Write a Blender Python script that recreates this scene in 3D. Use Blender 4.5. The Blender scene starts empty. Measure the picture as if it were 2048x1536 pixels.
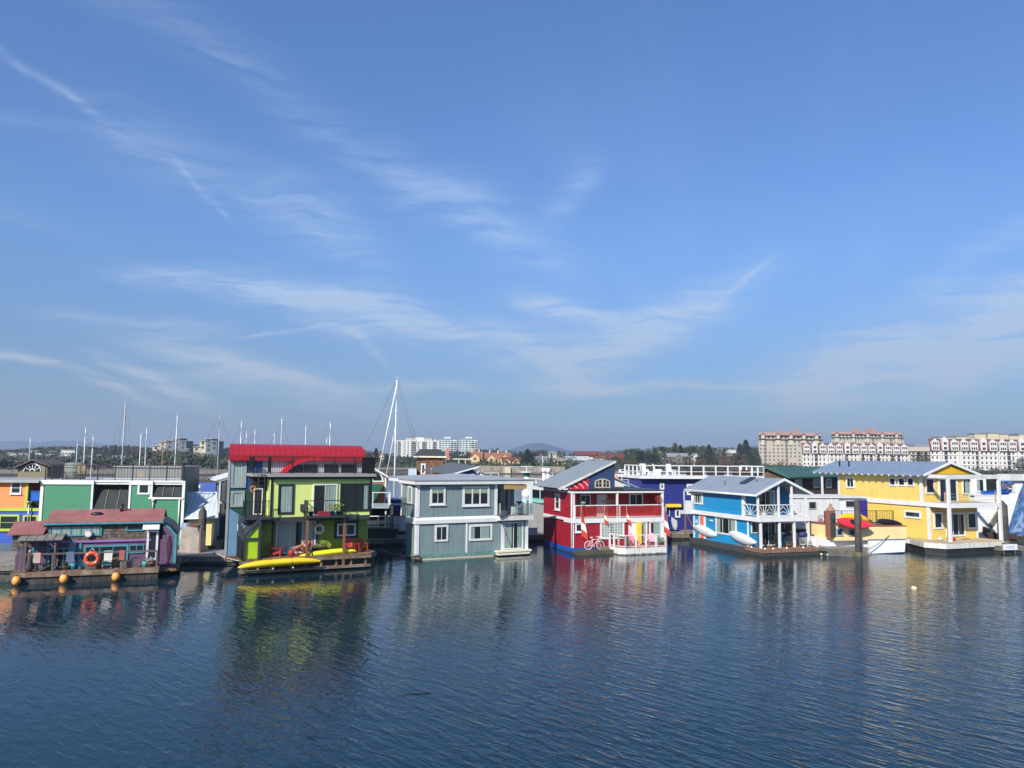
import bpy, bmesh, math, random
from mathutils import Vector, Matrix, noise
random.seed(7)
R=math.radians
sc=bpy.context.scene
COL=sc.collection
# ---------------------------------------------------------------- camera
CAMH=7.5; FPX=1539.0; PITCH=R(5.45); ROLL=R(0.6)
cd=bpy.data.cameras.new('camera'); cam=bpy.data.objects.new('camera',cd); COL.objects.link(cam)
cd.sensor_width=36; cd.lens=36*FPX/2048; cd.clip_start=0.5; cd.clip_end=30000
cp,sp=math.cos(PITCH),math.sin(PITCH)
fw=Vector((0,cp,sp)); up=Vector((0,-sp,cp)); rt=Vector((1,0,0))
cr,sr=math.cos(ROLL),math.sin(ROLL)
rt2=rt*cr+up*sr; up2=up*cr-rt*sr
m=Matrix((rt2,up2,-fw)).transposed().to_4x4(); m.translation=(0,0,CAMH); cam.matrix_world=m
sc.camera=cam
sc.render.resolution_x=1024; sc.render.resolution_y=768
# ---------------------------------------------------------------- exposure, sun
sc.view_settings.view_transform='Standard'; sc.view_settings.look='None'
sc.view_settings.exposure=0.5; sc.view_settings.gamma=1
SAZ=R(208); SEL=R(36)                      # sun behind the camera, to its left
tosun=Vector((math.sin(SAZ)*math.cos(SEL),math.cos(SAZ)*math.cos(SEL),math.sin(SEL)))
sl=bpy.data.lights.new('sun','SUN'); sl.energy=4.6; sl.angle=R(0.53); sl.color=(1,.945,.86)
so=bpy.data.objects.new('sun',sl); COL.objects.link(so); so.rotation_euler=tosun.to_track_quat('Z','Y').to_euler()
# ---------------------------------------------------------------- projection helpers (survey of the place)
def ray(px,py):
    x=(px-1024)/FPX; y=-(py-768)/FPX
    v=fw+rt2*x+up2*y
    return v
def atz(px,py,z=0):
    d=ray(px,py); t=(z-CAMH)/d.z; return Vector((d.x*t,d.y*t,z))
def aty(px,py,Y):
    d=ray(px,py); t=Y/d.y; return Vector((d.x*t,Y,CAMH+d.z*t))
class Fr:
    "a house frame: x along the front, y going back, z up"
    def __init__(s,o,rot): s.o=Vector((o[0],o[1],0)); s.r=R(rot); s.c=math.cos(s.r); s.n=math.sin(s.r)
    def loc(s,w):
        x,y=w[0]-s.o.x,w[1]-s.o.y; return (s.c*x+s.n*y,-s.n*x+s.c*y,w[2])
    def W(s,x,y,z=0): return Vector((s.o.x+s.c*x-s.n*y,s.o.y+s.n*x+s.c*y,z))
    def _r(s,px,py):
        d=ray(px,py); return s.loc((0,0,CAMH)),(s.c*d.x+s.n*d.y,-s.n*d.x+s.c*d.y,d.z)
    def f(s,px,py,y=0):
        o,d=s._r(px,py); t=(y-o[1])/d[1]; return (o[0]+d[0]*t,o[2]+d[2]*t)
    def l(s,px,py,x=0):
        o,d=s._r(px,py); t=(x-o[0])/d[0]; return (o[1]+d[1]*t,o[2]+d[2]*t)
    def t(s,px,py,z=0):
        o,d=s._r(px,py); t=(z-o[2])/d[2]; return (o[0]+d[0]*t,o[1]+d[1]*t)
# ---------------------------------------------------------------- node helper
class N:
    def __init__(s,nt): s.nt=nt; s.nt.nodes.clear()
    def new(s,t,**kw):
        n=s.nt.nodes.new(t)
        for k,v in kw.items(): setattr(n,k,v)
        return n
    def set(s,sock,v):
        if isinstance(v,bpy.types.NodeSocket): s.nt.links.new(v,sock)
        elif v is not None: sock.default_value=v
    def m(s,op,a,b=None,c=None,clamp=False):
        n=s.new('ShaderNodeMath',operation=op); n.use_clamp=clamp
        s.set(n.inputs[0],a); s.set(n.inputs[1],b); s.set(n.inputs[2],c); return n.outputs[0]
    def v(s,op,a,b=None,sc_=None):
        n=s.new('ShaderNodeVectorMath',operation=op); s.set(n.inputs[0],a); s.set(n.inputs[1],b)
        if sc_ is not None: s.set(n.inputs['Scale'],sc_)
        return n.outputs['Value'] if op in('LENGTH','DOT_PRODUCT','DISTANCE') else n.outputs[0]
    def comb(s,x,y,z):
        n=s.new('ShaderNodeCombineXYZ'); s.set(n.inputs[0],x); s.set(n.inputs[1],y); s.set(n.inputs[2],z); return n.outputs[0]
    def sep(s,v):
        n=s.new('ShaderNodeSeparateXYZ'); s.set(n.inputs[0],v); return n.outputs
    def noise(s,vec,scale,detail=3,rough=.5,dist=0):
        n=s.new('ShaderNodeTexNoise'); s.set(n.inputs['Vector'],vec); n.inputs['Scale'].default_value=scale
        n.inputs['Detail'].default_value=detail; n.inputs['Roughness'].default_value=rough; n.inputs['Distortion'].default_value=dist
        return n.outputs[0]
    def mr(s,v,a,b,c,d,smooth=False):
        n=s.new('ShaderNodeMapRange'); n.clamp=True
        if smooth: n.interpolation_type='SMOOTHSTEP'
        s.set(n.inputs[0],v)
        for i,q in enumerate((a,b,c,d)): n.inputs[i+1].default_value=q
        return n.outputs[0]
    def mix(s,f,a,b,bt='MIX'):
        n=s.new('ShaderNodeMix',data_type='RGBA',blend_type=bt); s.set(n.inputs[0],f)
        for k,q in ((6,a),(7,b)):
            if isinstance(q,(tuple,list)): q=tuple(q)[:3]+(1,)
            s.set(n.inputs[k],q)
        return n.outputs[2]
def lin(c):
    "sRGB 0-255 to linear"
    return tuple(((x/255+.055)/1.055)**2.4 if x>10 else x/255/12.92 for x in c)
MATS={}
def M(name,col,rough=.6,kind=None,s=.15,var=.12,metal=0,bump=.012,col2=None,streak=.0,alpha=None,board=.05,weed=0):
    if name in MATS: return MATS[name]
    mt=bpy.data.materials.new(name); mt.use_nodes=True; MATS[name]=mt
    n=N(mt.node_tree); out=n.new('ShaderNodeOutputMaterial'); b=n.new('ShaderNodeBsdfPrincipled')
    n.nt.links.new(b.outputs[0],out.inputs[0])
    b.inputs['Roughness'].default_value=rough; b.inputs['Metallic'].default_value=metal
    tc=n.new('ShaderNodeTexCoord'); P=tc.outputs['Object']; X,Y,Z=n.sep(P)
    NX,NY,NZ=n.sep(tc.outputs['Normal'])
    h=n.m('ADD',n.m('MULTIPLY',X,n.m('ABSOLUTE',NY)),n.m('MULTIPLY',Y,n.m('ABSOLUTE',NX)))
    no=n.noise(P,.9,4,.6); nf=n.noise(P,9,2)
    f=n.m('ADD',n.mr(no,.3,.7,1-var,1+var*.6),n.mr(nf,.3,.7,-var*.3,var*.3))
    height=None; c=tuple(col)[:3]
    base=None
    if streak:
        st=n.noise(n.v('MULTIPLY',P,(5,5,.35)),1,3,.6)
        f=n.m('MULTIPLY',f,n.mr(st,.5,.72,1,1-streak))
    if kind in('lap','batten','seamx','seamy','plankx','planky','brick','corr','corry'):
        co={'lap':Z,'batten':h,'seamx':X,'seamy':Y,'plankx':X,'planky':Y,'corr':h,'corry':Y}.get(kind)
    if kind=='lap':
        q=n.m('DIVIDE',co,s); fr=n.m('FRACT',q)
        height=n.m('SUBTRACT',1.0,fr)
        wn=n.new('ShaderNodeTexWhiteNoise',noise_dimensions='1D'); n.set(wn.inputs['W'],n.m('FLOOR',q))
        f=n.m('MULTIPLY',f,n.m('ADD',1-board,n.m('MULTIPLY',wn.outputs[0],board*2)))
    elif kind in('batten',):
        q=n.m('DIVIDE',co,s); fr=n.m('FRACT',q); height=n.mr(fr,.08,.12,0,1)
        wn=n.new('ShaderNodeTexWhiteNoise',noise_dimensions='1D'); n.set(wn.inputs['W'],n.m('FLOOR',q))
        f=n.m('MULTIPLY',f,n.m('ADD',1-board,n.m('MULTIPLY',wn.outputs[0],board*2)))
    elif kind in('seamx','seamy'):
        q=n.m('DIVIDE',co,s); fr=n.m('FRACT',q); height=n.mr(n.m('ABSOLUTE',n.m('SUBTRACT',fr,.5)),.03,.08,1,0)
    elif kind in('corr','corry'):
        height=n.m('SINE',n.m('MULTIPLY',co,6.283/s))
    elif kind in('plankx','planky'):
        q=n.m('DIVIDE',co,s); fr=n.m('FRACT',q); height=n.mr(n.m('ABSOLUTE',n.m('SUBTRACT',fr,.5)),.42,.47,1,0)
        wn=n.new('ShaderNodeTexWhiteNoise',noise_dimensions='1D'); n.set(wn.inputs['W'],n.m('FLOOR',q))
        f=n.m('MULTIPLY',f,n.mr(wn.outputs[0],0,1,.75,1.2))
        f=n.m('MULTIPLY',f,n.mr(height,0,1,.45,1))
    elif kind=='shingle':
        br=n.new('ShaderNodeTexBrick'); n.set(br.inputs['Vector'],n.comb(h,Z,0)); br.inputs['Scale'].default_value=1
        br.inputs['Brick Width'].default_value=s; br.inputs['Row Height'].default_value=s*1.1; br.inputs['Mortar Size'].default_value=.012
        br.inputs['Color1'].default_value=c+(1,); c2=col2 or tuple(x*.55 for x in c); br.inputs['Color2'].default_value=tuple(c2)[:3]+(1,)
        br.inputs['Mortar'].default_value=tuple(x*.3 for x in c)+(1,); base=br.outputs[0]; height=br.outputs[1]
        height=n.m('SUBTRACT',1,height)
    elif kind=='rough':
        height=n.noise(P,14,4,.6)
    elif kind=='rock':
        height=n.noise(P,.5,6,.65); f=n.m('MULTIPLY',f,n.mr(height,.3,.7,.5,1.4))
    colr=n.mix(1.0,base if base is not None else c,n.comb(f,f,f),'MULTIPLY')
    if kind=='mix' or (col2 and kind!='shingle'):
        colr=n.mix(n.mr(n.noise(P,1.7,5,.6),.45,.6,0,1),colr,n.mix(1.0,col2,n.comb(f,f,f),'MULTIPLY'))
    if weed:
        colr=n.mix(n.mr(n.m('ADD',Z,n.m('MULTIPLY',n.m('SUBTRACT',n.noise(P,3.5,5,.65),.5),.35)),weed*.5,weed*1.5,.9,0),colr,(.035,.038,.018))
    n.set(b.inputs['Base Color'],colr)
    if height is not None:
        bp=n.new('ShaderNodeBump'); bp.inputs['Strength'].default_value=1; bp.inputs['Distance'].default_value=bump
        n.set(bp.inputs['Height'],height); n.nt.links.new(bp.outputs[0],b.inputs['Normal'])
    n.set(b.inputs['Roughness'],n.mr(nf,.2,.8,max(0,rough-.08),min(1,rough+.08)))
    return mt
# ---------------------------------------------------------------- mesh helpers
class MB:
    def __init__(s): s.bm=bmesh.new(); s.k=0; s.mats=[]
    def use(s,mat):
        if mat not in s.mats: s.mats.append(mat)
        s.k=s.mats.index(mat); return s
    def face(s,vs,smooth=False):
        try:
            f=s.bm.faces.new(vs); f.material_index=s.k; f.smooth=smooth; return f
        except ValueError: return None
    def poly(s,pts): return s.face([s.bm.verts.new(p) for p in pts])
    def box(s,x0,x1,y0,y1,z0,z1):
        v=[s.bm.verts.new((x,y,z)) for x in(x0,x1) for y in(y0,y1) for z in(z0,z1)]
        for q in((0,1,3,2),(4,6,7,5),(0,4,5,1),(2,3,7,6),(0,2,6,4),(1,5,7,3)): s.face([v[i] for i in q])
        return s
    def prism(s,pts,vec):
        vec=Vector(vec); a=[s.bm.verts.new(p) for p in pts]; b=[s.bm.verts.new(Vector(p)+vec) for p in pts]
        s.face(a); s.face(b[::-1]); k=len(a)
        for i in range(k): s.face([a[i],b[i],b[(i+1)%k],a[(i+1)%k]])
        return s
    def py(s,pts,y0,y1): return s.prism([(x,y0,z) for x,z in pts],(0,y1-y0,0))
    def pxx(s,pts,x0,x1): return s.prism([(x0,y,z) for y,z in pts],(x1-x0,0,0))
    def pz(s,pts,z0,z1): return s.prism([(x,y,z0) for x,y in pts],(0,0,z1-z0))
    def tube(s,p,q,r,r2=None,n=8,caps=True,smooth=True):
        p,q=Vector(p),Vector(q); d=(q-p)
        if d.length<1e-6: return s
        d.normalize(); a=d.orthogonal().normalized(); b=d.cross(a); r2=r if r2 is None else r2
        A=[];B=[]
        for i in range(n):
            t=2*math.pi*i/n+math.pi/n; u=a*math.cos(t)+b*math.sin(t)
            A.append(s.bm.verts.new(p+u*r)); B.append(s.bm.verts.new(q+u*r2))
        for i in range(n): s.face([A[i],A[(i+1)%n],B[(i+1)%n],B[i]],smooth)
        if caps: s.face(A[::-1]); s.face(B)
        return s
    def path(s,pts,r,n=6):
        for a,b in zip(pts,pts[1:]): s.tube(a,b,r,n=n)
        return s
    def bar(s,p,q,w,h=None):
        "square bar"
        h=h or w; p,q=Vector(p),Vector(q); d=(q-p).normalized()
        a=Vector((0,0,1)).cross(d); a=Vector((1,0,0)) if a.length<1e-3 else a.normalized(); b=d.cross(a)
        A=[s.bm.verts.new(p+a*(w/2*i)+b*(h/2*j)) for i,j in((-1,-1),(1,-1),(1,1),(-1,1))]
        B=[s.bm.verts.new(q+a*(w/2*i)+b*(h/2*j)) for i,j in((-1,-1),(1,-1),(1,1),(-1,1))]
        s.face(A[::-1]); s.face(B)
        for i in range(4): s.face([A[i],A[(i+1)%4],B[(i+1)%4],B[i]])
        return s
    def lathe(s,prof,c=(0,0,0),n=16,axis='z',smooth=True):
        c=Vector(c); rings=[]
        for r,h in prof:
            ring=[]
            for i in range(n):
                t=2*math.pi*i/n; x,y=r*math.cos(t),r*math.sin(t)
                p={'z':(x,y,h),'y':(x,h,y),'x':(h,x,y)}[axis]; ring.append(s.bm.verts.new(c+Vector(p)))
            rings.append(ring)
        for A,B in zip(rings,rings[1:]):
            for i in range(n): s.face([A[i],A[(i+1)%n],B[(i+1)%n],B[i]],smooth)
        s.face(rings[0][::-1]); s.face(rings[-1]); return s
    def ell(s,c,rx,ry,rz,n=12,k=8):
        c=Vector(c); rings=[]
        top=s.bm.verts.new(c+Vector((0,0,rz))); bot=s.bm.verts.new(c-Vector((0,0,rz)))
        for j in range(1,k):
            a=math.pi*j/k; rings.append([s.bm.verts.new(c+Vector((rx*math.sin(a)*math.cos(2*math.pi*i/n),ry*math.sin(a)*math.sin(2*math.pi*i/n),rz*math.cos(a)))) for i in range(n)])
        for i in range(n):
            s.face([top,rings[0][i],rings[0][(i+1)%n]],True); s.face([bot,rings[-1][(i+1)%n],rings[-1][i]],True)
        for A,B in zip(rings,rings[1:]):
            for i in range(n): s.face([A[i],B[i],B[(i+1)%n],A[(i+1)%n]],True)
        return s
    def torus(s,c,R_,r,axis='y',n=24,k=8,a0=0,a1=2*math.pi):
        c=Vector(c); full=abs(a1-a0-2*math.pi)<1e-6; rings=[]
        for i in range(n if full else n+1):
            t=a0+(a1-a0)*i/n
            ring=[]
            for j in range(k):
                u=2*math.pi*j/k; rr=R_+r*math.cos(u); x,y,z=rr*math.cos(t),rr*math.sin(t),r*math.sin(u)
                p={'z':(x,y,z),'y':(x,z,y),'x':(z,x,y)}[axis]; ring.append(s.bm.verts.new(c+Vector(p)))
            rings.append(ring)
        L=len(rings)
        for i in range(L if full else L-1):
            A,B=rings[i],rings[(i+1)%L]
            for j in range(k): s.face([A[j],A[(j+1)%k],B[(j+1)%k],B[j]],True)
        return s
    def fb(s,face,off,a0,a1,z0,z1,d0,d1):
        "box on a wall face; d measured outwards"
        if face=='F': s.box(a0,a1,off-d1,off-d0,z0,z1)
        elif face=='B': s.box(a0,a1,off+d0,off+d1,z0,z1)
        elif face=='L': s.box(off-d1,off-d0,a0,a1,z0,z1)
        else: s.box(off+d0,off+d1,a0,a1,z0,z1)
        return s
    def leaves(s,c,r,k,size,rz=None,seed=None):
        rnd=random.Random(seed) if seed is not None else random
        c=Vector(c); rz=rz or r
        for i in range(k):
            while True:
                p=Vector((rnd.uniform(-1,1),rnd.uniform(-1,1),rnd.uniform(-1,1)))
                if p.length<=1: break
            p=Vector((p.x*r,p.y*r,p.z*rz))+c
            a=Vector((rnd.gauss(0,1),rnd.gauss(0,1),rnd.gauss(0,1))).normalized(); b=a.orthogonal().normalized()
            e=size*rnd.uniform(.6,1.3); s.poly([p-a*e,p+b*e*.5,p+a*e,p-b*e*.5])
        return s
    def build(s,name,parent=None,mat=None,loc=None,rz=0,recalc=True):
        if recalc: bmesh.ops.recalc_face_normals(s.bm,faces=s.bm.faces)
        me=bpy.data.meshes.new(name); s.bm.to_mesh(me); s.bm.free()
        if mat is not None: me.materials.append(mat)
        for q in s.mats: me.materials.append(q)
        o=bpy.data.objects.new(name,me); COL.objects.link(o)
        if parent: o.parent=parent
        if loc is not None: o.location=loc; o.rotation_euler=(0,0,rz)
        return o
def tag(o,label=None,cat=None,group=None,kind=None):
    if label: o['label']=label
    if cat: o['category']=cat
    if group: o['group']=group
    if kind: o['kind']=kind
    return o
def thing(name,label,cat,loc=(0,0,0),rz=0,group=None):
    o=bpy.data.objects.new(name,None); COL.objects.link(o); o.location=loc; o.rotation_euler=(0,0,rz); o.empty_display_size=.3
    return tag(o,label,cat,group)
def kids(o): return [c for c in bpy.data.objects if c.parent==o]
def dup(o,loc,rz=None,label=None,scale=None,_ks=None):
    r=o.copy(); COL.objects.link(r); r.location=loc
    if rz is not None: r.rotation_euler=(0,0,rz)
    if scale: r.scale=(scale,)*3 if not isinstance(scale,tuple) else scale
    if label: r['label']=label
    for c in o.children:
        d=c.copy(); COL.objects.link(d); d.parent=r
        for g in c.children: e=g.copy(); COL.objects.link(e); e.parent=d
    return r
# ---------------------------------------------------------------- shared materials
WHITE=M('white_paint',(.68,.68,.655),.5,var=.08,streak=.10)
WHITE2=M('weathered_white_paint',(.62,.62,.585),.6,var=.14,streak=.25)
TRIMG=M('grey_trim_paint',(.30,.34,.35),.55)
BLACK=M('black_paint',(.015,.016,.018),.45,var=.1)
DGREY=M('dark_grey_paint',(.045,.047,.05),.55)
STEEL=M('galvanised_steel',(.45,.46,.46),.4,metal=.7)
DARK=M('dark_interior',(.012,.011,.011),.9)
CREAM=M('cream_paint',(.78,.72,.52),.5,streak=.15)
WOODG=M('weathered_grey_timber',(.20,.18,.155),.85,'rough',col2=(.13,.125,.10),streak=.3,bump=.01)
WOODB=M('brown_stained_timber',(.20,.095,.05),.7,'rough',bump=.006,streak=.2)
WOODD=M('dark_wet_timber',(.035,.03,.025),.6,'rough',bump=.01,col2=(.06,.065,.04))
PLANKG=M('grey_deck_planks',(.26,.235,.20),.85,'plankx',.14,bump=.01)
PLANKB=M('brown_deck_planks',(.23,.13,.08),.8,'plankx',.14,bump=.01)
CLOTH=M('pale_curtain_cloth',(.66,.67,.62),.9)
RED=M('red_plastic',(.45,.03,.025),.4)
LEAF=M('pot_plant_leaves',(.07,.12,.03),.6,var=.4)
def glassmat():
    mt=bpy.data.materials.new('window_glass'); mt.use_nodes=True; n=N(mt.node_tree); out=n.new('ShaderNodeOutputMaterial')
    b=n.new('ShaderNodeBsdfPrincipled'); b.inputs['Base Color'].default_value=(.018,.024,.028,1); b.inputs['Roughness'].default_value=.04
    tc=n.new('ShaderNodeTexCoord'); bp=n.new('ShaderNodeBump'); bp.inputs['Distance'].default_value=.01; n.set(bp.inputs['Height'],n.noise(tc.outputs['Object'],.8,1))
    n.nt.links.new(bp.outputs[0],b.inputs['Normal']); n.nt.links.new(b.outputs[0],out.inputs[0]); return mt
GLASS=glassmat()
def thin():
    mt=bpy.data.materials.new('clear_window_glass'); mt.use_nodes=True; n=N(mt.node_tree); out=n.new('ShaderNodeOutputMaterial')
    t=n.new('ShaderNodeBsdfTransparent'); t.inputs[0].default_value=(.82,.87,.86,1); g=n.new('ShaderNodeBsdfGlossy'); g.inputs['Roughness'].default_value=.03
    geo=n.new('ShaderNodeNewGeometry'); dt=n.m('ABSOLUTE',n.v('DOT_PRODUCT',geo.outputs['Normal'],geo.outputs['Incoming'])); fz=n.m('ADD',.05,n.m('MULTIPLY',.95,n.m('POWER',n.m('SUBTRACT',1,dt),5))); mx=n.new('ShaderNodeMixShader')
    n.nt.links.new(fz,mx.inputs[0]); n.nt.links.new(t.outputs[0],mx.inputs[1]); n.nt.links.new(g.outputs[0],mx.inputs[2]); n.nt.links.new(mx.outputs[0],out.inputs[0]); return mt
CLEAR=thin()
# ---------------------------------------------------------------- windows, doors, rails
def rect(fr,face,off,px):
    x0,y0,x1,y1=px; g=fr.f if face=='F' else fr.l
    A=[g(x0,y0,off),g(x1,y0,off),g(x1,y1,off),g(x0,y1,off)]
    l=(A[0][0]+A[3][0])/2; r=(A[1][0]+A[2][0])/2; t=(A[0][1]+A[1][1])/2; b=(A[2][1]+A[3][1])/2
    return (min(l,r),max(l,r),b,t)
def window(fr,root,face,off,px=None,rc=None,fwid=.1,div=(1,1),style='dark',fm=None,name='window',curt=None,bar_=.04,blind=0,label=None,sill=False,dep=.07,curtm=None):
    a0,a1,z0,z1=rc or rect(fr,face,off,px); fm=fm or WHITE
    mb=MB()
    mb.fb(face,off,a0,a1,z1-fwid,z1,-.02,dep); mb.fb(face,off,a0,a1,z0,z0+fwid,-.02,dep)
    mb.fb(face,off,a0,a0+fwid,z0+fwid,z1-fwid,-.02,dep); mb.fb(face,off,a1-fwid,a1,z0+fwid,z1-fwid,-.02,dep)
    if sill: mb.fb(face,off,a0-.05,a1+.05,z0-.05,z0-.002,-.02,dep+.05)
    ia,ib,ja,jb=a0+fwid,a1-fwid,z0+fwid,z1-fwid
    for i in range(1,div[0]):
        c=ia+(ib-ia)*i/div[0]; mb.fb(face,off,c-bar_/2,c+bar_/2,ja,jb,-.02,dep-.015)
    for j in range(1,div[1]):
        c=ja+(jb-ja)*j/div[1]; mb.fb(face,off,ia,ib,c-bar_*.4,c+bar_*.4,-.02,dep-.018)
    w=mb.build(name,root,fm)
    if label: w['label']=label
    if style=='dark': MB().fb(face,off,ia,ib,ja,jb,.0,.03).build('pane',w,GLASS)
    else:
        MB().fb(face,off,ia,ib,ja,jb,-.01,.008).build('room_backing',w,DARK)
        MB().fb(face,off,ia,ib,ja,jb,dep-.026,dep-.022).build('pane',w,CLEAR)
    if curt:      # list of (from,to) fractions of the opening hung with cloth
        cb=MB(); K=8
        for (u0,u1) in curt:
            c0,c1=ia+(ib-ia)*u0,ia+(ib-ia)*u1; n_=max(6,int((c1-c0)/.05)); P=[]
            for i in range(n_+1):
                a=c0+(c1-c0)*i/n_; d=.026+.009*math.sin(i*1.9)+.004*math.sin(i*.7)
                P.append((a,d))
            for (a,d),(a2,d2) in zip(P,P[1:]):
                q=[]
                for (aa,dd,zz) in((a,d,ja),(a2,d2,ja),(a2,d2,jb),(a,d,jb)):
                    q.append((aa,off-dd,zz) if face=='F' else (off-dd,aa,zz) if face=='L' else (off+dd,aa,zz))
                cb.poly(q)
        cb.build('curtain',w,curtm or CLOTH)
    if blind: MB().fb(face,off,ia+.01,ib-.01,jb-(jb-ja)*blind,jb-.005,.03,.036).build('blind',w,CREAM)
    return w
def railing(root,pts,z0,h,mat,post=1.5,pick=.12,pw=.018,rw=.05,name='railing',top=None,mid=None,pickm=None,pr=.03):
    mb=MB().use(mat)
    for a,b in zip(pts,pts[1:]):
        A=Vector((a[0],a[1],0)); B=Vector((b[0],b[1],0)); L=(B-A).length; d=(B-A)/L
        if top: mb.use(top)
        mb.bar(A+Vector((0,0,z0+h)),B+Vector((0,0,z0+h)),rw,rw); mb.use(mat)
        if pick: mb.bar(A+Vector((0,0,z0+.1)),B+Vector((0,0,z0+.1)),rw*.7)
        for q in mid or []: mb.bar(A+Vector((0,0,z0+h*q)),B+Vector((0,0,z0+h*q)),rw*.6)
        k=max(1,round(L/post))
        for i in range(k+1):
            p=A+d*(L*i/k); mb.bar(p+Vector((0,0,z0)),p+Vector((0,0,z0+h)),pr*2)
        if pick:
            if pickm: mb.use(pickm)
            k=int(L/pick)
            for i in range(1,k):
                p=A+d*(L*i/k); mb.bar(p+Vector((0,0,z0+.1)),p+Vector((0,0,z0+h-.01)),pw)
            mb.use(mat)
    return mb.build(name,root)
def gable(mb,x0,x1,y0,y1,ze,xr,zr,th=.12):
    mb.py([(x0,ze),(xr,zr),(x1,ze),(x1,ze-th),(xr,zr-th),(x0,ze-th)],y0,y1)
def house(fr,name,label,cat='houseboat',group=None):
    return thing(name,label,cat,fr.o,fr.r,group)
# ---------------------------------------------------------------- sky
w=bpy.data.worlds.new('World'); sc.world=w; w.use_nodes=True; n=N(w.node_tree)
out=n.new('ShaderNodeOutputWorld'); bg=n.new('ShaderNodeBackground'); sky=n.new('ShaderNodeTexSky',sky_type='NISHITA')
sky.sun_disc=False; sky.sun_elevation=SEL; sky.sun_rotation=SAZ; sky.air_density=1.0; sky.dust_density=.55; sky.ozone_density=3.0; sky.altitude=0
tc=n.new('ShaderNodeTexCoord'); D=tc.outputs['Generated']; X,Y,Z=n.sep(D)
az=n.m('ARCTAN2',X,Y); el=n.m('ARCSINE',Z)
P0=n.comb(az,el,0)
dn=n.new('ShaderNodeTexNoise'); n.set(dn.inputs['Vector'],P0); dn.inputs['Scale'].default_value=7; dn.inputs['Detail'].default_value=4
P1=n.v('ADD',P0,n.v('MULTIPLY',n.v('SUBTRACT',dn.outputs[1],(.5,.5,.5)),(.05,.05,0)))
# thin cirrus lies in a high flat layer: its fibres run away from the viewer
zz=n.m('ADD',Z,.10); L=n.comb(n.m('DIVIDE',X,zz),n.m('DIVIDE',Y,zz),0)
rot=n.new('ShaderNodeVectorRotate',rotation_type='Z_AXIS'); n.set(rot.inputs['Vector'],L); rot.inputs['Angle'].default_value=R(24)
fib=n.noise(n.v('MULTIPLY',rot.outputs[0],(2.6,.42,1)),1.0,9,.62,.35)
big=n.noise(n.v('MULTIPLY',L,(.35,.35,1)),1.2,3,.5)
fine=n.noise(n.v('MULTIPLY',P1,(7,62,1)),1,7,.66,.5)
def azel(px,py):
    d=ray(px,py).normalized(); return math.atan2(d.x,d.y),math.asin(d.z)
ST=[(-60,40,220,250,8,.22),(150,-60,620,190,40,.13),(180,235,660,420,50,.20),(360,320,460,425,7,.24),(620,250,1020,440,48,.20),
(830,370,1130,535,36,.34),(290,545,720,615,17,.55),(540,590,1130,705,38,.66),(110,626,430,662,16,.34),(320,690,720,800,26,.8),(210,712,430,798,14,.7),
(-40,685,290,788,11,.6),(445,687,660,650,3.5,.38),(1100,760,1480,575,42,.70),(1425,612,1550,525,6,.26),(1580,775,2120,610,56,.95),(1840,590,2100,568,17,.36),
(1900,530,2090,430,22,.30),(1040,595,1240,645,24,.55),(760,772,1640,768,10,.55),(700,655,795,745,8,.26),(-60,225,130,265,16,.09),(560,430,780,520,45,.22),(1090,440,1190,320,30,.18),(1850,730,2100,700,45,.7)]
tot=None
for (x0,y0,x1,y1,wd,s_) in ST:
    a=azel(x0,y0); b=azel(x1,y1); mp=n.new('ShaderNodeMapping',vector_type='TEXTURE'); n.set(mp.inputs[0],P1)
    mp.inputs['Location'].default_value=((a[0]+b[0])/2,(a[1]+b[1])/2,0); dx,dy=b[0]-a[0],b[1]-a[1]
    mp.inputs['Rotation'].default_value=(0,0,math.atan2(dy,dx)); mp.inputs['Scale'].default_value=(math.hypot(dx,dy)/2*1.15,wd/FPX,1)
    u,v_,_=n.sep(mp.outputs[0]); u2=n.m('MULTIPLY',u,u); e=n.m('MULTIPLY_ADD',u2,u2,n.m('MULTIPLY',v_,v_))
    g=n.m('MULTIPLY',n.m('POWER',2.718,n.m('MULTIPLY',e,-1)),s_)
    tot=g if tot is None else n.m('ADD',tot,g)
fibm=n.mr(fib,.36,.66,.35,1.3); finem=n.mr(fine,.36,.64,.25,1.45)
str_=n.m('MULTIPLY',n.m('MULTIPLY',tot,finem),n.m('ADD',.35,n.m('MULTIPLY',fibm,.65)))
veil=n.m('MULTIPLY',n.m('MULTIPLY',n.mr(fib,.44,.78,0,1,True),n.mr(big,.42,.62,0,1,True)),.20)
hz=n.mr(Z,.0,.36,.13,0,True)
cl=n.m('MULTIPLY',n.m('ADD',n.m('ADD',n.m('MULTIPLY',str_,1.55),veil),hz),1.0,clamp=True)
skc=n.mix(1.0,sky.outputs[0],(.70,.90,1.16),'MULTIPLY')
lo=n.mr(Z,.0,.30,0,1,True); skc=n.mix(1.0,skc,n.mix(lo,(.55,.56,.61),(1.0,1.0,1.0)),'MULTIPLY'); hi=n.mr(Z,.12,.62,0,1); skc=n.mix(1.0,skc,n.mix(hi,(1,1,1),(1.30,1.30,1.34)),'MULTIPLY')
cc=n.mix(n.m('MULTIPLY',cl,.66),skc,n.mix(lo,(4.5,4.9,5.5),(4.7,6.0,8.0)))
n.set(bg.inputs[0],cc); bg.inputs[1].default_value=.085
n.nt.links.new(bg.outputs[0],out.inputs[0])
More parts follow.
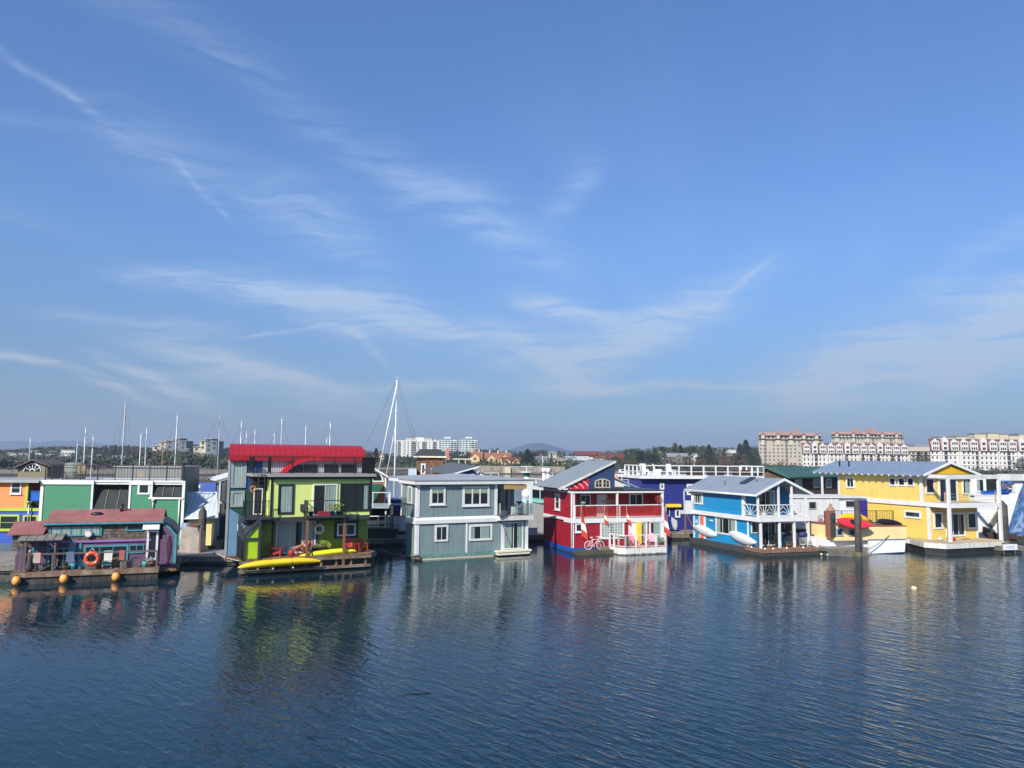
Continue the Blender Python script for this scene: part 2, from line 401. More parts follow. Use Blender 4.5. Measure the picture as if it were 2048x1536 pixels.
# ---------------------------------------------------------------- water
def water():
    mt=bpy.data.materials.new('harbour_water'); mt.use_nodes=True; n=N(mt.node_tree); out=n.new('ShaderNodeOutputMaterial'); b=n.new('ShaderNodeBsdfPrincipled')
    b.inputs['Base Color'].default_value=(.005,.022,.032,1); b.inputs['Roughness'].default_value=.045; b.inputs['IOR'].default_value=1.333
    tc=n.new('ShaderNodeTexCoord'); P=tc.outputs['Object']
    def lay(ang,sx,sy,scale,det,dist=.3,rough=.55):
        r=n.new('ShaderNodeVectorRotate',rotation_type='Z_AXIS'); n.set(r.inputs['Vector'],P); r.inputs['Angle'].default_value=R(ang)
        return n.noise(n.v('MULTIPLY',r.outputs[0],(sx,sy,1)),scale,det,rough,dist)
    a=lay(46,.30,1,3.3,2.5,.5); c=lay(-28,.34,1,4.2,2,.4); d=lay(62,.5,1,8,2,.2); e=lay(30,.4,1,.55,2)
    h=n.m('MULTIPLY',n.m('POWER',n.mr(a,.25,.75,0,1),1.5),.030); h=n.m('ADD',h,n.m('MULTIPLY',c,.008)); h=n.m('ADD',h,n.m('MULTIPLY',d,.0035)); h=n.m('ADD',h,n.m('MULTIPLY',e,.028))
    X,Y,Z=n.sep(P)
    gust=n.noise(n.v('MULTIPLY',P,(1,1.6,1)),.045,3,.5)
    # calmer in the lee of the float homes and towards the sheltered left side
    lee=n.mr(n.m('ADD',Y,n.m('MULTIPLY',X,-.36)),16,58,1.25,.24)
    side=n.mr(X,-25,22,.55,1)
    st=n.m('MULTIPLY',n.m('MULTIPLY',lee,side),n.mr(gust,.3,.7,.7,1.25))
    bp=n.new('ShaderNodeBump'); bp.inputs['Distance'].default_value=1.0; n.set(bp.inputs['Strength'],1.0); n.set(bp.inputs['Height'],n.m('MULTIPLY',h,st))
    n.nt.links.new(bp.outputs[0],b.inputs['Normal']); n.nt.links.new(b.outputs[0],out.inputs[0]); return mt
mb=MB(); mb.poly([(-6500,-150,0),(6500,-150,0),(6500,6200,0),(-6500,6200,0)])
tag(mb.build('water',None,water()),kind='structure')
# ---------------------------------------------------------------- far land
def interp(x,tab):
    if x<=tab[0][0]: return tab[0][1]
    for (a,b),(c,d) in zip(tab,tab[1:]):
        if x<=c: return b+(d-b)*(x-a)/(c-a)
    return tab[-1][1]
SHORE=[(-500,300),(100,300),(380,295),(470,300),(560,330),(700,390),(850,420),(900,400),(940,350),(1180,335),(1260,380),(1400,420),(1550,440),(1700,400),(2100,380),(2600,380)]
RISE=[(-500,3),(0,3),(250,3.2),(330,6.5),(380,6),(450,3.2),(600,3),(900,3.4),(1100,3.4),(1250,2.6),(1400,2.6),(1550,2.6),(2600,2.6)]
def landz(x,y):
    r=math.hypot(x,y); px=1024+FPX*x/max(y,1)
    s=interp(px,SHORE)+6*noise.noise(Vector((x*.02,y*.02,0))); t=r-s
    ri=interp(px,RISE)
    if t<0: return -1.5
    z=min(1,t/9)*.9+min(1,max(0,t-9)/22)**1.2*(ri-.9)+max(0,t-60)*.004+max(0,t-300)*.002
    return min(z,16)-.15+.25*noise.noise(Vector((x*.05,y*.05,3)))*min(1,t/20)
bm=bmesh.new(); rows=[-6,-1,1,3,5,8,12,17,24,33,45,65,95,140,200,280,400,600,900,1400,2200,3600]
g=[]
pxs=[-700+i*12 for i in range(0,290)]
for px in pxs:
    tx=(px-1024)/FPX; c=1/math.sqrt(1+tx*tx); col=[]
    for t in rows:
        r=interp(px,SHORE)+6*noise.noise(Vector((px*.01,0,0)))+t; x,y=r*tx*c,r*c; col.append(bm.verts.new((x,y,landz(x,y))))
    g.append(col)
for A,B in zip(g,g[1:]):
    for i in range(len(rows)-1): f=bm.faces.new([A[i],B[i],B[i+1],A[i+1]]); f.smooth=True
def landmat():
    mt=bpy.data.materials.new('shore_ground'); mt.use_nodes=True; n=N(mt.node_tree); out=n.new('ShaderNodeOutputMaterial'); b=n.new('ShaderNodeBsdfPrincipled'); b.inputs['Roughness'].default_value=.95
    tc=n.new('ShaderNodeTexCoord'); P=tc.outputs['Object']; X,Y,Z=n.sep(P); f=n.noise(P,.12,6,.65); f2=n.noise(P,.8,4,.6)
    zz=n.m('ADD',Z,n.m('MULTIPLY',n.m('SUBTRACT',f,.5),2.5))
    rock=n.mix(n.mr(f2,.35,.65,0,1),(.10,.085,.06),(.28,.23,.165)); gr=n.mix(n.mr(f,.4,.6,0,1),(.022,.030,.014),(.07,.065,.03))
    c=n.mix(n.mr(Z,.2,.7,0,1),(.03,.03,.022),n.mix(n.mr(zz,1.6,2.6,0,1),rock,gr)); n.set(b.inputs['Base Color'],c); n.nt.links.new(b.outputs[0],out.inputs[0]); return mt
me=bpy.data.meshes.new('land'); bmesh.ops.recalc_face_normals(bm,faces=bm.faces); bm.to_mesh(me); bm.free(); me.materials.append(landmat())
o=bpy.data.objects.new('far_shore_ground',me); COL.objects.link(o); tag(o,kind='structure')
# blue hills far behind
def hills(name,pts,Y,depth,mat):
    mb=MB(); P=[]
    n_=90; x0,x1=pts[0][0],pts[-1][0]
    ring=[]
    for i in range(n_+1):
        px=x0+(x1-x0)*i/n_; py=interp(px,pts); c=aty(px,py,Y); z=c.z+noise.noise(Vector((px*.03,0,Y)))*Y*.0007
        ring.append((c.x,max(z,2)))
    prev=None
    for j,(k,dy) in enumerate(((0,-depth),(.45,-depth*.6),(.8,-depth*.25),(1,0),(.7,depth*.4),(0,depth))):
        row=[mb.bm.verts.new((x,Y+dy+(60*noise.noise(Vector((x*.002,j,0))) if 0<j<5 else 0),-1+(z+1)*k*(1+.06*noise.noise(Vector((x*.004,j*2,5)))if k<1 else 1))) for x,z in ring]
        if prev:
            for i in range(n_): mb.face([prev[i],prev[i+1],row[i+1],row[i]],True)
        prev=row
    return tag(mb.build(name,None,mat),kind='structure')
HILL=M('wooded_hill',(.030,.045,.050),1.0,var=.2)
HILL.node_tree.nodes  # dark forest with a bluish haze tint painted in; the air adds more
hills('hills',[(-400,898),(-100,888),(0,882),(40,881),(75,886),(110,881),(150,882),(200,887),(240,893),(300,899),(420,906)],5200,500,HILL)
hills('hills',[(950,914),(1000,903),(1030,895),(1060,887),(1075,885.5),(1090,887),(1115,894),(1140,901),(1200,906),(1300,914)],4600,500,HILL)
# haze: one even body of air round everything
mt=bpy.data.materials.new('haze_air'); mt.use_nodes=True; n=N(mt.node_tree); out=n.new('ShaderNodeOutputMaterial')
pv=n.new('ShaderNodeVolumePrincipled'); pv.inputs['Color'].default_value=(.66,.78,.97,1); pv.inputs['Density'].default_value=2.2e-4; pv.inputs['Anisotropy'].default_value=.2
n.nt.links.new(pv.outputs[0],out.inputs['Volume'])
mb=MB(); mb.box(-6800,6800,-300,6500,-2.5,150); tag(mb.build('haze',None,mt),kind='stuff')
# ================================================================ small furniture builders (shared)
def life_ring(fr,x,y,z,r,mat,label,band=None,face='F'):
    o=thing('life_ring',label,'life ring',fr.W(x,y,z),fr.r)
    MB().torus((0,0,0),r*.76,r*.25,'y').build('ring',o,mat)
    b=MB()
    for k in range(4):
        a=math.pi/4+k*math.pi/2; b.torus((0,0,0),r*.76,r*.27,'y',4,8,a-.12,a+.12)
    b.build('band',o,band or WHITE2)
    MB().path([(-r*.5,-.03,r*.75),(0,-.02,r*1.45),(r*.5,-.03,r*.75)],.012).build('rope',o,WHITE2)
    return o
def kayak(name,label,loc,rz,L,wd,ht,mat,open_=False,group=None,upside=False,tilt=None,cat='kayak'):
    o=thing(name,label,cat,loc,rz,group); mb=MB(); n_=22; k=10; rings=[]
    for i in range(n_+1):
        t=-1+2*i/n_; s_=max(0,1-abs(t)**2.2); w_=wd/2*s_**.85+.012; rock=ht*(.2 if upside else .5)*abs(t)**3
        ring=[]
        for j in range(k):
            a=2*math.pi*j/k; x=math.cos(a); z=math.sin(a)
            zz=(ht*.42*z*(s_**.5) if z>0 else ht*.5*z*(s_**.45)); zz=zz*(-1 if upside else 1)
            ring.append(mb.bm.verts.new((t*L/2,x*w_,ht*.5+zz+rock*(-1 if upside else 1))))
        rings.append(ring)
    for A,B in zip(rings,rings[1:]):
        for j in range(k): mb.face([A[j],A[(j+1)%k],B[(j+1)%k],B[j]],True)
    mb.face(rings[0]); mb.face(rings[-1])
    h=mb.build('hull',o,mat)
    if open_:
        c=MB(); c.lathe([(.42,0),(.45,.03),(.42,.06),(.36,.0)],(0,0,ht*.86),18); q=c.build('cockpit_rim',o,BLACK); 
        for v in q.data.vertices: v.co.y*=.55
        s_=MB(); s_.lathe([(.38,0),(.38,.035)],(0,0,ht*.87),18); q=s_.build('seat',o,DARK)
        for v in q.data.vertices: v.co.y*=.52
    ln=MB(); ln.bar((-L*.3,0,ht*(.0 if upside else .93)*1+ (ht*.98 if upside else 0)),(L*.3,0,ht*(.93 if not upside else .98)),.02,.01); ln.build('keel_line',o,mat)
    if tilt: o.rotation_euler=(tilt[0],tilt[1],rz+tilt[2])
    return o
def adirondack(mat,label,loc,rz,group=None,name='adirondack_chair',s=1.0):
    o=thing(name,label,'chair',loc,rz,group)          # faces -y
    m_=MB()
    for i in range(5): x=-.24+.12*i; m_.bar((x,-.25,.36),(x,.28,.24),.11,.02)
    m_.build('seat',o,mat)
    m_=MB()
    for i in range(5):
        x=-.24+.12*i; h=.72-.05*abs(i-2)**1.5; m_.bar((x*.9,.22,.25),(x*1.12,.22+.32*h,.25+h),.10,.02)
    m_.bar((-.28,.36,.62),(.28,.36,.62),.03,.06); m_.build('backrest',o,mat)
    for s_ in(-1,1):
        MB().bar((s_*.33,-.35,.56),(s_*.33,.34,.54),.12,.025).build('armrest',o,mat)
        MB().bar((s_*.31,-.27,0),(s_*.31,-.27,.55),.04,.08).build('leg',o,mat)
        MB().bar((s_*.27,-.30,.34),(s_*.27,.55,.03),.03,.11).build('leg',o,mat)
    return o
def pot_plant(loc,label,r=.16,h=.28,fol=.28,potm=None,leafm=None,group=None,seed=1,tall=1.0,cat='plant'):
    o=thing('potted_plant',label,cat,loc,0,group)
    MB().lathe([(r*.7,0),(r,h),(r*1.08,h),(r*1.08,h-.03),(r*.9,h-.04)],n=14).build('pot',o,potm or M('terracotta',(.32,.13,.07),.8))
    MB().leaves((0,0,h+fol*.7*tall),fol,90,fol*.22,fol*tall,seed).build('foliage',o,leafm or LEAF,recalc=False)
    return o
def piling(px,py,pytop,d_z=0,r=.22,label='',depth=None,cone=True,mat=None):
    p=atz(px,py,d_z) if depth is None else aty(px,py,depth)
    q=aty(px,pytop,p.y); h=q.z
    o=thing('piling',label,'piling',(p.x,p.y,0)); m_=MB(); m_.lathe([(r*1.05,-1.2),(r*1.02,0),(r,h*.5),(r*.97,h-(.5 if cone else 0))]+([(.02,h)] if cone else []),n=14)
    m_.build('post',o,mat or M('tarred_timber',(.045,.040,.036),.8,'rough',col2=(.075,.065,.055)))
    MB().lathe([(r*1.09,-.3),(r*1.09,.35)],n=14).build('weed_band',o,M('barnacle_band',(.10,.10,.055),.9,'rough'))
    return o
def rope(pts,label,sag=.3,r=.018,mat=None,cat='rope'):
    a,b=Vector(pts[0]),Vector(pts[1]); P=[]
    for i in range(11):
        t=i/10; p=a.lerp(b,t); p.z-=sag*4*t*(1-t); P.append(p-a)
    m_=MB(); m_.path(P,r); o=m_.build('mooring_rope',None,mat or M('mooring_rope',(.28,.25,.18),.9),a); return tag(o,label,cat)
def dock(fr,x0,x1,y0,y1,z,label,th=.32,mat=None,side=None,piers=True,name='dock'):
    o=thing(name,label,'dock',fr.o,fr.r); mat=mat or PLANKG; side=side or WOODG
    MB().box(x0,x1,y0,y1,z-.06,z).build('deck',o,mat)
    m_=MB(); m_.box(x0+.02,x1-.02,y0+.03,y0+.11,z-.06-th,z-.062); m_.box(x0+.02,x1-.02,y1-.11,y1-.03,z-.06-th,z-.062); m_.box(x0+.03,x0+.1,y0+.12,y1-.12,z-.06-th,z-.062); m_.box(x1-.1,x1-.03,y0+.12,y1-.12,z-.06-th,z-.062)
    m_.build('fascia',o,side)
    m_=MB(); m_.box(x0+.12,x1-.12,y0+.12,y1-.12,-.4,z-.1); m_.build('float',o,WOODD)
    return o
# ================================================================ GREY float home
G=Fr((-6.85,56.67),28.5)
GS=M('grey_blue_siding',lin((120,137,139)),.6,'batten',.30,var=.10,bump=.018,streak=.22,board=.05)
GS2=M('grey_blue_plinth',lin((108,140,136)),.6,'plain',var=.25,weed=.12,col2=lin((95,130,120)),streak=.2)
gr=house(G,'houseboat','two storey grey blue float home with white trim and a flat roof','houseboat')
D_=9.0
m_=MB(); m_.box(0,9.33,0,1.84,.42,2.62); m_.box(2.6,9.3,1.84,D_,.42,2.62)
m_.k=0; m_.build('lower_wall',gr,GS)
m_=MB(); m_.box(0,6.55,0,3.2,3.06,5.48); m_.box(2.2,6.55,3.2,D_,3.06,5.48); m_.box(6.55,9.25,2.1,D_,3.06,5.48); m_.build('upper_wall',gr,GS)
m_=MB(); m_.box(-.03,9.36,-.04,1.9,-.4,.42); m_.box(2.5,9.33,1.9,D_,-.4,.42); m_.build('float',gr,GS2)
MB().box(-.09,6.3,-.09,-.045,-.05,.10).build('rub_rail',gr,M('worn_cream_edge',(.5,.47,.36),.8,'rough'))
m_=MB(); m_.pz([(-.34,-.34),(9.62,-.34),(9.62,9.3),(1.1,9.3),(1.1,6.2),(-.1,3.6)],5.46,5.80)
m_.build('roof_fascia',gr,WHITE)
m_=MB(); RP=[(-.40,-.40),(9.68,-.40),(9.68,9.36),(1.05,9.36),(1.05,6.2),(-.15,3.6)]; pk=(5.2,4.6,6.16)
m_.pz(RP,5.74,5.803)
for a_,b_ in zip(RP,RP[1:]+RP[:1]): m_.poly([(a_[0],a_[1],5.806),(b_[0],b_[1],5.806),pk])
m_.build('roof',gr,M('grey_roof_membrane',(.30,.32,.34),.7,var=.15))
# mid band with a sloped flashing
m_=MB(); m_.box(-.12,6.6,-.12,2.0,2.60,2.86); m_.pxx([(-.12,2.862),(0.02,3.08),(0.02,2.862)],-.0,6.6); m_.py([(-.12,2.862),(.02,3.08),(.02,2.862)],-.0,1.98); m_.build('mid_band',gr,WHITE)
m_=MB(); m_.box(6.62,9.6,-.45,2.1,2.68,3.02); m_.build('balcony_slab',gr,WHITE2)
MB().box(6.66,9.56,-.42,2.08,3.022,3.05).build('balcony_floor',gr,PLANKB)
def trim(fr,root,L,mat=WHITE,name='corner_board'):
    for b in L:
        MB().box(*b).build(name,root,mat)
trim(G,gr,[(-.05,.22,-.05,-.004,3.08,5.45),(-.05,-.004,-.004,.2,3.08,5.45),(-.05,.22,-.05,-.004,.42,2.6),(-.05,-.004,-.004,.2,.42,2.6),
 (6.38,6.60,-.05,-.004,3.08,5.45),(3.98,4.12,-.05,-.004,.36,2.6),(-.04,-.004,3.0,3.2,3.0,5.45)])
window(G,gr,'L',0,(817,972,824.4,1008),fwid=.11,div=(2,1))
window(G,gr,'F',0,(860,974,890.5,1010),fwid=.15,div=(2,1),style='room',blind=.3,sill=True)
window(G,gr,'F',0,(925,972.5,978.5,1012),fwid=.16,div=(3,1),style='room',blind=.32,bar_=.1,sill=True)
window(G,gr,'F',0,(869.4,1050,896,1083),fwid=.14,div=(2,1))
window(G,gr,'F',0,(938,1048.5,984,1081),fwid=.16,div=(2,1),style='room',curt=[(0,.2),(.5,.95)])
window(G,gr,'F',2.1,rc=(7.3,8.75,3.1,5.2),fwid=.07,div=(2,1),style='room',curt=[(0,.25),(.6,.8)],name='sliding_door')
# lower right entry
window(G,gr,'F',0,(1006.5,1044,1046,1098),fwid=.08,div=(2,1),style='room',curt=[(.0,.42),(.72,1)],name='sliding_door')
trim(G,gr,[(6.98,7.14,-.05,-.004,.42,2.6),(9.12,9.34,-.06,-.004,.3,2.66),(9.3,9.5,-.4,-.22,3.02,5.46)],name='post')
MB().box(-.03,.02,2.05,3.15,3.12,4.4).build('glass_screen',gr,CLEAR)
m_=MB(); m_.box(6.4,9.35,-.62,-.05,.30,.42); m_.box(6.5,9.2,-.57,-.06,.1,.30); m_.build('entry_step',gr,CREAM)
MB().box(6.5,9.3,-.5,-.06,-.3,.1).build('step_float',gr,DARK)
m_=MB()
for (a,b) in((6.66,8.1),(8.14,9.54)): m_.box(a,b,-.42,-.40,3.1,3.95)
m_.box(9.55,9.57,-.4,1.9,3.1,3.95); m_.box(6.64,6.66,-.4,0,3.1,3.95)
m_.build('glass_rail',gr,CLEAR)
m_=MB()
for (x,y) in((6.65,-.41),(8.12,-.41),(9.56,-.41)): MB().box(x-.03,x+.03,y-.03,y+.03,3.05,4.0).build('rail_post',gr,M('pale_green_metal',(.42,.50,.48),.4,metal=.3))
MB().tube((7.05,-.25,5.38),(9.05,-.25,5.38),.05).box(7.05,9.05,-.27,-.25,5.05,5.38).build('rolled_blind',gr,M('bamboo_blind',(.50,.32,.11),.8,'corr',.05))
for i,(x,l) in enumerate(((7.15,'black patio chair at the left of the grey home balcony'),(8.75,'black patio chair at the right of the grey home balcony'))):
    o=thing('patio_chair',l,'chair',G.W(x,.5,3.05),G.r+(-.7 if i else .6),'patio chairs on the grey home balcony')
    MB().box(-.24,.24,-.24,.24,.42,.47).build('seat',o,BLACK); MB().bar((0,.22,.47),(0,.34,1.0),.46,.03).build('backrest',o,BLACK)
    for s_ in(-1,1): MB().path([(s_*.26,-.24,.65),(s_*.26,.26,.65)],.02).path([(s_*.26,-.24,.65),(s_*.26,-.24,0)],.015).path([(s_*.26,.26,.65),(s_*.26,.24,0)],.015).build('leg_frame',o,BLACK)
o=thing('planter_box','white cube planter between the patio chairs on the grey balcony','planter',G.W(8.2,.3,3.05),G.r); MB().box(-.14,.14,-.14,.14,0,.62).build('box',o,WHITE); MB().leaves((0,0,.7),.15,40,.06,.12,3).build('foliage',o,LEAF,recalc=False)
o=thing('satellite_dish','grey satellite dish on the corner of the grey home balcony','dish',G.W(6.75,-.55,3.15),G.r)
m_=MB(); m_.lathe([(.02,.02),(.2,.045),(.36,.12),(.37,.13),(.2,.075),(.02,.05)],(0,0,0),20,'y'); q=m_.build('dish',o,M('dish_grey',(.50,.51,.50),.5)); q.rotation_euler=(R(-30),0,R(200)); q.location=(0,0,.1)
MB().path([(0,.05,.05),(0,.12,-.3)],.025).path([(0,-.05,-.1),(.1,-.42,.05)],.012).build('bracket',o,DGREY)
# ================================================================ RED float home
Rf=Fr((4.88,61.73),19)
RS=M('red_siding',lin((150,20,38)),.55,'batten',.22,var=.10,bump=.008,streak=.12,board=.03)
NAVY=M('navy_siding',lin((40,58,92)),.6,'lap',.19,bump=.03)
rh=house(Rf,'houseboat','two storey red float home with a balcony and a lopsided grey shed roof','houseboat')
m_=MB(); m_.box(0,8.1,0,6.2,.42,2.36); m_.build('lower_wall',rh,RS)
m_=MB(); m_.box(0,.32,0,1.6,2.72,4.75); m_.box(0,8.1,1.6,6.2,2.72,4.75); m_.box(8.0,8.1,.3,1.6,2.72,4.75); m_.build('upper_wall',rh,RS)
MB().box(-.03,.02,.3,6.2,-.3,.42).box(-.03,8.1,-.03,.02,-.3,.42).box(.02,8.1,.02,6.1,-.3,.40).build('float',rh,M('blue_hull_paint',lin((20,78,170)),.5,streak=.3,weed=.1))
m_=MB(); m_.box(-.06,8.2,-.12,1.6,2.36,2.72); m_.box(-.06,.0,1.6,6.2,2.50,2.72); m_.build('balcony_slab',rh,WHITE)
m_=MB(); m_.box(-.05,8.22,-.1,-.002,4.72,4.86); m_.box(-.05,-.002,0,6.2,4.72,4.86); m_.box(-.0,8.2,0,6.2,4.752,4.90); m_.build('roof_edge',rh,WHITE)
MB().box(-.08,8.26,-.14,6.3,4.902,4.97).build('flat_roof',rh,BLACK)
trim(Rf,rh,[(-.04,.20,-.04,-.004,2.72,4.72),(-.04,-.004,-.004,.2,2.72,4.72),(-.04,.14,-.04,-.004,.42,2.36),(-.04,-.004,-.004,.12,.42,2.36)])
trim(Rf,rh,[(3.9,4.04,-.06,.1,2.72,4.72),(8.02,8.22,-.06,.12,.45,4.72)],name='post')
railing(rh,[(.22,-.06),(8.1,-.06)],2.72,1.02,WHITE,post=3.9,pick=.125,pw=.05,rw=.07,pickm=M('red_paint',lin((165,45,45)),.5))
m_=MB()
for i in range(62): x=.30+i*.125; m_.bar((x,-.02,2.8),(x+.03,-.02,3.25),.022).bar((x+.03,-.02,3.25),(x-.01,-.02,3.7),.022)
m_.bm.free()
window(Rf,rh,'L',0,(1110.8,986.5,1120.3,1020),fwid=.16,div=(1,2),sill=True)
window(Rf,rh,'F',1.6,(1160,989,1181,1013),fwid=.08,div=(2,1))
window(Rf,rh,'F',1.6,(1258,987,1285.5,1013),fwid=.1,div=(2,1),style='dark',name='sliding_door')
a0,a1,z0,z1=rect(Rf,'F',1.6,(1193.5,989,1213.5,1016)); d=MB().box(a0,a1,1.54,1.598,2.73,z1).build('door',rh,WHITE2); MB().lathe([(.04,0),(.04,-.06)],(a1-.12,1.54,3.7),8,'y').build('handle',d,STEEL)
window(Rf,rh,'F',0,(1150,1046,1171,1064.8),fwid=.12,sill=True)
window(Rf,rh,'F',0,(1200,1043.6,1248,1077.8),fwid=.14,div=(8,5),style='room',curt=[(0,.45),(.55,1)],bar_=.035,name='gridded_window')
a0,a1,z0,z1=rect(Rf,'F',0,(1257,1043,1278,1090)); d=MB().box(a0,a0+.16,-.05,-.002,.42,z1).box(a0+.16,a1-.28,-.04,-.002,.42,z1).build('doorway',rh,WHITE); MB().box(a1-.27,a1+.08,-.30,-.06,.42,z1-.05).build('open_door',rh,M('yellow_paint',lin((236,200,60)),.5))
window(Rf,rh,'F',0,(1279,1043,1294,1085),fwid=.12,style='room',curt=[(0,1)])
window(Rf,rh,'F',0,(1298,1042,1323,1090),fwid=.14,style='room',curt=[(.3,1)],name='window')
# crooked roof gable
yg=.9
A=Rf.f(1120,976,yg); Pk=Rf.f(1230,922.6,yg); NL=Rf.f(1177,960,yg)[0]; NR=Rf.f(1229.5,960,yg)[0]
def zr(x): return A[1]+(Pk[1]-A[1])*(x-A[0])/(Pk[0]-A[0])
m_=MB(); m_.py([(NL,4.97),(NR,4.97),(NR,zr(NR)-.1),(NL,zr(NL)-.1)],yg,6); m_.build('gable_wall',rh,NAVY)
RW=M('red_gable_paint',lin((196,24,52)),.5)
m_=MB(); m_.py([(A[0]+.1,4.98),(NL-.002,4.98),(NL-.002,zr(NL)-.1)],yg+.02,6); m_.build('gable_side_panel',rh,RW)
for k in range(5):       # curved white rays on the red triangle
    sx=A[0]+.62+.40*k; pts=[]
    for i in range(13):
        t=i/12; x=sx+1.0*t; z=zr(sx)-.16-(.25*t+.75*t*t)
        if x<NL-.02 and z>5.02 and z<zr(x)-.12: pts.append((x,yg-.005,z))
    if len(pts)>1:
        m_=MB()
        for p,q in zip(pts,pts[1:]): m_.bar(p,q,.02,.055)
        m_.build('white_ray',rh,WHITE)
m_=MB(); m_.py([(A[0]-.05,A[1]-.05),(Pk[0],Pk[1]-.02),(Pk[0],Pk[1]+.06),(A[0]-.3,A[1]+.0)],yg-.12,6.4); m_.build('shed_roof',rh,M('grey_metal_roof',(.24,.27,.27),.5,'seamy',.45,bump=.015,metal=.1))
m_=MB(); m_.prism([(A[0]-.05,yg-.18,A[1]-.16),(Pk[0]+.02,yg-.18,Pk[1]-.10),(Pk[0]+.02,yg-.18,Pk[1]+.05),(A[0]-.3,yg-.18,A[1]-.06)],(0,.05,0)); m_.build('barge_board',rh,WHITE2)
m_=MB(); m_.box(-.1,A[0]+.2,yg-.3,6.2,4.96,5.06); m_.build('eave_board',rh,WHITE)
x0,x1,z0,z1=rect(Rf,'F',yg,(1189.5,958,1219.5,976)); xm=(x0+x1)/2; h=z1-z0
m_=MB()
for s_,xa,xb in((0,x0,xm),(1,xm,x1)):
    m_.box(xa,xa+.07,yg-.08,yg+.01,z0,z0+h*(.72 if s_==0 else .98)); m_.box(xb-.07,xb,yg-.08,yg+.01,z0,z0+h*(.98 if s_==0 else .72)); m_.box(xa+.07,xb-.07,yg-.08,yg+.01,z0,z0+.08)
    m_.box((xa+xb)/2-.02,(xa+xb)/2+.02,yg-.06,yg+.01,z0+.08,z0+h*.85); m_.box(xa+.07,xb-.07,yg-.06,yg+.01,z0+h*.5,z0+h*.54)
pts=[(x0+(x1-x0)*i/12, z0+h*.72+h*.28*math.sin(math.pi*i/12)) for i in range(13)]
for p,q in zip(pts,pts[1:]): m_.bar((p[0],yg-.035,p[1]),(q[0],yg-.035,q[1]),.09,.07)
wv=m_.build('arched_window',rh,M('beige_frame',(.50,.45,.36),.6)); 
MB().py([(x0+.02,z0+.02),(x1-.02,z0+.02)]+[(p[0],p[1]) for p in pts[::-1][1:-1]],yg-.015,yg-.003).build('pane',wv,GLASS)
MB().box(x0-.1,x1+1.0,yg-.5,yg-.05,4.975,5.1).build('roof_box',rh,WOODD)
# front wharf and deck
MB().box(.1,3.2,-1.0,-.06,-.25,.30).build('log_float',rh,M('old_log_float',(.09,.075,.05),.85,'rough',col2=(.05,.055,.03),bump=.03))
DK=[(3.15,-.06),(3.15,-1.75),(3.6,-2.15),(7.35,-1.95),(8.15,-.06)]
MB().pz(DK,.0,.52).build('deck_float',rh,M('deck_float_white',(.70,.69,.64),.6,streak=.25,weed=.09))
MB().pz([(3.25,-.1),(3.25,-1.7),(3.65,-2.07),(7.3,-1.87),(8.05,-.1)],.522,.545).build('deck_floor',rh,M('pink_deck_paint',lin((200,130,130)),.7))
railing(rh,[(3.2,-.2),(3.2,-1.72),(3.62,-2.1),(7.32,-1.9),(8.1,-.2)],.54,.98,WHITE,post=.95,pick=0,rw=.07,mid=[.12],pr=.06,name='deck_railing')
def hang_flag(x,z,L,label,ang=.35,leaf=True,mats=(0,1,0)):
    o=thing('flag',label,'flag',Rf.W(x,-.14,z),Rf.r,'maple leaf flags on the red home')
    o.rotation_euler=(0,0,Rf.r)
    MB().path([(0,0,.08),(-.02,-.0,-L*.98)],.012,5).build('pole',o,WHITE2)
    c=[M('flag_red',lin((205,72,50)),.85),M('flag_white',(.78,.74,.70),.8)]
    m_=MB(); n_=12
    for i in range(n_):
        t0,t1=i/n_,(i+1)/n_
        def P(t,s_): return (s_*(.05+.52*t**.9)*L*.5+.02*math.sin(t*9), -.05*math.sin(t*7+s_*3)-.02,-t*L+s_*(-.22)*L*t)
        m_.use(c[0] if (t0<.42 or t0>.74) else c[1]); m_.face([m_.bm.verts.new(p) for p in(P(t0,0),P(t0,1),P(t1,1),P(t1,0))],True)
    bm_=m_.build('cloth',o)
    return o
hang_flag(.72,3.55,2.15,'large maple leaf flag hanging at the left corner of the red balcony')
hang_flag(2.75,3.6,1.25,'small flag with a narrow shape hanging left of centre on the red balcony railing')
hang_flag(4.75,3.65,1.3,'orange and white flag hanging right of centre on the red balcony railing')
hang_flag(8.2,3.5,2.0,'faded flag hanging off the right corner post of the red home')
def bicycle():
    wm=M('bicycle_white_paint',(.72,.62,.58),.5); o=thing('bicycle','white painted bicycle leaning on the red wall','bicycle',Rf.W(1.75,-.40,.30),Rf.r)
    for x in(-.53,.53):
        ww=MB(); ww.torus((x,0,.34),.325,.028,'y',28,6)
        q=ww.build('wheel',o,wm); sp_=MB()
        for k in range(10):
            a=k*math.pi/5; sp_.tube((x,0,.34),(x+.31*math.cos(a),0,.34+.31*math.sin(a)),.006,n=4)
        sp_.build('spokes',q,wm)
    f=MB(); bb=(-.08,0,.30); st=(-.2,0,.78); hd=(.34,0,.82)
    for a,b in((bb,st),(st,hd),(bb,hd),(bb,(-.53,0,.34)),(st,(-.53,0,.34)),(hd,(.53,0,.34)),(hd,(.31,0,.98)),(st,(-.24,0,.93))): f.tube(a,b,.022)
    f.build('frame',o,wm)
    MB().path([(.22,-.25,1.0),(.33,-.1,1.02),(.33,.1,1.02),(.22,.25,1.0)],.018).build('handlebar',o,wm)
    MB().ell((-.25,0,.96),.15,.08,.04).build('saddle',o,wm)
    MB().torus(bb,.09,.012,'y',14,5).path([(-.08,0,.30),(-.02,-.06,.16)],.014).build('crank',o,wm)
    MB().box(.40,.66,-.15,.15,.82,1.02).build('basket',o,wm)
bicycle()
PINK=M('pink_chair_paint',lin((240,150,160)),.6)
adirondack(PINK,'pink adirondack chair by the yellow door on the white deck',Rf.W(5.05,-.8,.545),Rf.r+.3,'pink chairs on the white deck')
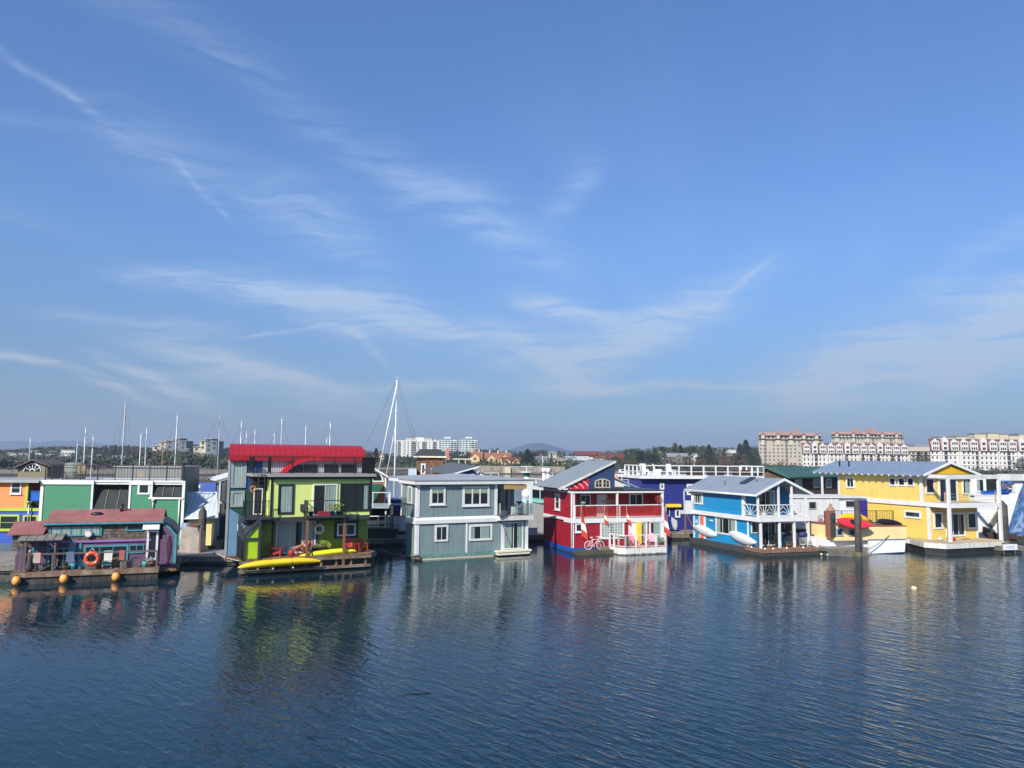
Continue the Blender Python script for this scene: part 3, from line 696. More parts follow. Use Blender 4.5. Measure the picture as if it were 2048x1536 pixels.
adirondack(PINK,'pink adirondack chair at the right side of the white deck',Rf.W(6.6,-.9,.545),Rf.r-.5,'pink chairs on the white deck')
o=thing('patio_table','dark round table on the white deck of the red home','table',Rf.W(4.1,-1.0,.545),Rf.r); MB().lathe([(.42,.70),(.42,.74)],n=20).build('tabletop',o,DGREY); MB().tube((0,0,0),(0,0,.7),.03).build('leg',o,DGREY)
for i,(x,y,l,s_) in enumerate(((3.9,-1.8,'bushy potted plant at the front left of the white deck',.30),(4.7,-1.65,'low potted plant behind the middle railing of the white deck',.24),(5.8,-1.3,'potted plant with dark leaves between the pink chairs',.26),(7.2,-1.3,'trough of green plants at the right of the white deck',.3),(7.6,-.9,'potted plant beside the tall right window',.26))):
    pot_plant(Rf.W(x,y,.545),l,.15,.22,s_,M('wooden_tub',(.15,.08,.05),.8),group='potted plants on the white deck',seed=i)
pot_plant(Rf.W(7.75,-.05,3.78),'red geraniums in a pot on the right end of the red balcony rail',.13,.2,.3,leafm=M('red_flowers',(.35,.04,.03),.7,col2=(.05,.08,.03)),seed=9)
pot_plant(Rf.W(.95,-.05,3.76),'white flower pot on the left end of the red balcony rail',.16,.24,.1,potm=WHITE,seed=11)
pot_plant(Rf.W(.8,.7,3.0),'tall dry grass in a pot on the red balcony',.2,.5,.32,leafm=M('dry_grass',(.22,.15,.07),.9),seed=12,tall=1.8)
o=thing('driftwood_sign','driftwood starburst hanging behind the balcony post','sign',Rf.W(3.9,1.5,3.95),Rf.r); m_=MB()
for k in range(11):
    a=k*math.pi/5.5+.2; m_.bar((0,0,0),(math.cos(a)*.7,-.03,math.sin(a)*.32),.05)
m_.build('arms',o,M('driftwood',(.40,.28,.16),.9)); MB().bar((-1.1,0,.15),(-.3,0,.2),.1).bar((-1.2,0,-.25),(-.4,0,-.2),.1).build('boards',o,WHITE2)
# ================================================================ BLUE float home
B=Fr((19.65,60.79),20)
BS=M('bright_blue_siding',lin((24,128,176)),.5,'lap',.165,bump=.03,var=.08,streak=.08)
bh=house(B,'houseboat','bright blue two storey float home with sunburst balcony rails and metal roof','houseboat')
MB().box(.0,5.45,.0,10.2,-.3,.50).build('float',bh,M('dark_hull_paint',(.05,.055,.06),.7,streak=.3,weed=.08))
m_=MB(); m_.box(-.04,5.5,-.06,2.2,.28,.56); m_.box(-.04,.36,2.2,3.4,.50,.56); m_.build('deck',bh,PLANKB)
m_=MB(); m_.box(.4,5.0,2.2,10.1,.5,2.62); m_.build('lower_wall',bh,BS)
m_=MB(); m_.box(.4,5.0,2.85,10.2,2.96,4.74)
m_.py([(.4,4.741),(5.0,4.741),(2.85,5.85)],2.86,10.18); m_.build('upper_wall',bh,BS)
m_=MB(); m_.box(.2,.395,1.1,10.7,2.62,2.96); m_.box(.2,5.2,.62,1.1,2.62,2.96); m_.box(5.0,5.2,1.1,2.8,2.62,2.96); m_.build('mid_band',bh,WHITE)
MB().box(.4,4.99,1.1,2.85,2.7,2.955).build('balcony_floor',bh,PLANKG)
m_=MB(); gable(m_,.02,5.62,.75,11.0,4.80,2.8,6.03,.10)
m_.build('roof',bh,M('blue_grey_metal_roof',(.29,.33,.37),.45,'seamy',.30,bump=.03,metal=.25))
m_=MB(); m_.prism([(.0,.68,4.62),(2.8,.68,5.86),(5.64,.68,4.62),(5.64,.68,4.83),(2.8,.68,6.06),(.0,.68,4.83)],(0,.06,0)); m_.box(-.03,.06,.76,11.0,4.62,4.78); m_.build('barge_board',bh,WHITE)
a=(.9,7.2);  # skylight lies on the left slope
def roofpt(x,y): return (x,y,4.80+(6.03-4.80)*(x-.02)/(2.78)+.02)
m_=MB(); m_.prism([roofpt(1.5,4.1),roofpt(1.5,4.85),roofpt(2.65,4.85),roofpt(2.65,4.1)],(0,0,.09)); m_.build('skylight',bh,GLASS)
for (x,y) in((.35,.95),(2.35,.95),(3.65,.95),(5.05,.95)):
    zt=4.62 if x<1 or x>5 else 4.8+(6.03-4.8)*(1-abs(x-2.8)/2.8)-.12
    MB().box(x-.07,x+.07,y-.07,y+.07,2.96,zt).build('upper_post',bh,WHITE)
for (x,y) in((.45,.80),(2.25,.80),(3.7,.80),(5.1,.80)): MB().box(x-.08,x+.08,y-.08,y+.08,.56,2.62).build('lower_post',bh,WHITE)
m_=MB(); m_.box(.38,.385,2.8,3.0,2.96,4.7)
trim(B,bh,[(.36,.56,2.80,2.846,2.96,4.62),(.35,.396,2.846,3.05,2.96,4.62),(.35,.396,9.95,10.15,.5,2.62),(.35,.396,10.0,10.22,2.96,4.62),(.35,.396,2.2,2.38,.56,2.62)])
# sunburst railing bays
xs=[.35,1.35,2.75,4.15,5.1]; m_=MB(); zb=3.02; zt=3.92
for a_,b_ in zip(xs,xs[1:]):
    c=(a_+b_)/2; w_=(b_-a_)/2
    for k in range(9):
        t=math.pi*(k+.0)/8; dx,dz=math.cos(t),math.sin(t); s_=min(w_/max(abs(dx),1e-3),(zt-zb-.08)/max(dz,1e-3)); m_.bar((c,.93,zb+.08),(c+dx*s_,.93,zb+.08+dz*s_),.025,.04)
    m_.torus((c,.93,zb+.08),.1,.025,'y',12,5,0,math.pi)
m_.bar((.35,.93,zt),(5.1,.93,zt),.07).bar((.35,.93,zb),(5.1,.93,zb),.06)
for a_,b_ in((1.0,2.8),):
    for k in range(7):
        t=math.pi*k/6; dx,dz=math.cos(t),math.sin(t); s_=min(.9/max(abs(dx),1e-3),.8/max(dz,1e-3)); m_.bar((.34,1.9,zb+.08),(.34,1.9+dx*s_,zb+.08+dz*s_),.025,.04)
m_.bar((.34,.95,zt),(.34,2.85,zt),.07)
m_.build('sunburst_railing',bh,WHITE)
window(B,bh,'L',.4,(1385.6,985.5,1406,1008),fwid=.12,div=(2,1),style='room',curt=[(0,.3),(.7,1)])
window(B,bh,'L',.4,(1432,1035,1473.5,1069.5),fwid=.13,div=(3,1),style='room',curt=[(0,.25),(.8,1)])
a0,a1,z0,z1=rect(B,'L',.4,(1398.6,1027,1411.6,1075)); d=MB().fb('L',.4,a0,a1,.55,2.55,0,.05).build('door_frame',bh,WHITE); MB().fb('L',.4,a0+.25,a1-.25,.56,2.5,.052,.09).build('door',bh,M('coral_paint',lin((225,110,90)),.5))
window(B,bh,'F',2.85,(1524,974,1558,1007),rc=(1.6,3.5,3.0,5.0),fwid=.12,div=(2,1),style='room',curt=[(.75,1)],name='sliding_door')
window(B,bh,'F',2.2,rc=(1.55,3.0,.56,2.5),fwid=.1,div=(2,1),name='glazed_door')
window(B,bh,'F',2.2,rc=(3.3,4.75,1.45,2.5),fwid=.16)
window(B,bh,'F',2.2,rc=(.6,1.3,1.6,2.5),fwid=.06)
# white side porch at the back left
m_=MB(); m_.box(-.75,.18,9.9,10.6,2.6,2.9); m_.box(-.75,.18,9.9,9.95,2.9,3.8); m_.box(-.75,-.65,9.9,10.0,3.8,4.7); m_.box(-.75,.18,9.9,10.0,4.6,4.7); m_.build('side_porch',bh,WHITE2)
MB().bar((.3,9.9,1.2),(-.5,9.95,2.58),.1).bar((-.6,9.96,.5),(-.6,9.96,2.58),.12).build('porch_brace',bh,WOODB)
# fish and seahorse wall signs
o=tag(MB().ell((0,0,0),.05,.16,.09,10,6).prism([(0,-.14,0),(0,-.28,.1),(0,-.28,-.1)],(.03,0,0)).build('wall_ornament',None,WHITE2,B.W(.36,7.45,2.2),B.r),'small fish shaped ornament on the blue side wall','ornament')
o=thing('hanging_sign','blue and white name sign by the coral door of the blue home','sign',B.W(.36,9.6,1.95),B.r); MB().box(-.03,0,-.3,.3,-.2,.2).build('board',o,M('sign_blue',lin((90,190,225)),.5)); MB().box(-.036,-.031,-.2,.2,-.03,.03).box(-.036,-.031,-.12,.12,.06,.1).build('lettering',o,WHITE)
for (px,py),l in(((1407,1063),'white kayak hung on the blue wall under the coral door'),((1480,1077),'white kayak hung on the blue wall below the wide window')):
    y_,z_=B.l(px,py,.2); o=kayak('kayak',l,B.W(.16,y_,z_-.0),B.r+math.pi/2,3.6 if px<1450 else 3.7,.92,.34,M('kayak_white',(.74,.76,.78),.3),group='white kayaks on the blue home')
    o.rotation_euler=(0,0,0); o.matrix_world=Matrix.Translation(B.W(.12,y_,z_))@Matrix.Rotation(B.r,4,'Z')@Matrix.Rotation(R(-90),4,'Z')@Matrix.Rotation(R(7),4,'Y')@Matrix.Rotation(R(-78),4,'X')
def rattan(l,x,y,rz,mat,fr=B,z=.56,g='chairs on the blue home deck'):
    o=thing('deck_chair',l,'chair',fr.W(x,y,z),fr.r+rz,g); MB().box(-.27,.27,-.27,.25,.38,.46).build('seat',o,mat); MB().bar((0,.24,.42),(0,.42,1.05),.52,.05).build('backrest',o,mat)
    for s_ in(-1,1): MB().path([(s_*.3,-.27,0),(s_*.3,-.27,.62),(s_*.3,.25,.62),(s_*.3,.3,0)],.025).build('leg_frame',o,mat)
    return o
rattan('dark lounge chair at the left of the blue home deck',1.1,1.5,.9,M('dark_rattan',(.05,.035,.03),.8))
rattan('black wooden chair at the right of the blue home deck',3.9,1.5,-.3,BLACK)
rattan('low dark chair in the middle of the blue home deck',2.6,1.3,.1,BLACK)
o=thing('patio_table','small dark table on the deck of the blue home','table',B.W(1.9,1.1,.56),B.r); MB().box(-.3,.3,-.2,.2,.42,.46).build('tabletop',o,BLACK)
for x in(-.26,.26):
    for y in(-.16,.16): MB().box(x-.02,x+.02,y-.02,y+.02,0,.42).build('leg',o,BLACK)
o=thing('kettle_grill','covered navy grill at the right end of the blue home deck','grill',B.W(4.75,1.0,.56),B.r); MB().ell((0,0,.95),.42,.28,.24).build('cover',o,M('navy_cover',(.02,.03,.12),.7)); MB().box(-.28,.28,-.18,.18,.1,.75).build('cart',o,STEEL)
m_=MB()
for i in range(9): x=4.05+i*.0; 
for i in range(10): m_.box(3.95+i*.11,4.01+i*.11,1.95,1.99,.56,1.55+.18*math.sin(math.pi*i/9))
m_.bar((3.9,2.0,1.3),(5.05,2.0,1.3),.05).bar((3.9,2.0,.75),(5.05,2.0,.75),.05)
m_.box(5.33,5.45,.0,.12,.56,1.4); m_.box(5.36,5.42,.12,1.9,1.32,1.4); m_.box(5.36,5.42,.12,1.9,.62,1.3)
m_.build('picket_screen',bh,WHITE)
for i in range(5):
    MB().ell(((.25,1.0,2.3,3.9,-.0)[i],(.05,.02,.02,.02,1.4)[i],.60),.10,.08,.08,10,6).build('deck_light',bh,WHITE)
for i,(x,y,l) in enumerate(((3.2,.8,'terracotta flower pot at the front of the blue home deck'),(4.35,.6,'round white planter near the grill'),(5.0,.5,'white pot with small shrub on the deck corner'))): pot_plant(B.W(x,y,.56),l,.17,.24,.17,potm=None if i==0 else WHITE,seed=20+i,group='pots on the blue home deck')
# ================================================================ LIME float home with red barrel roof
K=Fr((-16.81,48.67),28.5)
LM=M('lime_render',lin((208,220,128)),.6,var=.05,streak=.06)
LG=M('green_lap_siding',lin((126,148,22)),.55,'lap',.17,bump=.03)
SLATE=M('slate_blue_lap_siding',lin((100,138,165)),.55,'lap',.17,bump=.03)
BLU=M('deep_blue_lap_siding',lin((12,74,128)),.55,'lap',.17,bump=.03)
DGR=M('dark_green_lap_siding',lin((10,70,52)),.55,'lap',.17,bump=.03)
CHAR=M('charcoal_trim',lin((52,55,60)),.55)
REDR=M('red_metal_roof',lin((160,32,42)),.42,'seamx',.385,bump=-.03,var=.05,metal=.05)
kh=house(K,'houseboat','lime green three level float home with a red barrel roof and black rails','houseboat')
m_=MB(); m_.box(2.13,8.65,1.5,9,1.0,3.25); m_.build('lower_wall',kh,LG)
m_=MB(); m_.box(1.85,6.35,.5,8.9,3.5,6.02); m_.box(6.35,8.52,.5,8.9,3.5,3.78); m_.box(6.35,8.52,.5,.52,5.64,6.02); m_.box(6.35,8.52,2.4,8.9,3.78,6.02); m_.box(8.42,8.52,2.3,2.4,3.78,5.64); m_.build('upper_wall',kh,LM)
MB().box(.3,8.45,.42,9.05,3.22,3.5).build('dark_band',kh,CHAR)
m_=MB(); m_.box(1.62,8.72,.1,3.2,6.10,6.28); xq2=K.f(505,948,.9)[0]; m_.box(xq2,1.62,.9,3.2,6.10,6.28); m_.build('roof_deck',kh,M('grey_deck_edge',(.30,.28,.27),.7))
MB().box(1.75,8.66,.24,3.1,5.95,6.098).build('soffit',kh,BLACK)
# tower wall in blue, green and slate
y0=3.0
z1=7.15
TX0,TX1=-.42,8.6
zg=K.f(440,979,y0)[1]
pa=K.f(460,1014,y0); pb=K.f(489,1046,y0)
dg=[(TX0,zg),(2.6,zg),(2.6,K.f(512,1070,y0)[1]),(pa[0],pa[1])]
MB().prism([(TX0,y0,zg),(1.7,y0,zg),(1.7,y0,z1),(TX0,y0,z1)],(1.1,6,0)).build('tower_wall_blue',kh,BLU)
MB().prism([(TX0,y0,pa[1]),(TX0,y0,zg),(1.7,y0,zg),(1.7,y0,pa[1]-1.45)],(1.1,6,0)).build('tower_wall_green',kh,DGR)
MB().prism([(TX0,y0,.9),(TX0,y0,pa[1]),(1.7,y0,pa[1]-1.45),(1.7,y0,.9)],(1.1,6,0)).build('tower_wall_slate',kh,SLATE)
MB().box(TX0-.05,TX0+.08,y0-.04,y0-.002,.9,7.15).box(TX0-.05,TX0-.002,y0,y0+.1,.9,7.15).build('corner_board',kh,TRIMG)
MB().prism([(TX0,y0-.03,.62),(1.7,y0-.03,.62),(1.7,y0-.03,.9),(TX0,y0-.03,.9)],(1.1,6,0)).build('tower_base',kh,WOODB)
window(K,kh,'F',y0,(462,922.5,492.5,975.6),fwid=.15,style='room',fm=TRIMG,curt=[(0,1)],curtm=M('white_blind_cloth',(.80,.80,.76),.9))
window(K,kh,'F',y0,(461,981.5,489,1014),fwid=.15,style='room',fm=TRIMG,curt=[(0,1)],curtm=M('white_blind_cloth',(.80,.80,.76),.9))
MB().box(1.7,8.6,y0+.02,9,6.2,7.15).build('attic_wall',kh,M('pale_grey_batten_wall',lin((175,178,182)),.6,'batten',.2))
# barrel roof
xl=TX0-.05; xr=K.f(729,900,y0)[0]; zb=7.12; zt=K.f(600,889,y0)[1]
prof=[]
for i in range(9):
    a=math.pi/2*i/8; prof.append((y0-.25+1.7*(1-math.cos(a)),zb+.30+(zt-zb-.30)*math.sin(a)))
prof2=[(2*(y0+1.45)-y+2.2,z) for y,z in prof[::-1]]
P=[(y0-.25,zb)]+prof+prof2+[(prof2[-1][0],zb)]
m_=MB(); m_.pxx(P,xl,xr); q_=m_.build('barrel_roof',kh,REDR)
for v in q_.data.vertices:
    if v.co.x<0: v.co.x+=max(0,v.co.y-y0)*.19
MB().box(xl-.03,xr+.03,y0-.33,y0-.255,zb-.02,zb+.34).build('eave_fascia',kh,M('red_trim_paint',lin((160,26,38)),.5))
# red arch
c=K.f(636,962,y0-.1); rr=abs(K.f(556,962,y0-.1)[0]-c[0])
m_=MB(); prev=None
for i in range(15):
    a=math.pi-(math.pi/2)*i/14; q=[]
    for r_ in(rr*1.0,rr*.88): q.append((c[0]+r_*math.cos(a)*1.06,c[1]-.25+r_*.72*math.sin(a)))
    if prev: m_.prism([(prev[0][0],y0-.34,prev[0][1]),(q[0][0],y0-.34,q[0][1]),(q[1][0],y0-.34,q[1][1]),(prev[1][0],y0-.34,prev[1][1])],(0,.34,0))
    prev=q
m_.box(c[0],c[0]+.12,y0-.34,y0,c[1]-.25+rr*.63,c[1]-.25+rr*.72)
m_.build('red_arch',kh,M('red_arch_paint',lin((200,30,38)),.5))
window(K,kh,'F',y0+.02,(578,930,606,950),fwid=.05,fm=BLACK,div=(2,1)); window(K,kh,'F',y0+.02,(608,929,634,950),fwid=.05,fm=BLACK); window(K,kh,'F',y0+.02,(648,929,676,950),fwid=.05,fm=BLACK,div=(2,1)); window(K,kh,'F',y0+.02,(682,929,712,950),fwid=.05,fm=BLACK,div=(2,1))
railing(kh,[(xq2+.08,2.6),(xq2+.08,1.0),(1.7,1.0),(1.7,.22),(8.6,.22),(8.6,2.6)],6.28,1.1,BLACK,post=1.35,pick=.11,pw=.02,rw=.05,name='roof_rail')
MB().box(7.75,8.56,.26,.29,6.32,7.36).build('privacy_panel',kh,BLACK)
# upper windows
window(K,kh,'F',.5,(556,968,587.5,1028),fwid=.12,style='room',fm=BLACK,curt=[(.1,1)])
window(K,kh,'F',.5,(625,968,674,1030),fwid=.08,div=(2,1),style='room',curt=[(.55,1)],name='sliding_door')
window(K,kh,'F',.5,rc=(6.35,8.42,3.78,5.64),fwid=.12,div=(2,1),style='room',fm=BLACK,curt=[(.84,1)])
trim(K,kh,[(1.80,1.94,.44,.496,3.5,6.0),(8.42,8.56,.44,.496,3.5,6.0)],BLACK)
MB().box(2.0,8.4,.47,.497,5.62,5.72).build('ledge',kh,M('pale_lime_trim',lin((225,240,140)),.6))
# left recess with balcony and ladder
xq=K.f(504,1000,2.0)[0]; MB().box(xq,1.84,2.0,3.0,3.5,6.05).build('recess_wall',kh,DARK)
MB().box(.2,1.84,-.0,2.0,3.42,3.56).build('balcony_floor',kh,CHAR)
railing(kh,[(.24,.9),(.24,.05),(1.8,.05)],3.56,1.02,BLACK,post=.8,pick=.13,pw=.018,rw=.045)
window(K,kh,'F',1.99,rc=(max(.9,xq+.08),1.6,3.6,5.3),fwid=.06,style='dark')
m_=MB(); m_.bar((1.05,.6,3.6),(1.05,.75,6.6),.04).bar((1.45,.6,3.6),(1.45,.75,6.6),.04)
for i in range(10): m_.bar((1.05,.61+.015*i,3.85+i*.28),(1.45,.61+.015*i,3.85+i*.28),.025)
m_.build('ladder',kh,DGREY)
tag(MB().torus((0,0,0),.16,.03,'y',14,6).torus((0,.05,-.1),.14,.025,'y',14,6).build('coiled_hose',None,M('orange_hose',(.55,.25,.10),.5),K.W(.72,.55,5.35),K.r),'orange coil of hose hanging above the left balcony','hose')
# juliet balcony
q=K.f(613,1033,-.3); q2=K.f(692,1033,-.3)
MB().box(q[0],q2[0],-.32,.49,3.44,3.56).build('balcony_floor',kh,CHAR)
railing(kh,[(q[0]+.04,.45),(q[0]+.04,-.28),(q2[0]-.04,-.28),(q2[0]-.04,.45)],3.56,1.0,BLACK,post=3,pick=0,rw=.05,mid=[.1])
for i,(x,l,s_) in enumerate(((q[0]+.35,'upright cactus in a dark pot on the small lime balcony',.2),(q2[0]-.9,'blue glazed pot with trailing plant on the small lime balcony',.3),(q2[0]-.4,'yellow green leafy plant at the right end of the small lime balcony',.34))):
    pot_plant(K.W(x,.0,3.56),l,.18,.3,s_,potm=(BLACK,M('blue_glaze',lin((40,80,150)),.3),BLACK)[i],leafm=M('bright_leaves',(.22,.27,.05),.6),seed=30+i,group='plants on the small lime balcony')
o=thing('storage_box','red cushion box behind the rail of the small lime balcony','box',K.W(q[0]+1.3,.05,3.56),K.r); MB().box(-.45,.45,-.15,.15,0,.22).build('box',o,M('dark_red_cloth',(.30,.02,.03),.8)); MB().box(-.47,.47,-.17,.17,.22,.27).build('lid',o,M('dark_red_cloth',(.30,.02,.03),.8))
a=K.f(605,1015,.5); MB().box(a[0]-.16,a[0]+.16,.35,.497,a[1]-.22,a[1]+.22).build('wall_lamp_box',kh,DGREY)
# lower level
window(K,kh,'F',1.5,rc=(2.45,5.05,1.05,3.18),fwid=.09,div=(3,1),style='room',curt=[(.02,.5),(.66,.98)],name='sliding_door')
window(K,kh,'F',1.5,(668.5,1042,716,1076),fwid=.2,fm=BLACK,style='dark'); window(K,kh,'F',1.42,(674,1047,711,1071.5),fwid=.1,div=(2,1),style='dark')
trim(K,kh,[(2.13,2.30,1.44,1.496,1.0,3.2),(5.08,5.24,1.44,1.496,1.0,3.2)],CHAR)
m_=MB(); m_.pxx([(-.1,1.0),(-.1,1.0),(-.1,2.1),(1.5,3.3),(1.5,1.0)],.05,.2); m_.py([(.05,1.0),(.05,2.35),(1.0,3.45),(1.25,3.45),(.3,2.35),(.3,1.0)],-.1,1.5)
m_.box(1.05,1.2,-.12,.02,1.0,3.3); m_.box(.3,1.05,-.11,.01,2.2,2.3); m_.build('porch_frame',kh,CHAR)
MB().py([(.3,1.02),(.3,2.19),(1.05,2.19),(1.05,1.02)],.02,.06).build('porch_panel',kh,M('lime_panel',lin((165,200,30)),.5)); MB().py([(.32,2.31),(1.05,3.1),(1.05,2.31)],.02,.06).build('porch_panel',kh,M('lime_panel',lin((165,200,30)),.5))
MB().box(1.3,2.1,1.2,1.6,1.0,3.25).build('lower_wall',kh,LG)
for (px,l) in((614,0),(688,0)):
    x=K.f(px,1080,.05)[0]; MB().box(x-.07,x+.07,-.02,.12,.2,3.42).build('deck_post',kh,WOODB)
o=life_ring(K,K.f(638.5,1058,1.42)[0],1.42,K.f(638.5,1058,1.42)[1],.36,M('life_ring_white',(.70,.70,.64),.5),'white life ring on the green wall of the lime home')
# deck
DEK=[(-.02,-.02),(8.42,-.02),(9.1,.9),(9.1,1.9),(.15,1.9)]
m_=MB(); m_.pz(DEK,.92,1.0); m_.build('deck',kh,PLANKB)
m_=MB(); m_.bar((0,.02,.80),(8.42,.02,.80),.06,.2).bar((8.44,0,.80),(9.1,.85,.80),.06,.2).bar((0,.0,.20),(8.42,.0,.20),.25,.14).bar((0,.3,.22),(8.3,.3,.22),.3,.1)
for i in range(9): m_.bar((.15+i*1.0,.2,.2),(.15+i*1.0,.2,.9),.12)
m_.build('deck_frame',kh,M('worn_brown_timber',(.17,.10,.065),.8,'rough',col2=(.25,.2,.15)))
MB().pz([(.05,.6),(8.9,.6),(8.9,9),(1.6,9)],-.4,.6).build('float',kh,WOODD)
MB().box(1.6,8.7,1.55,8.8,.6,.995).build('float_cap',kh,WOODD)
YK=M('kayak_yellow',lin((226,196,40)),.35); YK2=M('kayak_lime_yellow',lin((225,226,40)),.35)
def aimk(name,label,fr,pa,pb,y,mat,wd,ht,**kw):
    a=fr.f(*pa,y); b=fr.f(*pb,y); L=math.hypot(b[0]-a[0],b[1]-a[1]); o=kayak(name,label,fr.W((a[0]+b[0])/2,y,(a[1]+b[1])/2),fr.r,L,wd,ht,mat,**kw)
    ang=math.atan2(b[1]-a[1],b[0]-a[0]); o.matrix_world=Matrix.Translation(fr.W((a[0]+b[0])/2,y,(a[1]+b[1])/2))@Matrix.Rotation(fr.r,4,'Z')@Matrix.Rotation(-ang,4,'Y')@Matrix.Rotation(R(kw.get('roll',0)) if False else R(-18),4,'X')@Matrix.Translation((0,0,-ht*.4))
    return o
o1=aimk('kayak','long yellow kayak strapped along the front edge of the lime home deck',K,(474,1134),(642,1121),-.42,YK,.66,.52,upside=True)
o2=aimk('kayak','lime yellow kayak lying on the lime home deck behind the posts',K,(592,1115),(714,1101),.35,YK2,.66,.46,upside=True)
for f in(.42,.62):
    pass
m_=MB()
for x in(.7,-.55): m_.torus((x,0,.24),.30,.018,'x',20,5)
m_.build('strap',o1,BLACK)
MB().torus((-1.05,0,.22),.29,.05,'x',20,5).build('strap',o2,BLACK)
m_=MB()
for px in(545,585): x=K.f(px,1122,-.4)[0]; m_.bar((x,-.65,.42),(x,0,.42),.08)
m_.build('kayak_bracket',kh,WHITE2)
RC=M('red_chair_paint',lin((165,46,34)),.6)
ch1=adirondack(RC,'red reclined chair under the person by the lime home sliding door',K.W(4.15,.75,1.0),K.r-1.15,'red deck chairs on the lime deck')
adirondack(RC,'empty red chair at the left of the lime home sliding door',K.W(2.35,.7,1.0),K.r+1.25,'red deck chairs on the lime deck')
adirondack(RC,'left one of two round backed red chairs under the small window',K.W(7.15,.75,1.0),K.r-.1,'red deck chairs on the lime deck')
adirondack(RC,'right one of two round backed red chairs under the small window',K.W(8.05,.8,1.0),K.r+.1,'red deck chairs on the lime deck')
for i,(px,l) in enumerate(((633,'black pot with yellow flowers on the lime deck, left of three'),(643,'black pot with yellow flowers on the lime deck, middle of three'),(654,'black pot with green shrub on the lime deck, right of three'))):
    pot_plant(K.W(K.f(px,1094,1.0)[0],1.1,1.0),l,.17,.34,.2,BLACK,M('yellow_flowers',(.45,.42,.12),.7),'flower pots on the lime deck',40+i)
o=thing('wicker_chair','dark wire chair beside the lime home sliding door','chair',K.W(5.45,.9,1.0),K.r); m_=MB(); m_.torus((0,.1,.8),.26,.02,'y',16,5).torus((0,.1,.8),.16,.012,'y',16,5); m_.build('backrest',o,BLACK); MB().box(-.22,.22,-.2,.2,.42,.46).build('seat',o,BLACK); MB().path([(-.2,-.18,0),(-.2,-.18,.42)],.015).path([(.2,-.18,0),(.2,-.18,.42)],.015).path([(-.2,.18,0),(-.2,.18,.6)],.015).path([(.2,.18,0),(.2,.18,.6)],.015).build('leg_frame',o,BLACK)
o=thing('propane_tank','white propane tank beside the lime home porch','tank',K.W(.25,1.9,2.55),K.r); MB().lathe([(.12,0),(.17,.05),(.17,.42),(.1,.5),(.1,.55),(.12,.56)],n=14).build('tank',o,WHITE); MB().torus((0,0,.57),.08,.015,'z',12,5).build('collar',o,WHITE)
MB().box(.1,.4,1.75,2.05,.9,2.55).build('tank_stand',kh,CHAR)
# seated person
def person(o_,loc,rz):
    o=thing('person','person in dark top and grey shorts reclining in a red chair with legs up','person',loc,rz)
    SK=M('skin',(.46,.24,.16),.6)
    V=[(0,.05,.42,.13),(0,.12,.62,.15),(0,.22,.84,.16),(0,.25,.97,.065),(0,.22,1.06,.085),(0,.20,1.17,.10),
       (.18,.22,.90,.055),(.30,.02,.66,.045),(.20,-.14,.80,.035),(-.18,.22,.90,.055),(-.30,.02,.66,.045),(-.20,-.16,.62,.035),
       (.11,-.02,.44,.10),(.13,-.38,.72,.075),(.12,-.82,.52,.048),(.12,-.90,.60,.035),(-.11,-.02,.44,.10),(-.13,-.44,.62,.075),(-.12,-.90,.50,.048),(-.12,-.98,.58,.035)]
    E_=[(0,1),(1,2),(2,3),(3,4),(4,5),(2,6),(6,7),(7,8),(2,9),(9,10),(10,11),(0,12),(12,13),(13,14),(14,15),(0,16),(16,17),(17,18),(18,19)]
    me=bpy.data.meshes.new('body'); me.from_pydata([v[:3] for v in V],E_,[]); b=bpy.data.objects.new('body',me); COL.objects.link(b); b.parent=o
    me.materials.append(SK); sk=b.modifiers.new('skin','SKIN')
    for i,v in enumerate(V): me.skin_vertices[0].data[i].radius=(v[3],v[3])
    me.skin_vertices[0].data[0].use_root=True; b.modifiers.new('sub','SUBSURF').render_levels=2
    def cloth(nm,idx,ed,mat,g):
        me=bpy.data.meshes.new(nm); me.from_pydata([V[i][:3] for i in idx],[(idx.index(a),idx.index(c)) for a,c in ed],[]); q=bpy.data.objects.new(nm,me); COL.objects.link(q); q.parent=o; me.materials.append(mat); q.modifiers.new('skin','SKIN')
        for i,k in enumerate(idx): me.skin_vertices[0].data[i].radius=(V[k][3]+g,)*2
        me.skin_vertices[0].data[0].use_root=True; q.modifiers.new('sub','SUBSURF').render_levels=2
    cloth('shirt',[1,2,6,9],[(1,2),(2,6),(2,9)],M('dark_shirt',(.03,.02,.03),.9),.025)
    cloth('shorts',[0,12,16],[(0,12),(0,16)],M('grey_shorts',(.22,.25,.27),.9),.03)
    for s_ in(-1,1): MB().box(s_*.045-.03,s_*.045+.03,.10,.125,1.10,1.135).build('sunglasses',o,BLACK)
    MB().ell((0,.105,1.09),.014,.02,.022,8,6).build('nose',o,SK)
    h=MB(); h.ell((0,.235,1.17),.095,.09,.085,12,8); h.build('hair',o,M('grey_brown_hair',(.14,.10,.08),.9))
    for s_ in(-1,1):
        p=Vector(V[8 if s_>0 else 11][:3]); h=MB(); h.ell(p+Vector((0,-.05,.0)),.04,.05,.02,8,6)
        for k in range(4): h.tube(p+Vector((-.03+.02*k,-.09,0)),p+Vector((-.035+.023*k,-.16+.01*abs(k-1.5),-.02)),.009,.007,6)
        h.tube(p+Vector((-s_*.035,-.05,0)),p+Vector((-s_*.06,-.10,.0)),.011,.008,6); h.build('hand',o,SK)
    return o
person(ch1,K.W(4.15,.75,1.0)+Vector((0,0,-.05)),K.r-1.15)
o=tag(MB().lathe([(.2,0),(.2,.34),(.17,.38)],n=14).build('footstool',None,RC,K.W(3.25,.4,1.0),0),'small red stool under the feet of the seated person','stool')
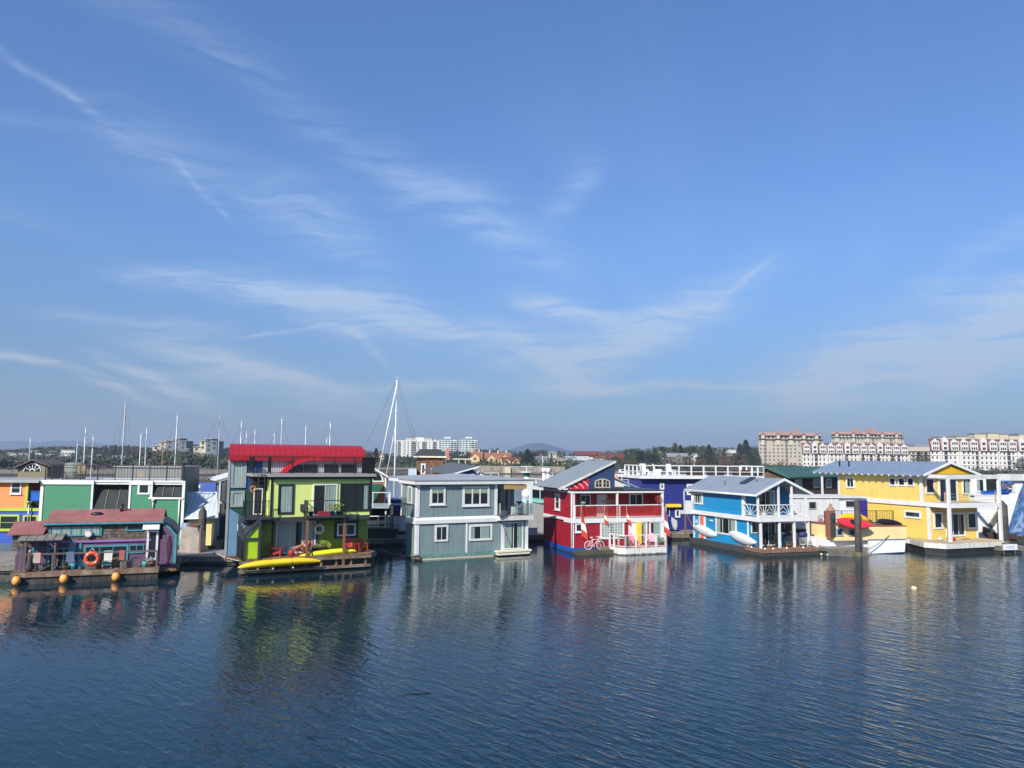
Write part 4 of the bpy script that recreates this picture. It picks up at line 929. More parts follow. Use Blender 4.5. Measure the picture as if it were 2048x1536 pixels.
# ================================================================ YELLOW float home
Y=Fr((36.3,64.31),20)
YS=M('yellow_batten_siding',lin((216,190,102)),.55,'batten',.45,bump=.02,var=.05,board=.02)
YL=M('yellow_lap_siding',lin((214,182,90)),.55,'lap',.2,bump=.03,var=.05)
yh=house(Y,'houseboat','two storey yellow float home with white balcony posts and blue grey roof','houseboat')
XR=5.5
m_=MB(); m_.box(0,XR,2.0,13.2,.9,3.7); m_.build('lower_wall',yh,YL)
m_=MB(); m_.box(0,XR,2.7,12.4,4.06,6.42); m_.py([(0,6.421),(XR,6.421),(2.45,7.32)],2.72,12.3); m_.build('upper_wall',yh,YS)
m_=MB(); m_.box(.1,XR-.1,2.66,2.70,4.06,6.4); m_.build('end_wall',yh,YL)
MB().py([(.1,6.46),(XR-.1,6.46),(2.45,7.24)],2.0,2.68).build('gable_panel',yh,M('shaded_gable_yellow',lin((215,165,30)),.6))  # gable yellow deepened to ochre, painting in the roof's shade
m_=MB(); gable(m_,-.68,6.0,1.8,15.2,6.42,2.45,7.52,.12); m_.build('roof',yh,M('blue_metal_roof',(.25,.31,.39),.42,'seamy',.45,bump=.03,metal=.3))
m_=MB(); m_.prism([(-.70,1.74,6.26),(2.45,1.74,7.34),(6.02,1.74,6.26),(6.02,1.74,6.46),(2.45,1.74,7.56),(-.70,1.74,6.46)],(0,.055,0)); m_.build('barge_board',yh,WHITE)
for i in range(17): MB().box(-.74,-.0,2.3+i*.78,2.42+i*.78,6.22,6.33).build('rafter_tail',yh,WHITE)
m_=MB(); m_.box(-.12,5.95,-.02,.16,6.10,6.46); m_.box(-.12,.06,.16,2.66,6.12,6.44); m_.box(5.78,5.95,.16,2.66,6.12,6.44); m_.build('trellis_beam',yh,WHITE2)
m_=MB(); m_.box(-.12,5.95,-.02,.2,3.70,4.08); m_.box(-.12,-.002,.2,13.2,3.70,4.08); m_.box(5.75,5.95,.2,2.0,3.70,4.08); m_.build('mid_band',yh,WHITE)
MB().box(.0,5.75,.2,2.7,3.98,4.07).build('balcony_floor',yh,M('new_plywood',(.45,.36,.24),.8,'plankx',.3))
for (x,y,za,zb_) in((.02,.06,.93,3.70),(5.82,.06,.93,3.70),(.02,.06,4.08,6.10),(5.82,.06,4.08,6.10)):
    MB().box(x-.10,x+.12,y-.1,y+.12,za,zb_).build('post',yh,WHITE)
for x in(-.1,5.7): MB().box(x,x+.08,.3,.38,4.08,5.0).build('rail_post',yh,M('bare_wood',(.45,.30,.16),.8))
m_=MB()
for q in(.25,.5,.75): m_.tube((-.06,.3,4.08+q),(5.74,.3,4.08+q),.012,n=4)
m_.build('wire_rail',yh,STEEL)
trim(Y,yh,[(-.05,.12,2.60,2.656,4.08,6.3),(-.05,-.004,2.656,2.85,4.08,6.3),(-.05,.10,1.94,1.996,.93,3.7),(-.05,-.004,2.0,2.2,.93,3.7),(-.05,-.004,12.2,12.4,4.08,6.3),(XR-.1,XR+.02,1.94,1.996,.93,3.7)])
for r_ in((1693,954,1709.5,976),): window(Y,yh,'L',0,r_,fwid=.14,div=(2,1))
for r_ in((1779,954.5,1792.4,972),(1796.5,954.5,1811,972.3),(1814.5,954.5,1829,972.5)): window(Y,yh,'L',0,r_,fwid=.12)
window(Y,yh,'L',0,(1809,1021,1842.6,1036.6),fwid=.16)
window(Y,yh,'F',2.66,(1850,955.5,1868.7,988),fwid=.14); window(Y,yh,'F',2.66,(1876.6,956,1914.7,1006),fwid=.17,div=(2,1),name='french_door',bar_=.12); window(Y,yh,'F',2.66,(1924,956,1940,989),fwid=.12,style='room',curt=[(.3,.9)])
window(Y,yh,'F',2.0,(1866.6,1024,1884.6,1058),fwid=.15); window(Y,yh,'F',2.0,(1891.7,1025,1929.3,1073),fwid=.15,div=(3,1),name='french_door',bar_=.05); window(Y,yh,'F',2.0,(1933.5,1024,1952.5,1058),fwid=.15)
a=Y.l(1646,1000,-.3); MB().box(-.35,-.2,a[0],a[0]+.16,3.0,6.35).build('rear_post',yh,WHITE)
HUL=[(-.35,-.25),(.6,-.62),(5.6,-.62),(6.2,-.2),(6.2,13.6),(-.75,13.6),(-.75,2.2)]
MB().pz([(-2.2,.6),(-1.4,-.75),(5.3,-.5),(6.1,.2),(6.1,13.6),(-.9,13.6),(-.9,3.2)],-.3,.5).build('float',yh,M('black_hull',(.018,.018,.02),.5,streak=.3,weed=.08))
MB().pz([(-2.3,.6),(-1.5,-.85),(5.3,-.6),(6.2,.15),(6.2,13.7),(-1.0,13.7),(-1.0,3.2)],.502,.88).build('deck_edge',yh,M('pale_hull_paint',(.62,.60,.55),.6,streak=.3))
MB().pz([(-2.2,.6),(-1.42,-.75),(5.28,-.5),(6.1,.2),(6.1,13.6),(-.9,13.6),(-.9,3.2)],.882,.92).build('deck_floor',yh,M('plywood_deck',(.50,.40,.26),.85,'plankx',.3))
MB().box(-1.0,.1,-.76,-.70,.6,.8).box(5.0,5.3,-.62,-.56,.6,.8).build('scupper',yh,BLACK)
for i,(x,y,l,mt_) in enumerate(((1.3,.9,'red tool bag lying on the yellow home deck',RED),(.3,1.3,'white sheet crumpled on the yellow home deck',WHITE2),(3.0,1.2,'stack of boards on the yellow home deck',M('bare_wood',(.45,.30,.16),.8)))):
    nm=('tool_bag','crumpled_sheet','board_stack')[i]
    if i==2: m_=MB(); [m_.box(-.9+.05*k,.9-.08*k,-.1,.1,.03*k,.03*k+.026) for k in range(4)]
    else: m_=MB(); m_.ell((0,0,.12),.38,.2,.13,12,8); m_.ell((.2,.05,.2),.15,.1,.1)
    tag(m_.build(nm,None,mt_,Y.W(x,y,.92),Y.r+.3),l,('bag','sheet','boards')[i])
# ================================================================ GREEN home and ORANGE home (left)
Gn=Fr((-35.3,58.56),5.3)
GSD=M('emerald_lap_siding',lin((5,112,74)),.55,'lap',.17,bump=.03,var=.06)
gh=house(Gn,'houseboat','emerald green two storey float home with white trim and slanted dark glazing','houseboat')
gx=lambda px,py=990: Gn.f(px,py)[0]
gz=lambda px,py: Gn.f(px,py)[1]
xA,xB,xC,xD,xE=-.05,gx(186),gx(259),gx(304),gx(367)
zT=5.44; zL1=gz(220,1021); zL2=gz(330,996)
SK=-.37
def sbox(m_,x0,x1,y0_,y1,z0,z1_): m_.pz([(x0+SK*y0_*(x0>5),y0_),(x1+SK*y0_*(x1>5),y0_),(x1+SK*y1*(x1>5),y1),(x0+SK*y1*(x0>5),y1)],z0,z1_)
m_=MB(); m_.box(xA,xB,0,7,.6,zT-.3); m_.box(xB,xC,0,.898,.6,zL1); m_.box(xC,xD,0,.898,.6,zT-.3); m_.box(xD,xE,0,.5,.6,zL2)
m_.pz([(xB,.9),(xE-.3,.9),(xE-2.6,7),(xB,7)],.6,zT-.3); m_.box(xD,xE,.5,.898,.6,zT-.3)
m_.build('wall',gh,GSD)
m_=MB(); m_.box(xA-.1,xB+.05,-.10,-.002,zT-.32,zT); m_.box(xC-.02,xD+.05,-.10,-.002,zT-.32,zT); m_.box(xB+.05,xC-.02,.0,.08,zT-.13,zT); m_.box(xD+.05,xE,.0,.08,zT-.13,zT); m_.pz([(xA,.08),(xE,.08),(xE-2.6,7),(xA,7)],zT-.3,zT-.02)
m_.build('parapet',gh,WHITE)
for (a_,b_,z0_,z1_) in((xA-.1,xA+.12,.6,zT-.33),(xB-.12,xB+.02,zL1+.05,zT-.33),(xC-.04,xC+.1,zL1+.02,zT-.33),(xD-.12,xD+.04,zL2+.02,zT-.33),(xE-.1,xE+.1,.6,zT)):
    MB().box(a_,b_,-.06,-.003,z0_,z1_).build('corner_board',gh,WHITE)
MB().box(xB-.4,xD,-.12,-.003,zL1-.10,zL1+.02).build('sill',gh,WHITE); MB().box(xD-.2,xE+.05,-.12,-.003,zL2-.08,zL2+.06).build('sill',gh,WHITE)
TINT=M('dark_green_tinted_glass',(.008,.016,.013),.75,var=.5)
for (a_,b_,z0_,d0) in((xB+.04,xC-.05,zL1+.04,.8),(xD+.05,xE-.1,zL2+.08,.4)):
    g_=MB().prism([(a_,.0,z0_),(b_,.0,z0_),(b_,d0,zT-.16),(a_,d0,zT-.16)],(0,.03,0)).build('slanted_glazing',gh,TINT)
    for k in range(4):
        x=a_+(b_-a_)*k/3; MB().bar((x,-.03,z0_),(x,d0-.03,zT-.16),.05).build('glazing_bar',g_,DGREY)
    MB().box(a_-.03,b_+.03,-.05,.0,z0_-.02,z0_+.08).build('lower_rail',g_,BLACK)
window(Gn,gh,'F',0,(276,965,300.5,988.8),fwid=.13)
railing(gh,[(xA,3.5),(xA,.35),(xE-.15,.35),(xE-1.3,3.5)],zT-.02,1.15,BLACK,post=1.25,pick=.22,pw=.018,rw=.05,name='roof_rail')
MB().path([(gx(308),-.1,zL2-.1),(gx(308),-.1,3.2)],.05).lathe([(.12,0),(.16,.12)],(gx(308),-.1,zL2-.24),10).build('downpipe',gh,WHITE2)
MB().path([(xE-.25,-.1,zL2-.1),(xE-.25,-.1,1.9),(xE-.6,-.12,1.7),(xE-.6,-.12,.9)],.055).build('downpipe',gh,WHITE)
MB().pz([(xA,-.05),(xE,-.05),(xE-2.6,7),(xA,7)],-.2,.6).build('float',gh,WOODD)
o=thing('patio_chair','tan cloth chair on the green home roof deck','chair',Gn.W(gx(145,945),1.2,zT),Gn.r); MB().box(-.3,.3,-.2,.25,.35,.42).build('seat',o,BLACK); MB().bar((0,.2,.4),(0,.32,1.15),.55,.05).build('backrest',o,M('tan_cloth',(.25,.19,.11),.9)); MB().path([(-.3,-.2,0),(-.3,-.2,.6),(-.3,.25,.6),(-.3,.25,0)],.02).path([(.3,-.2,0),(.3,-.2,.6),(.3,.25,.6),(.3,.25,0)],.02).build('leg_frame',o,BLACK)
o=thing('hot_tub','grey cylindrical tank on the left of the green home roof deck','tank',Gn.W(.9,3.0,zT),0); MB().lathe([(.75,0),(.8,.6),(.75,1.2),(.4,1.3)],n=18).build('tank',o,M('tank_grey_green',(.18,.2,.17),.7)); MB().torus((0,0,.5),.79,.02,'z',18,5).torus((0,0,.9),.79,.02,'z',18,5).build('band',o,DGREY)
o=tag(MB().torus((0,0,0),.2,.03,'y',14,6).bar((-.3,0,0),(.3,0,0),.05).bar((0,0,-.3),(0,0,.3),.05).bar((-.2,0,-.2),(.2,0,.2),.05).bar((-.2,0,.2),(.2,0,-.2),.05).build('rail_ornament',None,M('tan_ornament',(.35,.3,.2),.8),Gn.W(gx(279,945),.3,zT+.5),Gn.r),'small tan ship wheel ornament on the green home roof rail','ornament')
oh=house(Gn,'houseboat','orange and cobalt blue float home with lime trim at the left edge','houseboat')
OS=M('orange_lap_siding',lin((228,128,58)),.55,'lap',.2,bump=.03,var=.05); CB=M('cobalt_siding',lin((35,70,165)),.55,'lap',.2,bump=.02); LT=M('lime_trim',lin((170,190,60)),.55)
xo1=gx(55,1000); xo2=-.16; xo0=xo1-6.5; zb_=gz(20,1022); zc=gz(20,1016); zo=5.28
m_=MB(); m_.box(xo0,xo1,0.02,7,zc,zo); m_.box(xo1,xo2,1.3,7,zc,zo); m_.box(xo1,xo2,.02,1.3,gz(65,963),zo); m_.build('upper_wall',oh,OS)
MB().box(xo0,xo2,0.02,7,.7,zb_).build('lower_wall',oh,CB)
MB().box(xo0,xo2,-.06,1.3,zb_,zc).build('mid_band',oh,LT); MB().box(xo1-.16,xo1+.02,-.05,.015,zc,gz(52,963)).build('corner_board',oh,LT)
MB().box(xo0-.2,xo2+.02,-.35,7.2,zo,zo+.1).box(xo0-.2,xo2+.02,-.4,-.351,zo-.04,zo+.14).build('roof',oh,M('grey_roof_edge',(.33,.33,.33),.6))
window(Gn,oh,'F',.02,(22,963.5,43.5,988),fwid=.10,div=(1,2),sill=True); window(Gn,oh,'F',.02,(-2,1029,39,1061),fwid=.14,div=(1,2),fm=LT,sill=True); window(Gn,oh,'F',.02,(46,1030,76,1062),fwid=.12,div=(2,1),fm=LT)
window(Gn,oh,'F',1.3,rc=(xo1+.5,xo2-.05,zc+.1,zo-.5),fwid=.06,fm=LT)
o=thing('blue_tub','blue plastic tub on the orange home balcony','tub',Gn.W((xo1+xo2)/2+.05,.45,zc+.55),Gn.r); MB().box(-.45,.45,-.3,.3,0,.65).build('tub',o,M('blue_plastic',lin((25,90,175)),.4)); MB().box(-.5,.5,-.35,.35,.65,.72).build('lid',o,M('blue_plastic',lin((25,90,175)),.4))
MB().box(xo1+.1,xo2-.05,.1,.9,zc,zc+.54).build('balcony_bench',oh,DARK)
MB().path([(gx(60,1010)+.05,-.25,3.7),(gx(60,1010)+.05,-.25,1.5)],.05).lathe([(.12,0),(.22,.1),(.22,.15)],(gx(60,1010)+.05,-.25,3.7),10).build('roof_vent_pipe',oh,STEEL)
# ================================================================ shingled barge home (front left)
S=Fr((-28.22,44.57),20.9)
PUR=M('purple_lap_siding',lin((92,62,92)),.6,'lap',.16,bump=.025,var=.15)
TEAL=M('teal_trim_paint',lin((66,140,150)),.55,var=.15,streak=.2)
SHG=M('old_cedar_shingles',(.20,.16,.12),.9,'shingle',.17,bump=.03,col2=(.08,.065,.055),streak=.3)
RRF=M('faded_red_roofing',lin((150,92,88)),.85,var=.25,col2=lin((140,92,88)),streak=.2)
sh=house(S,'houseboat','small shingled barge home with faded red roof and teal window frames','houseboat')
MB().box(-.05,7.5,-.05,5.2,-.3,.52).build('barge_hull',sh,M('black_barge_timber',(.03,.028,.025),.7,'plankx',.4,col2=(.06,.05,.04)))
m_=MB(); m_.box(-.1,7.55,-.1,1.2,.52,.68); m_.box(7.3,8.6,1.0,5.0,.3,.62); m_.build('deck',sh,PLANKB)
MB().box(-.1,7.55,-.16,-.1,.40,.66).build('rub_rail',sh,M('worn_brown_timber',(.17,.10,.065),.8,'rough',col2=(.25,.2,.15)))
m_=MB(); m_.box(-.1,7.6,1.0,4.6,.68,2.25)
m_.build('lower_wall',sh,PUR)
xm0=S.f(97,1050,1)[0]; xm1=S.f(322,1040,1)[0]
m_=MB(); m_.box(xm0,xm1,.97,4.6,2.25,3.30); m_.box(-.35,xm0,.9,4.4,2.0,2.72); m_.build('shingle_wall',sh,SHG)
def slab(mb,x0,x1,ya,za,yb,zb,th): mb.pxx([(ya,za),(yb,zb),(yb,zb-th),(ya,za-th)],x0,x1)
m_=MB(); slab(m_,xm0-.15,xm1+.15,.75,3.42,2.8,4.02,.10); slab(m_,xm0-.15,xm1+.15,4.8,3.42,2.802,4.02,.10); m_.build('roof',sh,RRF)
m_=MB(); slab(m_,-.6,xm0-.16,.65,2.80,2.5,3.38,.08); slab(m_,-.6,xm0-.16,4.6,2.8,2.502,3.38,.08); m_.build('low_roof',sh,RRF)
MB().box(xm0-.18,xm1+.18,.68,.745,3.26,3.36).build('eave_board',sh,TEAL); MB().box(xm0-.2,xm1+.1,.80,.95,3.14,3.25).build('painted_eave_shade',sh,BLACK)  # black strip below the eave paints in its shadow
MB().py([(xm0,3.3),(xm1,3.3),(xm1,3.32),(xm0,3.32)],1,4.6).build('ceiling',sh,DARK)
MB().pxx([(1.0,3.3),(4.6,3.3),(2.8,3.85)],xm0,xm0+.1).pxx([(1.0,3.3),(4.6,3.3),(2.8,3.85)],xm1-.1,xm1).build('gable_end',sh,SHG)
window(S,sh,'F',.97,(99,1050.5,204,1072),fwid=.08,div=(5,1),style='room',fm=TEAL,curt=[(.02,.18),(.22,.38),(.42,.58),(.62,.79),(.82,.98)],bar_=.08)
window(S,sh,'F',.97,(252,1044,287.5,1062),fwid=.09,fm=TEAL)
a0,a1,z0,z1=rect(S,'F',.9,(287,1042,320,1058)); MB().prism([(a0,.55,z0),(a1,.55,z0),(a1,.95,z1),(a0,.95,z1)],(0,.02,.03)).build('door_canopy',sh,M('white_corrugated',(.72,.70,.66),.6,'corr',.09))
window(S,sh,'F',1.0,(95,1095,159,1136),fwid=.1,div=(2,1),fm=TEAL,style='dark'); window(S,sh,'F',1.0,(168,1090,256,1131),fwid=.1,div=(3,1),fm=TEAL,style='dark'); window(S,sh,'F',1.0,(258,1089,288,1106),fwid=.06,fm=TEAL,div=(2,1))
window(S,sh,'F',.96,(293,1060,316,1120),fwid=.12,style='dark',name='white_door')
MB().box(xm0,xm1-.5,.90,.965,2.18,2.30).build('belt_board',sh,M('violet_trim',lin((140,100,160)),.6)); MB().box(-.1,xm0,.93,.99,1.95,2.04).build('belt_board',sh,TEAL)
for px in(66,96,160): x=S.f(px,1110,1)[0]; MB().box(x-.05,x+.05,.94,.996,.68,2.2).build('corner_board',sh,TEAL)
# right end bay
m_=MB(); m_.py([(7.6,.68),(8.35,.68),(8.35,2.5),(7.95,3.0),(7.6,3.2)],.9,4.4); m_.build('end_bay',sh,PUR)
m_=MB(); m_.prism([(8.27,.84,.68),(8.42,.84,.68),(8.42,.84,2.5),(8.0,.84,3.02),(7.6,.84,3.3),(7.6,.84,3.15),(7.93,.84,2.9),(8.27,.84,2.45)],(0,.055,0)); m_.build('bay_trim',sh,TEAL)
m_=MB(); m_.prism([(7.6,.7,3.32),(8.05,.7,3.05),(8.5,.7,2.55),(8.5,.7,2.62),(8.08,.7,3.14),(7.6,.7,3.42)],(0,3.8,0)); m_.build('bay_roof',sh,BLACK)
m_=MB(); x=7.98
m_.prism([(x-.05,.84,1.05),(x+.05,.84,1.05),(x+.11,.84,1.5),(x+.12,.84,2.0),(x+.05,.84,2.4),(x,.84,2.5),(x-.05,.84,2.4),(x-.12,.84,2.0),(x-.1,.84,1.5)],(0,.05,0)).prism([(x-.02,.84,1.05),(x+.1,.84,.8),(x-.1,.84,.8)],(0,.05,0)); tag(m_.build('wall_fish',sh,M('dark_maroon',(.06,.02,.03),.7)))
railing(sh,[(.1,-.02),(7.4,-.02)],.68,1.0,M('old_rail_timber',(.13,.09,.075),.85,'rough'),post=1.82,pick=0,rw=.09,pr=.05,mid=[],name='deck_railing')
m_=MB()
for x,y in((.35,.0),(2.0,.0),(.35,.9),(2.0,.9)): m_.bar((x,y,.68),(x,y,2.45),.09)
m_.bar((.2,0,2.42),(2.2,0,2.42),.09); m_.bar((2.0,0,2.0),(1.6,0,2.4),.06); m_.build('porch_frame',sh,M('violet_grey_timber',(.12,.09,.11),.8,'rough'))
m_=MB()
for k in range(5): x=.1+k*.46; m_.prism([(x,-.2,2.46),(x+.42,-.2,2.46),(x+.42,1.0,2.72),(x,1.0,2.72)],(0,0,.04))
m_.build('porch_roof',sh,WOODG)
OR=M('life_ring_orange',lin((228,84,48)),.5,var=.15,streak=.2)
p=S.f(184,1117,-.12); life_ring(S,p[0],-.15,p[1],.42,OR,'orange life ring hung on the deck rail of the shingled barge home',M('ring_band_grey',(.45,.35,.3),.6))
for px,py,l in((33,1158,'orange float buoy at the left end of the barge hull'),(128,1155,'orange float buoy in the middle of the barge hull'),(232,1151,'orange float buoy at the right of the barge hull')):
    p=S.f(px,py,-.35); o=thing('buoy',l,'buoy',S.W(p[0],-.35,.28-.06*0),S.r,'orange buoys along the barge hull'); MB().ell((0,0,0),.23,.23,.26,16,12).build('float',o,M('buoy_orange',lin((240,160,80)),.5,var=.2,streak=.2)); MB().lathe([(.05,.22),(.05,.32),(.02,.34)],n=8).build('eye',o,BLACK); MB().path([(0,0,.3),(0,.22,.5)],.012).build('rope',o,M('mooring_rope',(.28,.25,.18),.9))
p=S.f(177,1068,.85); o=thing('wall_clock','round white dial clock on the shingle wall of the barge home','clock',S.W(p[0],.85,p[1]),S.r); MB().lathe([(.17,0),(.22,-.02),(.22,-.06),(.17,-.06)],n=20,axis='y').build('rim',o,M('mauve_rim',(.3,.26,.28),.5)); MB().lathe([(.17,-.065),(.16,-.07)],n=20,axis='y').build('dial',o,WHITE)
# deck clutter of the barge, each a real thing
def clutter(kind,x,y,l,z=.68):
    W_=S.W(x,y,z)
    if kind=='chair':
        o=thing('folding_chair',l,'chair',W_,S.r); MB().box(-.24,.24,-.22,.22,.4,.44).build('seat',o,WHITE2); MB().bar((0,.2,.44),(0,.3,1.0),.44,.03).build('backrest',o,WHITE2); MB().path([(-.22,-.2,0),(-.22,.2,.42)],.015).path([(.22,-.2,0),(.22,.2,.42)],.015).path([(-.22,.2,0),(-.22,-.2,.42)],.015).path([(.22,.2,0),(.22,-.2,.42)],.015).build('leg_frame',o,STEEL)
    if kind=='crate':
        o=thing('crate',l,'crate',W_,S.r+.2); m_=MB()
        for k in range(3): m_.box(-.3,.3,-.2,-.18,.02+.13*k,.12+.13*k).box(-.3,.3,.18,.2,.02+.13*k,.12+.13*k).box(-.3,-.28,-.17,.17,.02+.13*k,.12+.13*k).box(.28,.3,-.17,.17,.02+.13*k,.12+.13*k)
        m_.box(-.28,.28,-.17,.17,0,.02); m_.build('slats',o,WOODG); m_=MB(); m_.leaves((0,0,.3),.22,40,.08,.12,5); m_.build('contents',o,M('mixed_rags',(.25,.28,.30),.9),recalc=False)
    if kind=='wheel':
        o=thing('old_wheel',l,'wheel',W_,S.r); MB().torus((0,0,.3),.27,.03,'y',20,6).build('rim',o,WOODG); m_=MB(); [m_.tube((0,0,.3),(.26*math.cos(k),0,.3+.26*math.sin(k)),.012,n=4) for k in(0,.8,1.6,2.4,3.1,3.9,4.7,5.5)]; m_.build('spokes',o,WOODG)
    if kind=='bin':
        o=thing('bucket',l,'bucket',W_,0); MB().lathe([(.14,0),(.18,.36),(.17,.36),(.13,.04)],n=14).build('bucket',o,M('teal_plastic',lin((60,140,150)),.5)); MB().torus((0,0,.36),.17,.012,'y',12,5,0,math.pi).build('handle',o,STEEL)
clutter('chair',4.7,.4,'white folding chair beside the orange life ring on the barge deck')
clutter('crate',5.7,.45,'wooden crate of odds and ends on the barge deck right of the white chair')
clutter('wheel',6.2,.35,'old spoked wheel standing near the barge railing'); clutter('bin',6.75,.4,'teal bucket near the white door on the barge deck'); clutter('bin',3.3,.4,'teal bucket under the left windows of the barge home'); clutter('crate',1.3,.5,'crate under the porch of the barge home')
pot_plant(S.W(4.2,.5,.68),'potted plant behind the life ring on the barge deck',.15,.25,.22,seed=50); pot_plant(S.W(7.0,.3,.68),'pale flowering plant by the right rail post of the barge',.15,.25,.26,leafm=M('pale_flowers',(.45,.38,.38),.8,col2=LEAF and (.07,.12,.03)),seed=51)
for (x_,w_,c_,l) in((.95,.35,(.55,.40,.30),'tan towel draped over the barge rail near its left end'),(2.6,.4,(.12,.16,.25),'navy towel draped over the barge rail left of the life ring'),(5.35,.3,(.45,.12,.10),'red towel draped over the barge rail right of the white chair')):
    tag(MB().pxx([(-.07,1.2),(-.06,1.74),(0,1.76),(.07,1.74),(.08,1.3),(.06,1.3),(.05,1.70),(-.045,1.70),(-.055,1.2)],0,w_).build('towel',None,M(l.split()[0]+'_towel',c_,.95,var=.3),S.W(x_,-.02,0),S.r),l,'towel')
clutter('bin',2.9,.55,'second teal bucket further left under the barge windows'); clutter('crate',3.8,.6,'crate behind the orange life ring on the barge deck'); clutter('crate',6.9,.75,'crate beside the white door of the barge home')
pot_plant(S.W(2.5,.3,.68),'low bushy plant in a pot left of the life ring on the barge',.14,.22,.2,seed=52); pot_plant(S.W(5.1,.7,.68),'dry plant in a pot behind the white chair on the barge',.14,.22,.26,leafm=M('dry_grass',(.22,.15,.07),.9),seed=53)
o=thing('paddle_board','faded blue board leaning on the barge wall beside the porch','board',S.W(2.75,.85,.68),S.r); b_=MB(); b_.prism([(math.cos(k*math.pi/8)*.22,0,.85+.85*math.sin(k*math.pi/8)) for k in range(16)],(0,.06,0)); b_.build('board',o,M('faded_blue_board',(.12,.22,.28),.6,var=.3)); MB().box(-.12,.12,-.02,-.001,.7,.8).build('pad',o,DGREY)
o=thing('garden_figure','dark carved figure standing at the left end of the barge deck','figure',S.W(.75,.1,.68),S.r); MB().lathe([(.16,0),(.2,.3),(.13,.7),(.17,.95),(.06,1.05)],n=12).build('torso',o,M('dark_carving',(.07,.05,.05),.8)); MB().ell((0,0,1.15),.11,.11,.13).build('head',o,M('tan_carving',(.30,.20,.15),.8))
o=thing('ramp_board','grey boards leaning on the barge deck beside the porch','boards',S.W(2.1,.15,.68),S.r); m_=MB(); [m_.bar((-.9,.15*k,0.03),(.1,.15*k,.55),.13,.02) for k in range(4)]; m_.build('boards',o,WOODG)
o=thing('chimney_pipe','black stove pipe on the faded red roof of the barge home','stove pipe',S.W(xm1-2.35,2.4,3.88),0); MB().lathe([(.1,0),(.1,.38)],n=12).build('pipe',o,BLACK); MB().lathe([(.15,.40),(.15,.44),(.02,.5)],n=12).build('cap',o,BLACK)
tag(MB().ell((0,0,0),.35,.2,.12).build('roof_lump',None,BLACK,S.W(xm1-3.65,1.9,3.8),S.r),'black tarp bundle on the faded red roof of the barge home','tarp')
# ================================================================ moored workboat with cream cabin
T=Fr((atz(1737,1108,0).x,atz(1737,1108,0).y),12)
CRM=M('cream_hull_paint',lin((236,208,150)),.55,var=.08,streak=.15); HW=M('white_hull_paint',(.74,.75,.77),.45,streak=.12)
tb=house(T,'workboat','cream and white wooden boat with a boxy cabin and kayaks on its roof','boat')
wT=T.f(1812,1100,0)[0]
zc_=T.f(1770,1078,0)[1]; ztop=T.f(1770,1053,0)[1]
sec=[(.0,zc_),(wT,zc_),(wT-.12,.12),(wT*.55,-.2),(.25,.0)]
m_=MB(); m_.prism([(x,0,z) for x,z in sec],(-1.0,7.5,0)); m_.build('hull',tb,HW)
m_=MB(); m_.prism([(-.06,-.05,zc_+.0),(wT+.06,-.05,zc_),(wT+.06,-.05,ztop),(.0,-.05,ztop)],(0,.06,0)); m_.build('stern_panel',tb,CRM)
MB().box(-.06,.3,.02,.25,zc_,ztop).build('quarter_post',tb,CRM); MB().prism([(-.08,-.08,ztop),(wT+.1,-.08,ztop),(wT+.1,-.08,ztop+.07),(-.08,-.08,ztop+.07)],(-.5,3.0,0)).build('aft_deck',tb,M('rust_red_deck',lin((150,90,70)),.7))
MB().bar((-.05,-.07,zc_),(wT+.08,-.07,zc_),.05).build('rubbing_strake',tb,TRIMG)
MB().prism([(.2,-.02,.02),(wT-.15,-.02,.12),(wT-.2,-.02,-.25),(.3,-.02,-.3)],(0,.1,0)).build('boot_stripe',tb,M('navy_hull_paint',(.01,.015,.06),.5))
# cabin forward of the stern, its side towards the dock
xa=T.f(1671,1060,-.1)[0]; zca=T.f(1700,1081,-.1)[1]; zcb=T.f(1700,1052,-.1)[1]
m_=MB(); m_.prism([(xa,-.1,zca),(-.08,-.1,zca),(-.08,-.1,zcb-.1),(xa,-.1,zcb+.08)],(-.4,3.5,0)); m_.build('cabin',tb,CRM)
MB().prism([(xa-.1,-.15,zcb+.09),(-.0,-.15,zcb-.09),(-.0,-.15,zcb-.02),(xa-.1,-.15,zcb+.15)],(-.4,3.6,0)).build('cabin_roof',tb,M('rust_red_deck',lin((150,90,70)),.7))
m_=MB(); m_.prism([(xa-.6,.5,.45),(.15,.3,.15),(-.05,.3,zca),(xa-.6,.4,zca)],(-.6,3,0)); m_.build('forward_hull',tb,HW)
window(T,tb,'F',-.1,(1672,1056,1686,1072),fwid=.1,fm=M('grey_blue_frame',(.28,.36,.42),.6)); window(T,tb,'F',-.1,(1697,1058,1710,1072),fwid=.1,fm=M('grey_blue_frame',(.28,.36,.42),.6))
a=T.f(1658,1024,-.05); b=T.f(1672,1075,-.05)
m_=MB(); m_.box(a[0],b[0],-.05,.5,b[1],a[1]); m_.build('companion_house',tb,M('brown_door_frame',lin((140,88,70)),.7)); MB().box(a[0]+.08,b[0]+.0,-.10,-.052,b[1]+.05,a[1]-.08).build('door',tb,DGREY); MB().box(a[0]+.3,b[0]-.12,-.12,-.102,a[1]-.85,a[1]-.5).build('door_window',tb,GLASS)
railing(tb,[(xa+.2,1.6),(wT,1.4)],zcb,1.1,BLACK,post=1.6,pick=.16,pw=.02,rw=.04,name='deck_rail')
MB().prism([(xa+.1,1.3,zcb),(wT,1.2,zcb),(wT,2.8,zcb),(xa+.1,2.9,zcb)],(0,0,.05)).build('upper_deck',tb,WOODG)
YK3=M('kayak_orange_yellow',lin((246,176,20)),.35); RK=M('kayak_red',lin((226,52,70)),.35); BK=M('kayak_black',(.012,.013,.018),.3)
aimk('kayak','yellow kayak behind the red kayak on the workboat cabin roof',T,(1674,1036),(1738,1040),.25,YK3,.8,.75,upside=True)
